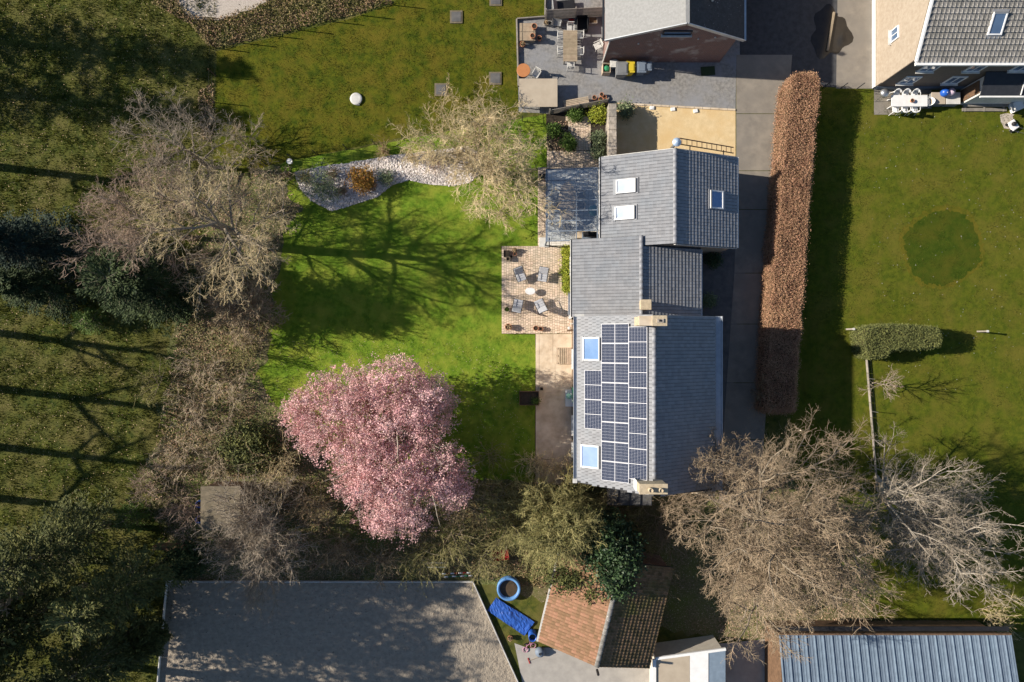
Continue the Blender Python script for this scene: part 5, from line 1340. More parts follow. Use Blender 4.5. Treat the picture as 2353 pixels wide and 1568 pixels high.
# grass
grass('lawn_grass', P_LAWN, 260, 0.015, 0.04, MT['blade'], 'short bright green grass of the garden lawn', 0.004, 171, 0.016, holes=(P_BED, P_LITTER_W))
grass('north_grass', P_NLAWN, 170, 0.02, 0.06, MT['blade_o'], 'short olive green grass of the neighbouring north lawn', 0.006, 172, 0.018)
grass('east_grass', [(1860, 205), (2400, 210), (2400, 1450), (1830, 1450)], 140, 0.02, 0.06, MT['blade_o'], 'short grass of the east lawn', 0.004, 173, 0.018)
grass('meadow_grass', [(-40, -40), (500, -40), (490, 420), (440, 800), (420, 1120), (410, 1340), (358, 1600), (-40, 1600)], 190, 0.05, 0.14, MT['blade_o'], 'rough tufted grass of the west meadow', 0.0, 174, 0.024)
litter('meadow_flecks', [(-40, -40), (420, -40), (480, 300), (330, 800), (340, 1180), (-40, 1300)], 7, 0.025, 0.05, MT['straw'], 'pale dry leaves scattered over the meadow', 175, z=0.09)
litter('lawn_flecks', [(1980, 260), (2353, 260), (2353, 900), (2030, 900)], 1.2, 0.02, 0.035, MT['offwhite'], 'tiny white petals scattered over the east lawn', 176, z=0.04)

# ------------------------------------------------------------------ shrubs of the stone bed and the kitchen garden
def bush(name, label, u, v, r, h, mat, seed, n=160, per=12, size=0.05, trunk=0.025, cat='shrub', group=None):
    return leafy(name, label, at(u, v, h * 0.55), [((0, 0, h * 0.55), (r, r, h * 0.48)), ((r * 0.4, -r * 0.2, h * 0.5), (r * 0.6, r * 0.7, h * 0.4))], MT[mat], seed, n, per, 0.13, size, trunk=(h * 0.6, trunk), cat=cat, group=group, limbs=6)
bush('golden_shrub', 'golden brown shrub in the white stone bed', 830, 413, 0.95, 1.2, 'golden', 181, 300, 12, 0.055)
bush('feathery_shrub', 'sparse grey green feathery shrub at the left end of the stone bed', 732, 425, 1.35, 1.7, 'silver_leaf', 182, 200, 10, 0.05)
bush('feathery_shrub', 'grey green tuft right of the golden shrub', 884, 408, 0.55, 0.8, 'silver_leaf', 183, 110, 10, 0.045)
for i, (u, v, r, h, m, lb) in enumerate([(948, 362, 0.8, 1.1, 'twig_lichen', 'pale yellow twiggy shrub in the middle of the stone bed'), (1085, 385, 1.0, 1.3, 'twig_tan', 'tan twiggy shrub at the lower right corner of the stone bed'), (700, 408, 0.8, 1.0, 'twig_olive', 'olive twigs at the left tip of the stone bed'), (765, 398, 0.6, 0.9, 'twig_brown', 'brown twigs between the feathery shrub and golden shrub'), (883, 347, 0.7, 1.0, 'straw', 'dry straw coloured grass clump above the stone bed'), (1055, 355, 0.9, 1.2, 'twig_brown', 'brown twiggy shrub at the right end of the stone bed'), (1000, 372, 0.8, 1.0, 'twig_pink', 'pinkish twiggy shrub in the right part of the stone bed'), (660, 400, 0.5, 0.7, 'straw', 'dry straw clump at the left tip of the stone bed'), (790, 440, 0.5, 0.6, 'twig_brown', 'low dark brown twigs below the golden shrub')]):
    thicket('bed_clump', lb, at(u, v, h * 0.4), r, h, (MT[m], MT[m]), 190 + i, stems=34, kids=(4, 3), twig=0.008, group='dry clumps around the stone bed')
for i, (u, v, r, h, m, lb) in enumerate([(1306, 328, 0.52, 0.8, 'green_leaf', 'round green shrub beside the garden path'), (1372, 262, 0.62, 0.9, 'yellowgreen', 'yellow flowering shrub below the slatted fence'), (1322, 262, 0.45, 0.7, 'green_leaf', 'small grey green shrub below the slatted fence'),
        (1272, 300, 0.45, 0.7, 'green_leaf', 'green shrub at the left side of the soil bed'), (1376, 318, 0.5, 0.9, 'silver_leaf', 'tall olive grass clump beside the stone wall, upper'), (1374, 350, 0.45, 0.8, 'silver_leaf', 'tall olive grass clump beside the stone wall, lower'),
        (1436, 252, 0.55, 0.9, 'silver_leaf', 'grey green bush at the upper end of the stone wall'), (1637, 597, 0.55, 1.1, 'ivy', 'dark green shrub in the shade east of the middle wing'), (1628, 690, 0.4, 1.0, 'silver_leaf', 'thin shrub with sunlit tips beside the east path'),
        (1303, 577, 0.32, 0.8, 'yellowgreen', 'yellow green shrub by the terrace wall, topmost'), (1304, 603, 0.34, 0.9, 'yellowgreen', 'yellow green shrub by the terrace wall, second from top'), (1302, 625, 0.40, 1.0, 'yellowgreen', 'yellow green shrub by the terrace wall, middle and largest'),
        (1305, 642, 0.34, 0.9, 'yellowgreen', 'yellow green shrub by the terrace wall, fourth from top'), (1305, 661, 0.28, 0.8, 'yellowgreen', 'yellow green shrub by the terrace wall, bottommost')]):
    bush('garden_shrub', lb, u, v, r, h, m, 200 + i, 170, 12, 0.05, group='shrubs around the house')
sheet('planting_strip', [(1292.5, 567), (1313.5, 567), (1313.5, 669), (1292.5, 669)], 0.03, MT['soil'])
litter('pink_leaves', [(1275, 280), (1320, 275), (1325, 350), (1270, 370)], 110, 0.04, 0.07, MT['litter_leaf'], 'fallen pinkish leaves on the soil beside the garden path', 220, z=0.03)

# ------------------------------------------------------------------ walls and fences
sw = thing('stone_wall', 'old stone garden wall with pale coping beside the sand forecourt', 'wall', (6.9, 13.2, 0))
a0, a1 = XY(1399, 238, 1.6), XY(1400, 352, 1.6)
x0, x1, y0, y1 = a0[0], a0[0] + 0.48, a1[1] - 0.2, a0[1]
MB().prism([(x0, y0), (x1, y0), (x1, y1), (x0, y1)], 0, 1.52).build('wall_body', MT['stonewall'], sw, world=True)
n = 8
for i in range(n):
    yy0, yy1 = y0 + (y1 - y0) * i / n + 0.006, y0 + (y1 - y0) * (i + 1) / n - 0.006
    MB().prism([(x0 - 0.03, yy0), (x1 + 0.03, yy0), (x1 + 0.02, yy1), (x0 - 0.02, yy1)], 1.52, 1.60 + random.uniform(0, 0.03)).build('coping_stone', MT['stonewall'], sw, world=True, bevel=0.015)
# pale kerb of the forecourt
kb = thing('forecourt_kerb', 'pale kerb stones between the sand forecourt and grey gravel', 'kerb', (*XY(1560, 246), 0))
for i in range(14):
    t0, t1 = i / 14, (i + 1) / 14 - 0.004
    p, q = XY(1424 + 266 * t0, 239 + 14.5 * t0), XY(1424 + 266 * t1, 239 + 14.5 * t1)
    MB().bar((*p, 0.03), (*q, 0.03), 0.12, 0.10 + random.uniform(0, 0.02)).build('kerb_stone', MT['patio'], kb, world=True)
for i, (u, v) in enumerate([(1498, 249), (1546, 252), (1598, 256)]):
    x, y = XY(u, v)
    tag(MB().box((x, y, 0.05), (0.3, 0.24, 0.1), rz=0.1 * i).build('flat_stone', MT['white'], bevel=0.03), 'pale flat stone on the forecourt kerb, ' + ('left one', 'middle one', 'right one')[i], 'stone', 'flat stones on the forecourt kerb')
# forecourt edge of brick setts along the north gable
st = bpy.data.objects.new('brick_edging', None); link(st); st['kind'] = 'structure'
p, q = XY(1420, 352), XY(1690, 366)
ns = 60
me = None
for i in range(ns):
    for j in range(2):
        x = p[0] + (q[0] - p[0]) * (i + 0.5) / ns; y = 12.35 - j * 0.22 
        if me is None:
            o = MB().box((0, 0, 0.03), ((q[0] - p[0]) / ns - 0.012, 0.21, 0.06)).build('brick', MT['red_brick'], st); me = o.data
            me.materials.clear(); me.materials.append(M('old sett', (0.42, 0.30, 0.22), (0.28, 0.2, 0.15), scale=4, rough=0.95, var=0.25))
        else: o = link(bpy.data.objects.new('brick', me), st)
        o.location = (x, y, random.uniform(-0.006, 0.006))

def wire_fence(name, label, pts, h=1.1, r=0.028, wires=3, mat='dark', wmat='dark'):
    P_ = [Vector((*XY(u, v), 0)) for u, v in pts]
    root = thing(name, label, 'fence', P_[len(P_) // 2])
    for p in P_: MB().tube([p - Vector((0, 0, 0.1)), p + Vector((0, 0, h))], r, 7).build('post', MT[mat], root, world=True)
    for k in range(wires):
        z = h * (0.25 + 0.7 * k / max(1, wires - 1)); mb = MB()
        for a, b in zip(P_[:-1], P_[1:]):
            m = (a + b) / 2; mb.tube([a + Vector((0.03, 0, z)), m + Vector((0.03, 0, z - 0.02)), b + Vector((0.03, 0, z))], 0.0022, 3)
        mb.build('wire', MT[wmat], root, world=True)
    return root
wire_fence('wire_fence', 'green post and wire fence between the garden and the north lawn', [(612, 378), (672, 365), (727, 355), (797, 343), (861, 332), (929, 323), (995, 313), (1062, 303), (1130, 291), (1200, 279)])
wire_fence('wire_fence', 'post and wire fence between the meadow and the north lawn', [(497, 112), (496, 175), (495, 236), (492, 307), (488, 372)], h=1.2, r=0.035, mat='brown_wood')
wire_fence('wire_fence', 'post and wire fence under the brambles at the top left', [(497, 112), (560, 100), (620, 82), (690, 70), (760, 50), (830, 36), (900, 12)], h=1.2, r=0.035, mat='brown_wood')
wire_fence('wire_fence', 'low wire fence along the concrete edging on the east lawn', [(1988, 795), (1994, 870), (2001, 945), (2006, 1010), (2011, 1075), (2016, 1130)], h=0.9, r=0.02, mat='steel')
eg = thing('concrete_edging', 'long low concrete edging on the east lawn', 'edging', (*XY(2002, 950), 0))
for i in range(10):
    t0, t1 = i / 10, (i + 1) / 10
    p, q = XY(1986 + 28 * t0, 790 + 340 * t0), XY(1986 + 28 * t1, 790 + 340 * t1 - 1)
    MB().bar((*p, 0.10), (*q, 0.10), 0.035, 0.26).build('edging_board', MT['grey_wood'], eg, world=True)
gt = wire_fence('mesh_gate', 'low mesh gate between the beech hedge and the cream house', [(1890, 204), (1930, 205), (1968, 205), (2005, 205)], h=1.1, r=0.03, wires=6)
for i, (u, v, lb) in enumerate([(1945, 757, 'short pale post left of the box hedge'), (2246, 762, 'short pale post near the right edge of the east lawn')]):
    x, y = XY(u, v)
    t = thing('wooden_post', lb, 'post', (x, y, 0), 0, 'pale posts on the east lawn')
    MB().box((0, 0, 0.5), (0.10, 0.10, 1.0)).build('shaft', MT['grey_wood'], t); MB().box((0, 0, 1.01), (0.14, 0.14, 0.03)).build('cap', MT['offwhite'], t)
def slat_fence(name, label, a, b, h, n, mat):
    a, b = Vector((*a, 0)), Vector((*b, 0))
    root = thing(name, label, 'fence', (a + b) / 2)
    for i in range(n):
        z = h * (i + 0.5) / n
        MB().bar(a + Vector((0, 0, z)), b + Vector((0, 0, z)), 0.025, h / n * 0.72).build('slat', mat, root, world=True)
    k = max(2, round((b - a).length / 1.8) + 1)
    for i in range(k):
        p = a + (b - a) * i / (k - 1) + Vector((0, 0.05, 0)); MB().bar(p, p + Vector((0, 0, h + 0.04)), 0.07, 0.07).build('post', mat, root, world=True)
    return root
slat_fence('slatted_fence', 'grey slatted timber fence panel across the upper gravel yard', XY(1253, 46), XY(1386, 39), 1.4, 9, MT['grey_wood'])
slat_fence('slatted_fence', 'grey slatted timber fence between gravel yard and kitchen garden', XY(1262, 264), XY(1394, 239), 0.95, 7, MT['grey_wood'])
yb = thing('yard_board', 'dark timber edging board around the gravel yard', 'edging', (*XY(1187, 150), 0))
MB().bar((*XY(1187, 47), 0.1), (*XY(1191, 200), 0.1), 0.09, 0.26).build('board', MT['grey_wood'], yb, world=True)
MB().bar((*XY(1188, 46), 0.1), (*XY(1252, 41), 0.1), 0.07, 0.26).build('board', MT['grey_wood'], yb, world=True)
MB().bar((*XY(1252, 38), 0.1), (*XY(1253, -30), 0.1), 0.07, 0.26).build('board', MT['grey_wood'], yb, world=True)
ar = thing('arena_boards', 'pale timber boards edging the sandy riding arena', 'edging', (*XY(740, 1336), 0))
for a, b in (((386, 1334), (500, 1335)), ((500, 1335), (640, 1335)), ((640, 1335), (800, 1335)), ((800, 1335), (950, 1335)), ((950, 1335), (1087, 1335)), ((1087, 1335), (1125, 1420)), ((1125, 1420), (1165, 1510)), ((1165, 1510), (1206, 1600)), ((386, 1334), (378, 1420)), ((378, 1420), (370, 1510)), ((370, 1510), (362, 1600))):
    p, q = Vector((*XY(*a), 0.11)), Vector((*XY(*b), 0.11)); MB().bar(p, q - (q - p).normalized() * 0.01, 0.06, 0.26).build('board', MT['offwhite'], ar, world=True)
lw = thing('yard_wall', 'white plastered wall end at the bottom of the yard', 'wall', (*XY(1508, 1540), 0))
MB().prism([XY(1499, 1512, 0), XY(1508, 1512, 0), XY(1518, 1600, 0), XY(1509, 1600, 0)], 0, 1.8).build('wall_body', MT['white'], lw, world=True)
MB().prism([XY(1497.5, 1510, 0), XY(1509.5, 1510, 0), XY(1519.5, 1600, 0), XY(1507.5, 1600, 0)], 1.8, 1.86).build('coping', MT['offwhite'], lw, world=True)
tag(MB().box((*XY(408, 1252), 0.45), (2.5, 0.28, 0.9), rz=-0.02).build('timber_screen', MT['brown_wood'], bevel=0.02), 'red brown timber screen left of the grey fan branched tree', 'screen')
# ------------------------------------------------------------------ garden furniture and loose things
def lounge_chair():
    t = thing('lounge_chair', 'x', 'chair', (0, 0, 0), 0, 'cushioned lounge chairs on the terrace')
    w = 0.60
    # seat cushion: three padded bolsters; backrest: four, leaning back (local +y is the front)
    for i in range(3): MB().box((0, -0.02 + 0.17 * i + 0.085, 0.40), (w, 0.165, 0.09)).build('seat_cushion', MT['cushion'], t, bevel=0.03)
    for i in range(4):
        d = 0.09 + 0.165 * i; a = math.radians(58)
        MB().box((0, -0.04 - d * math.cos(a), 0.40 + d * math.sin(a)), (w, 0.16, 0.08), rx=-a).build('back_cushion', MT['cushion'], t, bevel=0.03)
    for s in (-1, 1):
        x = s * (w / 2 + 0.025)
        MB().tube([(x, 0.50, 0.0), (x, 0.42, 0.56)], 0.014, 6).build('leg', MT['dark'], t)
        MB().tube([(x, -0.42, 0.0), (x, -0.10, 0.56)], 0.014, 6).build('leg', MT['dark'], t)
        MB().box((x, 0.10, 0.575), (0.05, 0.62, 0.025)).build('armrest', MT['dark'], t, bevel=0.008)
        MB().tube([(x, 0.48, 0.33), (x, -0.02, 0.33), (x, -0.42, 0.99)], 0.014, 6).build('side_rail', MT['dark'], t)
    MB().tube([(-w / 2 - 0.02, -0.42, 0.99), (w / 2 + 0.02, -0.42, 0.99)], 0.013, 6).tube([(-w / 2 - 0.02, 0.47, 0.33), (w / 2 + 0.02, 0.47, 0.33)], 0.013, 6).build('cross_bar', MT['dark'], t)
    return t
lc = lounge_chair()
spots = [(1194.5, 630, math.pi + 0.36, 'grey cushioned lounge chair, upper left of the four on the terrace'), (1248, 630.5, math.pi - 0.15, 'grey cushioned lounge chair, upper right of the four on the terrace'),
         (1189, 705, -0.22, 'grey cushioned lounge chair, lower left of the four on the terrace'), (1243, 705, 0.42, 'grey cushioned lounge chair, lower right of the four on the terrace')]
for i, (u, v, rz, lb) in enumerate(spots):
    x, y = XY(u, v, 0.45); 
    c = lc if i == 0 else dup(lc, (x, y, 0.05))
    c.location = (x, y, 0.052); c.rotation_euler = (0, 0, rz); c['label'] = lb
x, y = XY(1218.5, 669.5, 0.42)
t = thing('oval_table', 'white oval side table in the middle of the terrace chairs', 'table', (x, y, 0.052))
MB().lathe([(0.30, 0), (0.34, 0.02), (0.34, 0.05), (0.32, 0.06), (0.0, 0.062)], 28, (0, 0, 0.36), sx=1.0, sy=0.70).build('table_top', MT['white'], t, smooth=False)
MB().lathe([(0.20, 0), (0.20, 0.03), (0.06, 0.06), (0.06, 0.34), (0.14, 0.36)], 16, sx=1.0, sy=0.7).build('pedestal', MT['offwhite'], t, smooth=True)
def pot(label, u, v, r, h, mat='terracotta', plant=None, z0=0.0, seed=1, group='flower pots', name='flower_pot'):
    x, y = XY(u, v, z0 + h)
    t = thing(name, label, 'pot', (x, y, z0), 0, group)
    MB().lathe([(r * 0.68, 0), (r * 0.92, h * 0.82), (r, h * 0.82), (r, h), (r * 0.86, h), (r * 0.82, h * 0.86)], 18).build('vessel', MT[mat], t, smooth=False)
    MB().lathe([(r * 0.83, h * 0.80), (r * 0.83, h * 0.88)], 14).build('soil', MT['soil'], t)
    if plant:
        rng = np.random.default_rng(seed); n = 90
        C = rng.normal(size=(n, 3)) * np.array([r * 0.42, r * 0.42, r * 0.25]) + np.array([0, 0, h + r * 0.25])
        V, Fq = leaf_quads(C, rng.uniform(0.02, 0.05, n), rng); np_obj('plant', V, Fq, MT[plant], t, rnd=rng.random(n))
    return t
pot('round pale pot with a leafy plant left of the lower left lounge chair', 1165, 711, 0.18, 0.30, 'patio', 'green_leaf', 0.05, 3)
pot('large terracotta pot with dry plant in the lower left terrace corner', 1168, 751.5, 0.23, 0.38, 'terracotta', 'straw', 0.05, 4)
pot('terracotta pot at the bottom terrace edge, left of a smaller one', 1231.5, 754.5, 0.18, 0.34, 'terracotta', None, 0.05)
pot('smaller terracotta pot at the bottom terrace edge', 1243.5, 756, 0.14, 0.28, 'terracotta', None, 0.05)
pot('small terracotta pot beside the black crate on the terrace', 1183, 584, 0.12, 0.22, 'terracotta', None, 0.05)
pot('brown pot with dry shrub at the top left of the terrace', 1182.5, 575, 0.17, 0.28, 'brown_wood', 'straw', 0.05, 6)
pot('small dark pot beside the black crate on the terrace', 1175, 590, 0.08, 0.15, 'black', None, 0.05)
def crate(name, label, u, v, w, d, h, mat, z0, fill=None, rz=0.0, cat='crate', group=None):
    x, y = XY(u, v, z0 + h)
    t = thing(name, label, cat, (x, y, z0), rz, group); b = 0.025
    MB().box((0, d / 2 - b / 2, h / 2), (w, b, h)).box((0, -d / 2 + b / 2, h / 2), (w, b, h)).box((w / 2 - b / 2, 0, h / 2 - 0.001), (b, d - 2 * b, h - 0.002)).box((-w / 2 + b / 2, 0, h / 2 - 0.001), (b, d - 2 * b, h - 0.002)).build('sides', mat, t)
    MB().box((0, 0, 0.015), (w - 2 * b, d - 2 * b, 0.03)).build('base', mat, t)
    if fill: MB().box((0, 0, h * 0.42), (w - 2 * b - 0.01, d - 2 * b - 0.01, h * 0.75)).build('contents', fill, t)
    return t
crate('plastic_crate', 'black square crate with soil at the top left of the terrace', 1164, 583, 0.40, 0.44, 0.28, MT['black'], 0.05, MT['soil'])
crate('wooden_crate', 'small pale wooden planter below the black crate', 1167.5, 595, 0.26, 0.26, 0.30, MT['pallet'], 0.05, MT['soil'])
crate('wooden_crate', 'small pale wooden planter on the concrete strip above the raised bed', 1244.5, 894, 0.24, 0.24, 0.40, MT['pallet'], 0.03, MT['soil'])
rb = crate('raised_bed', 'brown timber raised bed with dark soil and a herb', 1216, 916, 1.30, 0.92, 0.56, MT['brown_wood'], 0.03, MT['soil'], cat='planter')
rng = np.random.default_rng(9); C = rng.normal(size=(420, 3)) * np.array([0.15, 0.13, 0.08]) + np.array([0.42, -0.18, 0.58])
V, Fq = leaf_quads(C, rng.uniform(0.02, 0.045, 420), rng, up=0.5); np_obj('herb', V, Fq, MT['green_leaf'], rb, rnd=rng.random(420))
def pallet(label, x, y, z0, w, l, n, rz=0.0, mat='pallet', group='timber pallets'):
    t = thing('pallet', label, 'pallet', (x, y, z0), rz, group)
    for i in range(n): MB().box((-w / 2 + w * (i + 0.5) / n, 0, 0.125), (w / n * 0.72, l, 0.022)).build('slat', MT[mat], t)
    for k in (-1, 0, 1): MB().box((0, k * (l / 2 - 0.06), 0.057), (w, 0.10, 0.113)).build('bearer', MT[mat], t)
    return t
x, y = XY(1295, 818, 0.12); pallet('pale wooden pallet lying on the concrete strip', x, y, 0.036, 1.0, 1.12, 7)
# white doorstep board with green seat and lamp
x, y = XY(1308, 915, 0.1)
tag(MB().box((x, y, 0.09), (0.5, 1.15, 0.11)).build('doorstep', MT['white'], bevel=0.015), 'white doorstep slab against the west house wall', 'step')
x, y = XY(1307, 911, 0.5)
t = thing('green_stool', 'round mint green seat on the white doorstep', 'stool', (x, y, 0.145))
MB().lathe([(0.17, 0.33), (0.18, 0.36), (0.16, 0.37), (0.03, 0.35)], 20).build('seat', MT['mint'], t)
MB().lathe([(0.175, 0.30), (0.19, 0.36), (0.17, 0.36), (0.16, 0.30)], 20, cap=False).build('rim', MT['green_plastic'], t)
for k in range(3):
    a = 2.1 * k; MB().tube([(0.15 * math.cos(a), 0.15 * math.sin(a), 0), (0.10 * math.cos(a), 0.10 * math.sin(a), 0.34)], 0.012, 6).build('leg', MT['steel'], t)
# bench / sliding door threshold by the terrace wall, and a lamp
x, y = XY(1309.5, 698, 0.45)
t = thing('steel_bench', 'narrow pale metal bench against the terrace wall', 'bench', (x, y, 0.052))
MB().box((0, 0, 0.41), (0.26, 1.5, 0.04)).build('seat', MT['steel'], t, bevel=0.01)
for s in (-1, 1):
    MB().box((0, s * 0.62, 0.195), (0.22, 0.05, 0.39)).build('leg', MT['steel'], t)
x, y = XY(1307.5, 756.5, 0.9)
t = thing('wall_lamp', 'brown bracket lamp beside the terrace wall', 'lamp', (x, y, 0.052))
MB().tube([(0, 0, 0), (0, 0, 1.0)], 0.03, 8).build('post', MT['brown_wood'], t)
MB().box((0.06, -0.10, 1.0), (0.42, 0.08, 0.05)).build('bracket', MT['brown_wood'], t); MB().lathe([(0.11, 0), (0.11, 0.12), (0.06, 0.16)], 14, (0, 0.06, 1.0)).build('lamp_head', MT['offwhite'], t)
# under the canopy
x, y = XY(1304, 463, 0.75)
t = thing('oval_dining_table', 'long pale oval dining table under the glass canopy', 'table', (x, y, 0.052))
MB().lathe([(1.0, 0.70), (1.0, 0.74), (0.97, 0.75), (0, 0.752)], 36, sx=0.60, sy=1.30).build('table_top', MT['pallet'], t)
for sx in (-1, 1):
    for sy in (-1, 1): MB().box((sx * 0.28, sy * 0.75, 0.35), (0.08, 0.08, 0.70)).build('leg', MT['grey_wood'], t)
def garden_chair(label, loc, rz, mat, slats=True, group='chairs under the glass canopy', name='garden_chair'):
    t = thing(name, label, 'chair', loc, rz, group)
    for i in range(5): MB().box((0, -0.18 + 0.09 * i, 0.44), (0.42, 0.07, 0.02)).build('seat_slat', mat, t)
    for i in range(4): MB().box((-0.15 + 0.10 * i, -0.25 - 0.02, 0.66), (0.06, 0.02, 0.42)).build('back_slat', mat, t)
    MB().box((0, -0.27, 0.88), (0.44, 0.03, 0.05)).build('top_rail', mat, t)
    for sx in (-1, 1):
        MB().tube([(sx * 0.2, 0.2, 0), (sx * 0.2, 0.2, 0.43)], 0.016, 6).build('leg', mat, t); MB().tube([(sx * 0.2, -0.24, 0), (sx * 0.2, -0.27, 0.88)], 0.016, 6).build('leg', mat, t)
        MB().box((sx * 0.23, -0.03, 0.64), (0.04, 0.46, 0.02)).build('armrest', mat, t)
    return t
for u, v, rz, lb in [(1277.5, 454, -1.57, 'slatted chair left of the oval dining table, upper one'), (1277.5, 474, -1.57, 'slatted chair left of the oval dining table, lower one'), (1334, 450, 1.57, 'slatted chair right of the oval dining table, upper one'), (1334, 474, 1.57, 'slatted chair right of the oval dining table, lower one'), (1306, 521, 0.3, 'slatted chair at the lower end of the oval dining table')]:
    x, y = XY(u, v, 0.5); garden_chair(lb, (x, y, 0.052), rz, MT['grey_wood'])
x, y = XY(1365.5, 483, 1.0)
t = thing('teal_parasol', 'half open round teal parasol under the glass canopy', 'parasol', (x, y, 0.052))
MB().lathe([(0.36, 0.75), (0.33, 0.9), (0.20, 1.02), (0.02, 1.10)], 16).build('canopy', MT['teal_fabric'], t, smooth=True); MB().tube([(0, 0, 0.05), (0, 0, 1.15)], 0.02, 8).build('pole', MT['steel'], t); MB().lathe([(0.22, 0), (0.22, 0.05), (0.05, 0.08)], 16).build('foot', MT['concrete_dark'], t)
x, y = XY(1356, 541, 0.8)
t = thing('barbecue', 'grey green barbecue cabinet in the open corner of the canopy', 'barbecue', (x, y, 0.02))
MB().box((0, 0, 0.38), (1.05, 0.45, 0.76)).build('cabinet', MT['blue_grey'], t, bevel=0.02); MB().box((0, 0.06, 0.80), (0.95, 0.34, 0.08)).build('lid', MT['black'], t, bevel=0.03); MB().tube([(-0.3, -0.13, 0.88), (0.3, -0.13, 0.88)], 0.012, 6).build('handle', MT['steel'], t)
x, y = XY(1334, 539, 0.6)
tag(MB().box((x, y, 0.32), (0.62, 0.5, 0.60)).build('stone_bench', MT['patio'], bevel=0.03), 'beige masonry block beside the barbecue', 'block')
x, y = XY(1246, 406, 0.2)
t = thing('log_holder', 'small dark iron boot rack on the garden path', 'rack', (x, y, 0.05))
MB().box((-0.13, 0, 0.12), (0.16, 0.34, 0.24)).build('bin', MT['black'], t); MB().box((0.13, 0, 0.12), (0.16, 0.34, 0.24)).build('bin', MT['black'], t)
x, y = XY(1250, 557, 0.1)
tag(MB().box((x, y, 0.075), (0.66, 0.66, 0.05)).build('stepping_slab', MT['offwhite'], bevel=0.01), 'white square slab below the corner of the glass canopy', 'slab')

# ladder hung on brackets along the north gable, below the roof slope
t = thing('ladder', 'dark ladder hung along the north gable of the farmhouse', 'ladder', (12.0, 12.0, 0.0))
a, b = Vector((10.15, 11.95, 4.8)), Vector((14.0, 11.88, 3.05))
dn = (b - a).normalized()
off = Vector((0, 0.36, 0.0))
for o_ in (Vector((0, 0, 0)), off): MB().bar(a + o_, b + o_, 0.045, 0.07).build('rail', MT['brown_wood'], t, world=True)
for i in range(11):
    p = a + (b - a) * (i + 0.5) / 11; MB().bar(p, p + off, 0.035, 0.035).build('rung', MT['brown_wood'], t, world=True)
MB().box((10.9, 11.75, 4.40), (0.05, 0.5, 0.05)).box((13.3, 11.75, 3.30), (0.05, 0.5, 0.05)).build('bracket', MT['dark'], t, world=True)

# ------------------------------------------------------------------ neighbour's gravel yard
def slat_table(name, label, u0, u1, v0, v1, h, n, mat, along_y=False, z0=0.012, legs='grey_wood', group=None):
    a, b = XY(u0, v0, h), XY(u1, v1, h); w, l = b[0] - a[0], a[1] - b[1]
    t = thing(name, label, 'table', ((a[0] + b[0]) / 2, (a[1] + b[1]) / 2, z0), 0, group)
    for i in range(n): MB().box((0, -l / 2 + l * (i + 0.5) / n, h - 0.015), (w, l / n * 0.93, 0.03)).build('plank', mat, t)
    for sx in (-1, 1):
        for sy in (-1, 1): MB().box((sx * (w / 2 - 0.1), sy * (l / 2 - 0.12), (h - 0.03) / 2), (0.07, 0.07, h - 0.03)).build('leg', MT[legs], t)
    MB().box((0, 0, h - 0.08), (w - 0.2, l - 0.25, 0.09)).build('apron', MT[legs], t)
    return t
slat_table('teak_table', 'long slatted teak table on the gravel yard', 1294, 1326.5, 70, 141.5, 0.75, 20, MT['wood'])
for u, v, rz, lb in [(1290, 84, -1.57, 'folding chair left of the teak table, upper one'), (1290, 118, -1.57, 'folding chair left of the teak table, lower one'), (1331, 82, 1.57, 'folding chair right of the teak table, upper one'), (1331, 120, 1.57, 'folding chair right of the teak table, lower one'), (1311, 149, 0.0, 'folding chair at the lower end of the teak table'), (1311, 66, 3.14, 'folding chair at the upper end of the teak table'), (1373, 105, 2.0, 'folding chair standing apart beside the brick house')]:
    x, y = XY(u, v, 0.5); garden_chair(lb, (x, y, 0.012), rz, MT['offwhite'], group='pale folding chairs on the gravel yard', name='folding_chair')
# wooden chest with two doors
a, b = XY(1194, 53, 0.42), XY(1230, 94, 0.42)
t = thing('storage_chest', 'pale timber storage chest with two panelled lids', 'chest', ((a[0] + b[0]) / 2, (a[1] + b[1]) / 2, 0.012))
w, l = b[0] - a[0], a[1] - b[1]
MB().box((0, 0, 0.19), (w - 0.06, l - 0.06, 0.38)).build('body', MT['grey_wood'], t)
for s in (-1, 1):
    ld = MB().box((0, s * l / 4, 0.40), (w, l / 2 - 0.03, 0.03)).build('lid', MT['wood'], t)
    for k in (-1, 1): MB().box((k * w * 0.36, s * l / 4, 0.425), (0.07, l / 2 - 0.06, 0.02)).build('batten', MT['wood'], ld)
pot('terracotta pot on the upper lid of the storage chest', 1228, 60, 0.19, 0.34, 'terracotta', None, 0.45)
pot('terracotta pot on the lower lid of the storage chest', 1224, 82, 0.17, 0.30, 'terracotta', None, 0.45)
pot('terracotta pot on the gravel right of the storage chest', 1239.5, 87, 0.17, 0.32, 'terracotta', None, 0.012)
pot('terracotta pot with dry plant below the storage chest', 1201, 101, 0.18, 0.32, 'terracotta', 'straw', 0.012, 8)
pot('grey stone pot below the upper slatted fence', 1255, 52, 0.18, 0.3, 'concrete', 'straw', 0.012, 9)
x, y = XY(1203, 162, 0.72)
t = thing('round_table', 'round orange table at the edge of the gravel yard', 'table', (x, y, 0.012))
MB().lathe([(0.44, 0.69), (0.455, 0.70), (0.455, 0.72), (0.44, 0.73)], 32).build('table_top', MT['orange'], t); MB().tube([(0, 0, 0.04), (0, 0, 0.69)], 0.03, 8).build('stem', MT['dark'], t); MB().lathe([(0.24, 0), (0.24, 0.03), (0.04, 0.06)], 18).build('foot', MT['dark'], t)
x, y = XY(1232, 170, 0.5); garden_chair('pale metal chair between the orange table and beige table', (x, y, 0.012), 2.6, MT['offwhite'], group='pale folding chairs on the gravel yard', name='folding_chair')
a, b = XY(1193, 181, 0.76), XY(1281, 246, 0.76)
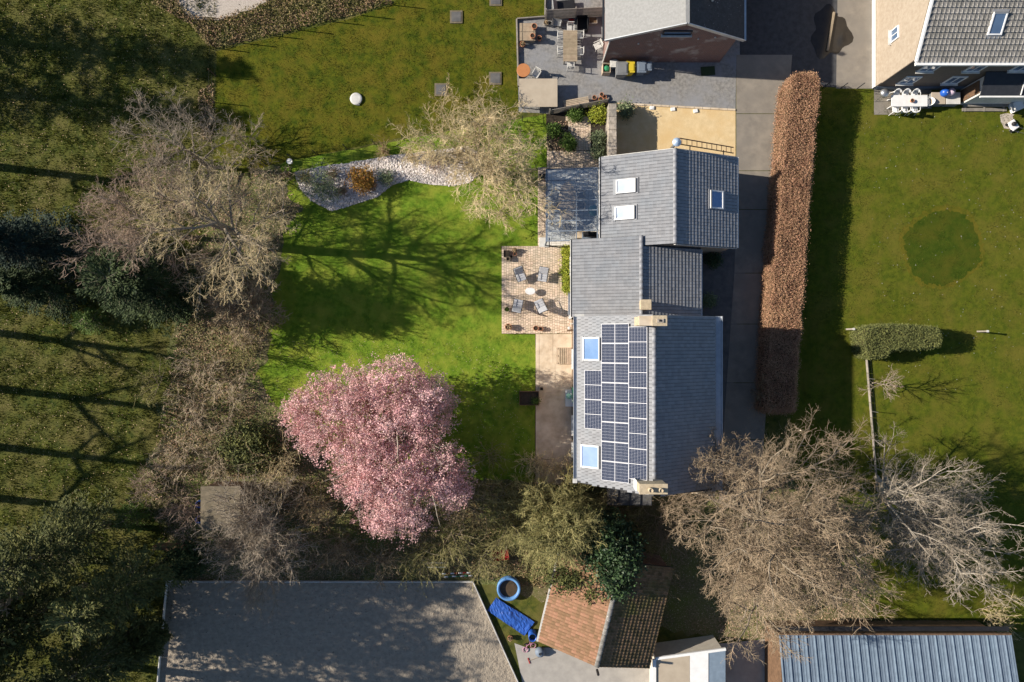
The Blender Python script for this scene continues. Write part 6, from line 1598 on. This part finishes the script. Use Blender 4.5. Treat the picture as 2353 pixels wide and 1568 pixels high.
t = thing('board_table', 'wide beige board table under the bare branches', 'table', ((a[0] + b[0]) / 2, (a[1] + b[1]) / 2, 0.012)); w, l = b[0] - a[0], a[1] - b[1]
MB().box((0, 0, 0.745), (w, l, 0.03)).build('table_top', MT['beige_top'], t, bevel=0.006)
for sx in (-1, 1):
    for sy in (-1, 1): MB().box((sx * (w / 2 - 0.2), sy * (l / 2 - 0.2), 0.365), (0.06, 0.06, 0.73)).build('leg', MT['steel'], t)
MB().box((0, 0, 0.70), (w - 0.3, l - 0.3, 0.05)).build('frame', MT['dark'], t)
x, y = XY(1324, 233, 0.5)
t = thing('slatted_bench', 'pale slatted bench by the lower slatted fence', 'bench', (x, y, 0.012), 0.18)
for i in range(4): MB().box((0, -0.16 + 0.107 * i, 0.43), (1.7, 0.08, 0.025)).build('slat', MT['pallet'], t)
for sx in (-1, 0, 1): MB().box((sx * 0.75, 0, 0.207), (0.06, 0.4, 0.414)).build('leg', MT['grey_wood'], t)
for i, (u, v, r, h, z, lb) in enumerate([(1366, 224, 0.15, 0.3, 0.012, 'terracotta pot in the cluster by the fence, left'), (1383, 217, 0.14, 0.3, 0.012, 'terracotta pot in the cluster by the fence, top'), (1381, 228, 0.17, 0.3, 0.012, 'terracotta pot in the cluster by the fence, middle'), (1390, 223, 0.12, 0.24, 0.012, 'terracotta pot in the cluster by the fence, right'), (1391, 232, 0.2, 0.36, 0.012, 'terracotta pot in the cluster by the fence, lowest and largest')]):
    pot(lb, u, v, r, h, 'terracotta', None, z, group='pot cluster by the slatted fence')
crate('plastic_tub', 'black open tub below the upper slatted fence', 1339, 52, 0.72, 0.95, 0.5, MT['black'], 0.012, None, 0.05, 'tub')
crate('wooden_crate', 'weathered wooden crate right of the black tub', 1363, 46, 0.55, 0.45, 0.35, MT['grey_wood'], 0.012, MT['brown_wood'])
crate('red_crate', 'small red crate at the foot of the upper slatted fence', 1313, 48, 0.36, 0.26, 0.2, MT['red'], 0.012)
x, y = XY(1279, 55, 0.2)
t = thing('wheelbarrow', 'old wheelbarrow lying below the upper slatted fence', 'wheelbarrow', (x, y, 0.012), -0.2)
MB().raw([(-.35, -.25, .42), (.3, -.22, .42), (.3, .22, .42), (-.35, .25, .42), (-.22, -.16, .2), (.2, -.15, .2), (.2, .15, .2), (-.22, .16, .2)], [(4, 5, 6, 7), (0, 1, 5, 4), (1, 2, 6, 5), (2, 3, 7, 6), (3, 0, 4, 7)]).build('tray', MT['steel'], t)
MB().tube([(-.5, 0, .14), (.1, -.2, .2), (.8, -.25, .45)], 0.015, 6).tube([(-.5, 0, .14), (.1, .2, .2), (.8, .25, .45)], 0.015, 6).build('handles', MT['dark'], t)
MB().tube([(-.5, -0.03, .15), (-.5, 0.03, .15)], 0.15, 14).build('wheel', MT['black'], t)
for s in (-1, 1): MB().tube([(.25, s * .2, .22), (.3, s * .22, 0)], 0.014, 6).build('leg', MT['dark'], t)
x, y = XY(1296, 12, 0.4)
t = thing('covered_lounger', 'dark covered sun lounger at the very top of the gravel yard', 'lounger', (x, y, 0.012), 0.1)
MB().box((0, 0, 0.30), (1.5, 0.7, 0.10)).build('seat', MT['black'], t, bevel=0.03); MB().box((-0.62, 0, 0.52), (0.5, 0.7, 0.09), ry=0.9).build('backrest', MT['grey_plastic'], t, bevel=0.03)
for sx in (-1, 1):
    for sy in (-1, 1): MB().box((sx * 0.6, sy * 0.28, 0.125), (0.05, 0.05, 0.25)).build('leg', MT['dark'], t)
def wheelie(label, u, v, body, lid, w=0.56, d=0.68, h=1.02, rz=0.0):
    x, y = XY(u, v, h * 0.9)
    t = thing('wheelie_bin', label, 'bin', (x, y, 0.012), rz, 'bins along the brick gable')
    vs = []
    for z, f in ((0.06, 0.80), (h * 0.92, 1.0)):
        for sx, sy in ((-1, -1), (1, -1), (1, 1), (-1, 1)): vs.append((sx * w / 2 * f, sy * d / 2 * f, z))
    MB().raw(vs, [(3, 2, 1, 0), (4, 5, 6, 7), (0, 1, 5, 4), (1, 2, 6, 5), (2, 3, 7, 6), (3, 0, 4, 7)]).build('body', body, t, bevel=0.02)
    MB().box((0, -0.02, h * 0.95), (w + 0.05, d + 0.05, 0.05)).box((0, -0.04, h * 0.985), (w - 0.10, d - 0.2, 0.04)).build('lid', lid, t, bevel=0.015)
    MB().tube([(-w / 2 + 0.03, d / 2 + 0.06, h * 0.9), (w / 2 - 0.03, d / 2 + 0.06, h * 0.9)], 0.016, 6).build('handle', body, t)
    for s in (-1, 1): MB().tube([(s * (w / 2 - 0.03), d / 2 - 0.06, 0.10), (s * (w / 2 + 0.03), d / 2 - 0.06, 0.10)], 0.10, 12).build('wheel', MT['black'], t)
    return t
wheelie('large dark grey wheelie bin with a pale sticker by the brick gable', 1428.5, 158, MT['grey_plastic'], MT['grey_plastic'], 0.74, 0.80, 1.1)
wheelie('yellow wheelie bin by the brick gable', 1448, 155, MT['yellow'], MT['yellow'])
wheelie('blue grey wheelie bin by the brick gable, left of a smaller one', 1474, 155, MT['blue_grey'], MT['blue_grey'])
wheelie('small blue grey wheelie bin, rightmost by the brick gable', 1489, 153, MT['grey_plastic'], MT['blue_grey'], 0.45, 0.52, 0.95)
wheelie('pale blue grey lidded bin between the green crate and large bin', 1411, 147, MT['blue_grey'], MT['offwhite'], 0.5, 0.4, 0.7)
gc = crate('recycling_crate', 'wooden box with a green sack at the corner of the brick gable', 1394, 156, 0.52, 0.62, 0.6, MT['pallet'], 0.012)
MB().lathe([(0.05, 0.05), (0.2, 0.2), (0.23, 0.42), (0.16, 0.56), (0.03, 0.60)], 10).build('sack', MT['green_plastic'], gc)
x, y = XY(1626.5, 164); tag(MB().box((x, y, 0.03), (0.95, 0.6, 0.03), rz=0.08).build('door_mat', MT['ivy']), 'dark green door mat in the shade of the brick house', 'mat')
# north lawn: tank lid and slabs
x, y = XY(818, 227, 0.12)
t = thing('tank_lid', 'round white tank lid on the north lawn', 'lid', (x, y, 0.006))
MB().lathe([(0.40, 0), (0.41, 0.10), (0.38, 0.13), (0.30, 0.15), (0.0, 0.155)], 28).build('cover', MT['offwhite'], t); MB().box((-0.41, 0.0, 0.05), (0.07, 0.10, 0.08)).box((0.12, -0.40, 0.05), (0.22, 0.07, 0.08)).build('hinge', MT['grey_plastic'], t)
for u, v, lb in [(1013, 207, 'concrete lawn cover nearest the white tank lid'), (1138, 181, 'concrete lawn cover beside the orange table'), (1048.5, 40, 'concrete lawn cover under the tree shadow at the top'), (1139, 0, 'concrete lawn cover cut by the top edge')]:
    x, y = XY(u, v); t = thing('lawn_cover', lb, 'cover', (x, y, 0.006), 0, 'concrete covers on the north lawn')
    MB().box((0, 0, 0.03), (0.84, 0.86, 0.06)).build('frame', MT['shed_felt'], t); MB().box((0, 0, 0.065), (0.64, 0.66, 0.03)).build('slab', MT['concrete_dark'], t)
x, y = XY(1908, 73)
tag(MB().bar((*XY(1900, 118), 0.09), (*XY(1915, 30), 0.09), 0.13, 0.12).build('timber_beam', MT['wood']), 'pale timber beam lying in the puddle', 'beam')
x, y = XY(665, 371, 0.3)
t = thing('white_bucket', 'white bucket by the fence above the stone bed', 'bucket', (x, y, 0.006)); MB().lathe([(0.14, 0), (0.18, 0.32), (0.19, 0.33), (0.16, 0.31)], 16).build('pail', MT['white'], t); MB().tube([(-0.18, 0, 0.31), (0, 0.02, 0.40), (0.18, 0, 0.31)], 0.006, 5).build('handle', MT['steel'], t)

# ------------------------------------------------------------------ patio of the cream house
sheet('house_patio', [(2008, 205), (2140, 205), (2140, 250), (2060, 250), (2055, 264), (2008, 264)], 0.018, MT['concrete'])
a, b = XY(2048, 219, 0.74), XY(2131, 245, 0.74)
t = thing('white_table', 'long white plastic table in front of the cream house', 'table', ((a[0] + b[0]) / 2, (a[1] + b[1]) / 2, 0.02)); w, l = b[0] - a[0], a[1] - b[1]
MB().box((0, 0, 0.72), (w, l, 0.04)).build('table_top', MT['white'], t, bevel=0.01)
for sx in (-1, 1):
    for sy in (-1, 1): MB().tube([(sx * (w / 2 - 0.12), sy * (l / 2 - 0.1), 0), (sx * (w / 2 - 0.12), sy * (l / 2 - 0.1), 0.70)], 0.03, 8).build('leg', MT['white'], t)
tx, ty = (a[0] + b[0]) / 2, (a[1] + b[1]) / 2
pot('small brown pot on the white table', 2097, 231, 0.13, 0.16, 'terracotta', None, 0.762, group='table pot')
def plastic_chair():
    t = thing('plastic_chair', 'x', 'chair', (0, 0, 0), 0, 'white plastic chairs around the white table')
    MB().box((0, 0, 0.43), (0.44, 0.42, 0.03)).build('seat', MT['white'], t, bevel=0.012)
    mb = MB(); vs, fs = [], []
    for i in range(9):
        a = math.radians(200 + i * 17.5)
        vs += [(0.27 * math.cos(a), 0.24 * math.sin(a), 0.46), (0.29 * math.cos(a), 0.29 * math.sin(a), 0.80 - 0.12 * abs(i - 4) / 4)]
    for i in range(8): fs.append((2 * i, 2 * i + 2, 2 * i + 3, 2 * i + 1))
    o = mb.raw(vs, fs).build('backrest', MT['white'], t, smooth=True); sm_ = o.modifiers.new('thick', 'SOLIDIFY'); sm_.thickness = 0.03
    for sx in (-1, 1):
        MB().tube([(sx * 0.27, -0.08, 0.66), (sx * 0.27, 0.18, 0.66), (sx * 0.24, 0.22, 0.0)], 0.02, 6).build('armrest', MT['white'], t)
        MB().tube([(sx * 0.2, -0.18, 0.43), (sx * 0.23, -0.24, 0.0)], 0.02, 6).build('leg', MT['white'], t)
    return t
pc = plastic_chair()
for i, (dx, dy, rz, lb) in enumerate([(-0.7, 0.52, math.pi, 'white plastic chair above the white table, left'), (-0.1, 0.52, math.pi, 'white plastic chair above the white table, middle'), (0.52, 0.52, math.pi, 'white plastic chair above the white table, right'),
        (-0.75, -0.50, 0, 'white plastic chair below the white table, left'), (-0.15, -0.50, 0, 'white plastic chair below the white table, middle'), (0.5, -0.50, 0, 'white plastic chair below the white table, right'), (1.42, 0.0, math.pi / 2, 'white plastic chair at the right end of the white table')]):
    c = pc if i == 0 else dup(pc, (0, 0, 0))
    c.location = (tx + dx, ty + dy, 0.02); c.rotation_euler = (0, 0, rz); c['label'] = lb
x, y = XY(2033, 214, 0.9)
t = thing('kettle_grill', 'round lidded kettle grill at the corner of the cream house', 'grill', (x, y, 0.02))
MB().lathe([(0.05, 0.58), (0.24, 0.68), (0.30, 0.82), (0.26, 0.96), (0.10, 1.05), (0.0, 1.06)], 20).build('kettle', MT['steel'], t, smooth=True)
for k in range(3): MB().tube([(0.16 * math.cos(2.1 * k), 0.16 * math.sin(2.1 * k), 0.66), (0.3 * math.cos(2.1 * k), 0.3 * math.sin(2.1 * k), 0)], 0.012, 6).build('leg', MT['dark'], t)
for i, (u, v, r, m, lb) in enumerate([(2171, 213, 0.28, 'ball_blue', 'big blue ball against the cream house front'), (2186, 211.5, 0.25, 'ball_pink', 'pale pink ball beside the big blue ball')]):
    x, y = XY(u, v, 0.6 + r); t = thing('play_ball', lb, 'ball', (x, y, 0.60), 0, 'balls on the storage bench')
    MB().lathe([(r * math.sin(a) + 0.002, r - r * math.cos(a)) for a in np.linspace(0.03, math.pi - 0.03, 12)], 20).build('shell', MT[m], t, smooth=True); MB().lathe([(0.03, 0), (0.03, 0.02)], 8, (0, -r * 0.3, 2 * r * 0.965)).build('valve', MT['white'], t)
for i, (u0, u1, lb) in enumerate([(2140, 2172, 'grey storage bench right of the white table'), (2174, 2206, 'pale storage bench next to the annex')]):
    a, b = XY(u0, 213, 0.55), XY(u1, 240, 0.55); t = thing('storage_bench', lb, 'bench', ((a[0] + b[0]) / 2, (a[1] + b[1]) / 2, 0.006), 0, 'storage benches by the cream house'); w, l = b[0] - a[0], a[1] - b[1]
    MB().box((0, 0, 0.27), (w - 0.06, l - 0.06, 0.54)).build('box', MT['grey_plastic'], t); MB().box((0, 0, 0.565), (w, l, 0.05)).build('lid', MT['beige_top'] if i == 0 else MT['offwhite'], t, bevel=0.01)
t = thing('timber_steps', 'low weathered timber steps in front of the annex', 'steps', (*XY(2260, 243), 0.004))
for i in range(3): MB().box((0, -0.3 + 0.28 * i, 0.07 + 0.09 * i), (3.0, 0.22, 0.06)).build('tread', MT['grey_wood'], t)
for sx in (-1, 0, 1): MB().box((sx * 1.3, 0, 0.06), (0.08, 0.85, 0.10)).build('stringer', MT['grey_wood'], t)
x, y = XY(2340, 243, 0.5)
t = thing('white_box', 'folded white boxes at the right end of the annex', 'box', (x, y, 0.004), 0.4)
MB().box((0, 0, 0.3), (0.55, 0.6, 0.6)).build('carton', MT['white'], t); MB().box((-0.42, 0.05, 0.5), (0.36, 0.6, 0.02), ry=0.5).build('flap', MT['offwhite'], t)
x, y = XY(2331, 287, 0.3)
t = thing('lawn_mower', 'small white and dark lawn mower on a bare patch of the east lawn', 'mower', (x, y, 0.004), 0.6)
MB().box((0, 0, 0.18), (0.5, 0.65, 0.16)).build('deck', MT['white'], t, bevel=0.04); MB().lathe([(0.14, 0), (0.14, 0.12), (0.08, 0.17)], 14, (0, 0.06, 0.26)).build('motor', MT['black'], t)
MB().tube([(-0.2, -0.3, 0.2), (-0.2, -0.75, 0.8), (0.2, -0.75, 0.8), (0.2, -0.3, 0.2)], 0.015, 6).build('handle', MT['dark'], t)
for sx in (-1, 1):
    for sy in (-1, 1): MB().tube([(sx * 0.25, sy * 0.26, 0.1), (sx * 0.31, sy * 0.26, 0.1)], 0.10, 12).build('wheel', MT['black'], t)
sheet('bare_patch', wobble([(2300, 262), (2330, 262), (2325, 305), (2302, 290)], 3, 8), 0.009, MT['pale_gravel'])

# ------------------------------------------------------------------ yard and arena things
x, y = XY(1169, 1354, 0.4)
t = thing('paddling_pool', 'round blue ringed paddling pool with murky water', 'pool', (x, y, 0.01))
prof = []
for k, z in enumerate((0.0, 0.16, 0.32)):
    for a in np.linspace(-1.2, 1.2, 5): prof.append((0.70 + 0.10 * math.cos(a), z + 0.09 + 0.08 * math.sin(a)))
prof += [(0.62, 0.44), (0.60, 0.10)]
MB().lathe(prof, 32).build('ring_wall', MT['pool_blue'], t, smooth=True); MB().lathe([(0.605, 0.20), (0.605, 0.22)], 28).build('water', MT['murk'], t)
MB().lathe([(0.66, 0.425), (0.72, 0.442), (0.76, 0.425), (0.72, 0.430), (0.66, 0.425)], 32, cap=False).build('top_band', MT['white'], t, smooth=True)
# blue tarpaulin, crumpled
pts = [(1140, 1372), (1228, 1428), (1205, 1460), (1120, 1402)]
c = [Vector((*XY(u, v), 0)) for u, v in pts]; nx_, ny_ = 22, 12; vs, fs = [], []
rr = random.Random(4)
for j in range(ny_ + 1):
    for i in range(nx_ + 1):
        s_, q_ = i / nx_, j / ny_
        p = (c[0] * (1 - s_) + c[1] * s_) * (1 - q_) + (c[3] * (1 - s_) + c[2] * s_) * q_
        vs.append((p.x, p.y, 0.07 + 0.05 * math.sin(7 * s_ + 3 * q_) * math.sin(5 * q_ + 1) + rr.uniform(0, 0.05) + 0.12 * math.exp(-((s_ - .5) ** 2 + (q_ - .4) ** 2) * 6)))
for j in range(ny_):
    for i in range(nx_): a = j * (nx_ + 1) + i; fs.append((a, a + nx_ + 1, a + nx_ + 2, a + 1))
o = MB().raw(vs, fs).build('tarpaulin', MT['blue']); tag(o, 'crumpled blue tarpaulin between the pool and the barn', 'tarpaulin'); md = o.modifiers.new('thick', 'SOLIDIFY'); md.thickness = 0.006
def barrel(label, u, v, r=0.28, h=0.85, mat='ball_blue', z0=0.01):
    x, y = XY(u, v, h); t = thing('barrel', label, 'barrel', (x, y, z0), 0, 'blue barrels')
    MB().lathe([(r * 0.9, 0), (r, 0.1), (r * 1.02, h * 0.35), (r, h * 0.65), (r * 0.97, h), (r * 0.85, h), (r * 0.85, h * 0.6)], 20).build('drum', MT[mat], t, smooth=True); MB().lathe([(r * 0.84, h * 0.62), (r * 0.84, h * 0.64)], 18).build('water', MT['murk'], t)
barrel('blue barrel beside the clay barn gutter', 1224, 1466); barrel('blue barrel left of the flat shed, upper one', 456, 1160, 0.24, 0.8); barrel('blue barrel left of the flat shed, lower one', 456, 1195, 0.24, 0.8)
pot('terracotta pot in the shade left of the clay barn', 1172, 1468, 0.18, 0.28, 'terracotta', 'straw', 0.012, 11, group='yard pots')
# striped jump poles beside the arena
for k, (u0, u1, v, lb, cols) in enumerate([(1016, 1082, 1318, 'red and white striped jump pole above the arena board', ('white', 'red')), (1020, 1086, 1325, 'green and white striped jump pole above the arena board', ('white', 'green_paint'))]):
    a, b = XY(u0, v), XY(u1, v - 3); t = thing('jump_pole', lb, 'pole', ((a[0] + b[0]) / 2, (a[1] + b[1]) / 2, 0.012), 0, 'striped jump poles'); n = 7
    for i in range(n):
        p0 = Vector((a[0] + (b[0] - a[0]) * i / n, a[1] + (b[1] - a[1]) * i / n, 0.07)); p1 = Vector((a[0] + (b[0] - a[0]) * (i + 1) / n, a[1] + (b[1] - a[1]) * (i + 1) / n, 0.07))
        MB().tube([p0, p1], 0.05, 10).build('band', MT[cols[i % 2]], t, world=True, smooth=True)
for k, (u, v) in enumerate([(1000, 1293), (1003, 1303)]):
    a, b = XY(u - 20, v), XY(u + 22, v); tag(MB().tube([(*a, 0.06), (*b, 0.06)], 0.04, 8).build('white_pole', MT['white']), 'white jump pole half hidden in the undergrowth, ' + ('upper' if k == 0 else 'lower'), 'pole', 'white poles')
x, y = XY(1150, 1275, 0.5)
t = thing('garden_cart', 'faded red garden cart under the olive shrubs', 'cart', (x, y, 0.012), 0.1)
MB().raw([(-.55, -.35, .6), (.55, -.35, .6), (.55, .35, .6), (-.55, .35, .6), (-.4, -.25, .3), (.4, -.25, .3), (.4, .25, .3), (-.4, .25, .3)], [(4, 5, 6, 7), (0, 1, 5, 4), (1, 2, 6, 5), (2, 3, 7, 6), (3, 0, 4, 7)]).build('tray', MT['red'], t)
for sx in (-1, 1):
    for sy in (-1, 1): MB().tube([(sx * .3, sy * .3, .15), (sx * .3, sy * .36, .15)], 0.15, 12).build('wheel', MT['black'], t)
MB().tube([(.4, 0, .3), (.95, 0, .15)], 0.02, 6).build('drawbar', MT['dark'], t)
# jumble by the barn: toy bicycle, dark sack
x, y = XY(1216, 1492, 0.3)
t = thing('toy_bicycle', 'pink toy bicycle lying by the corner of the clay barn', 'bicycle', (x, y, 0.016), 0.5)
for sx in (-1, 1): MB().lathe([(0.17, 0.03), (0.19, 0.06), (0.17, 0.09), (0.15, 0.06), (0.17, 0.03)], 18, (sx * 0.3, 0, 0), cap=False).build('wheel', MT['pink'], t)
MB().tube([(-0.3, 0, 0.06), (-0.05, 0.2, 0.08), (0.22, 0.22, 0.08), (0.3, 0, 0.06)], 0.02, 6).tube([(-0.05, 0.2, 0.08), (-0.08, 0.32, 0.08)], 0.016, 6).tube([(0.22, 0.22, 0.08), (0.2, 0.36, 0.08)], 0.016, 6).build('frame', MT['pink'], t)
MB().box((-0.09, 0.34, 0.08), (0.2, 0.07, 0.05)).build('saddle', MT['black'], t); MB().tube([(0.1, 0.36, 0.08), (0.32, 0.38, 0.08)], 0.014, 6).build('handlebar', MT['dark'], t)
x, y = XY(1241, 1500, 0.3)
t = thing('dark_bag', 'dark bulging sack at the lower corner of the clay barn', 'sack', (x, y, 0.014))
MB().lathe([(0.22, 0), (0.34, 0.12), (0.33, 0.3), (0.2, 0.42), (0.06, 0.46)], 14).build('bag', MT['blue_grey'], t, smooth=True); MB().lathe([(0.06, 0.45), (0.10, 0.53), (0.03, 0.52)], 10).build('knot', MT['dark'], t)
t = thing('garden_rake', 'long handled rake lying on the yard below the barn', 'rake', (*XY(1240, 1512), 0.016))
a, b = Vector((*XY(1215, 1518), 0.05)), Vector((*XY(1262, 1501), 0.05)); MB().tube([a, b], 0.014, 6).build('handle', MT['wood'], t, world=True); MB().box(a, (0.06, 0.4, 0.03), rz=0.35).build('head', MT['red'], t, world=True)
# shelter roof behind the south gable
a, b = XY(1394, 1122, 2.2), XY(1497, 1162, 2.2)
t = thing('carport_roof', 'small ribbed lean-to roof behind the south gable', 'lean-to', ((a[0] + b[0]) / 2, -9.8, 0))
for i in range(4):
    w = (b[0] - a[0]) / 4; x = a[0] + w * (i + 0.5)
    slab([(x - w / 2 + 0.01, b[1], 2.15), (x + w / 2 - 0.01, b[1], 2.15), (x + w / 2 - 0.01, -8.9, 2.4), (x - w / 2 + 0.01, -8.9, 2.4)], 0.03).build('roof_sheet', MT['concrete_dark'], t, world=True)
    MB().bar((x + w / 2, b[1], 2.19), (x + w / 2, -8.9, 2.44), 0.05, 0.05).build('rib', MT['dark'], t, world=True)
for x in (a[0] + 0.1, b[0] - 0.1): MB().bar((x, b[1] + 0.1, 0), (x, b[1] + 0.1, 2.12), 0.08, 0.08).build('post', MT['grey_wood'], t, world=True)
# corner gate pier at the driveway end of the house
x, y = XY(1640, 1128, 1.6)
t = thing('gate_pier', 'rough masonry pier at the south east corner of the farmhouse', 'pier', (12.1, -9.6, 0)); MB().box((0, 0, 0.9), (0.7, 0.55, 1.8)).build('shaft', MT['chimney'], t, bevel=0.03); MB().box((0, 0, 1.84), (0.82, 0.66, 0.08)).build('cap', MT['patio'], t, bevel=0.02)
# pale board along the hedge foot
t = thing('hedge_board', 'pale yellow concrete board sunlit at the foot of the beech hedge', 'edging', (*XY(1762, 690), 0))
for i in range(6):
    p, q = XY(1767 - i * 1.0, 628 + i * 20), XY(1767 - (i + 1) * 1.0, 628 + (i + 1) * 20 - 0.5); MB().bar((*p, 0.16), (*q, 0.16), 0.10, 0.32).build('board', MT['patio'], t, world=True)
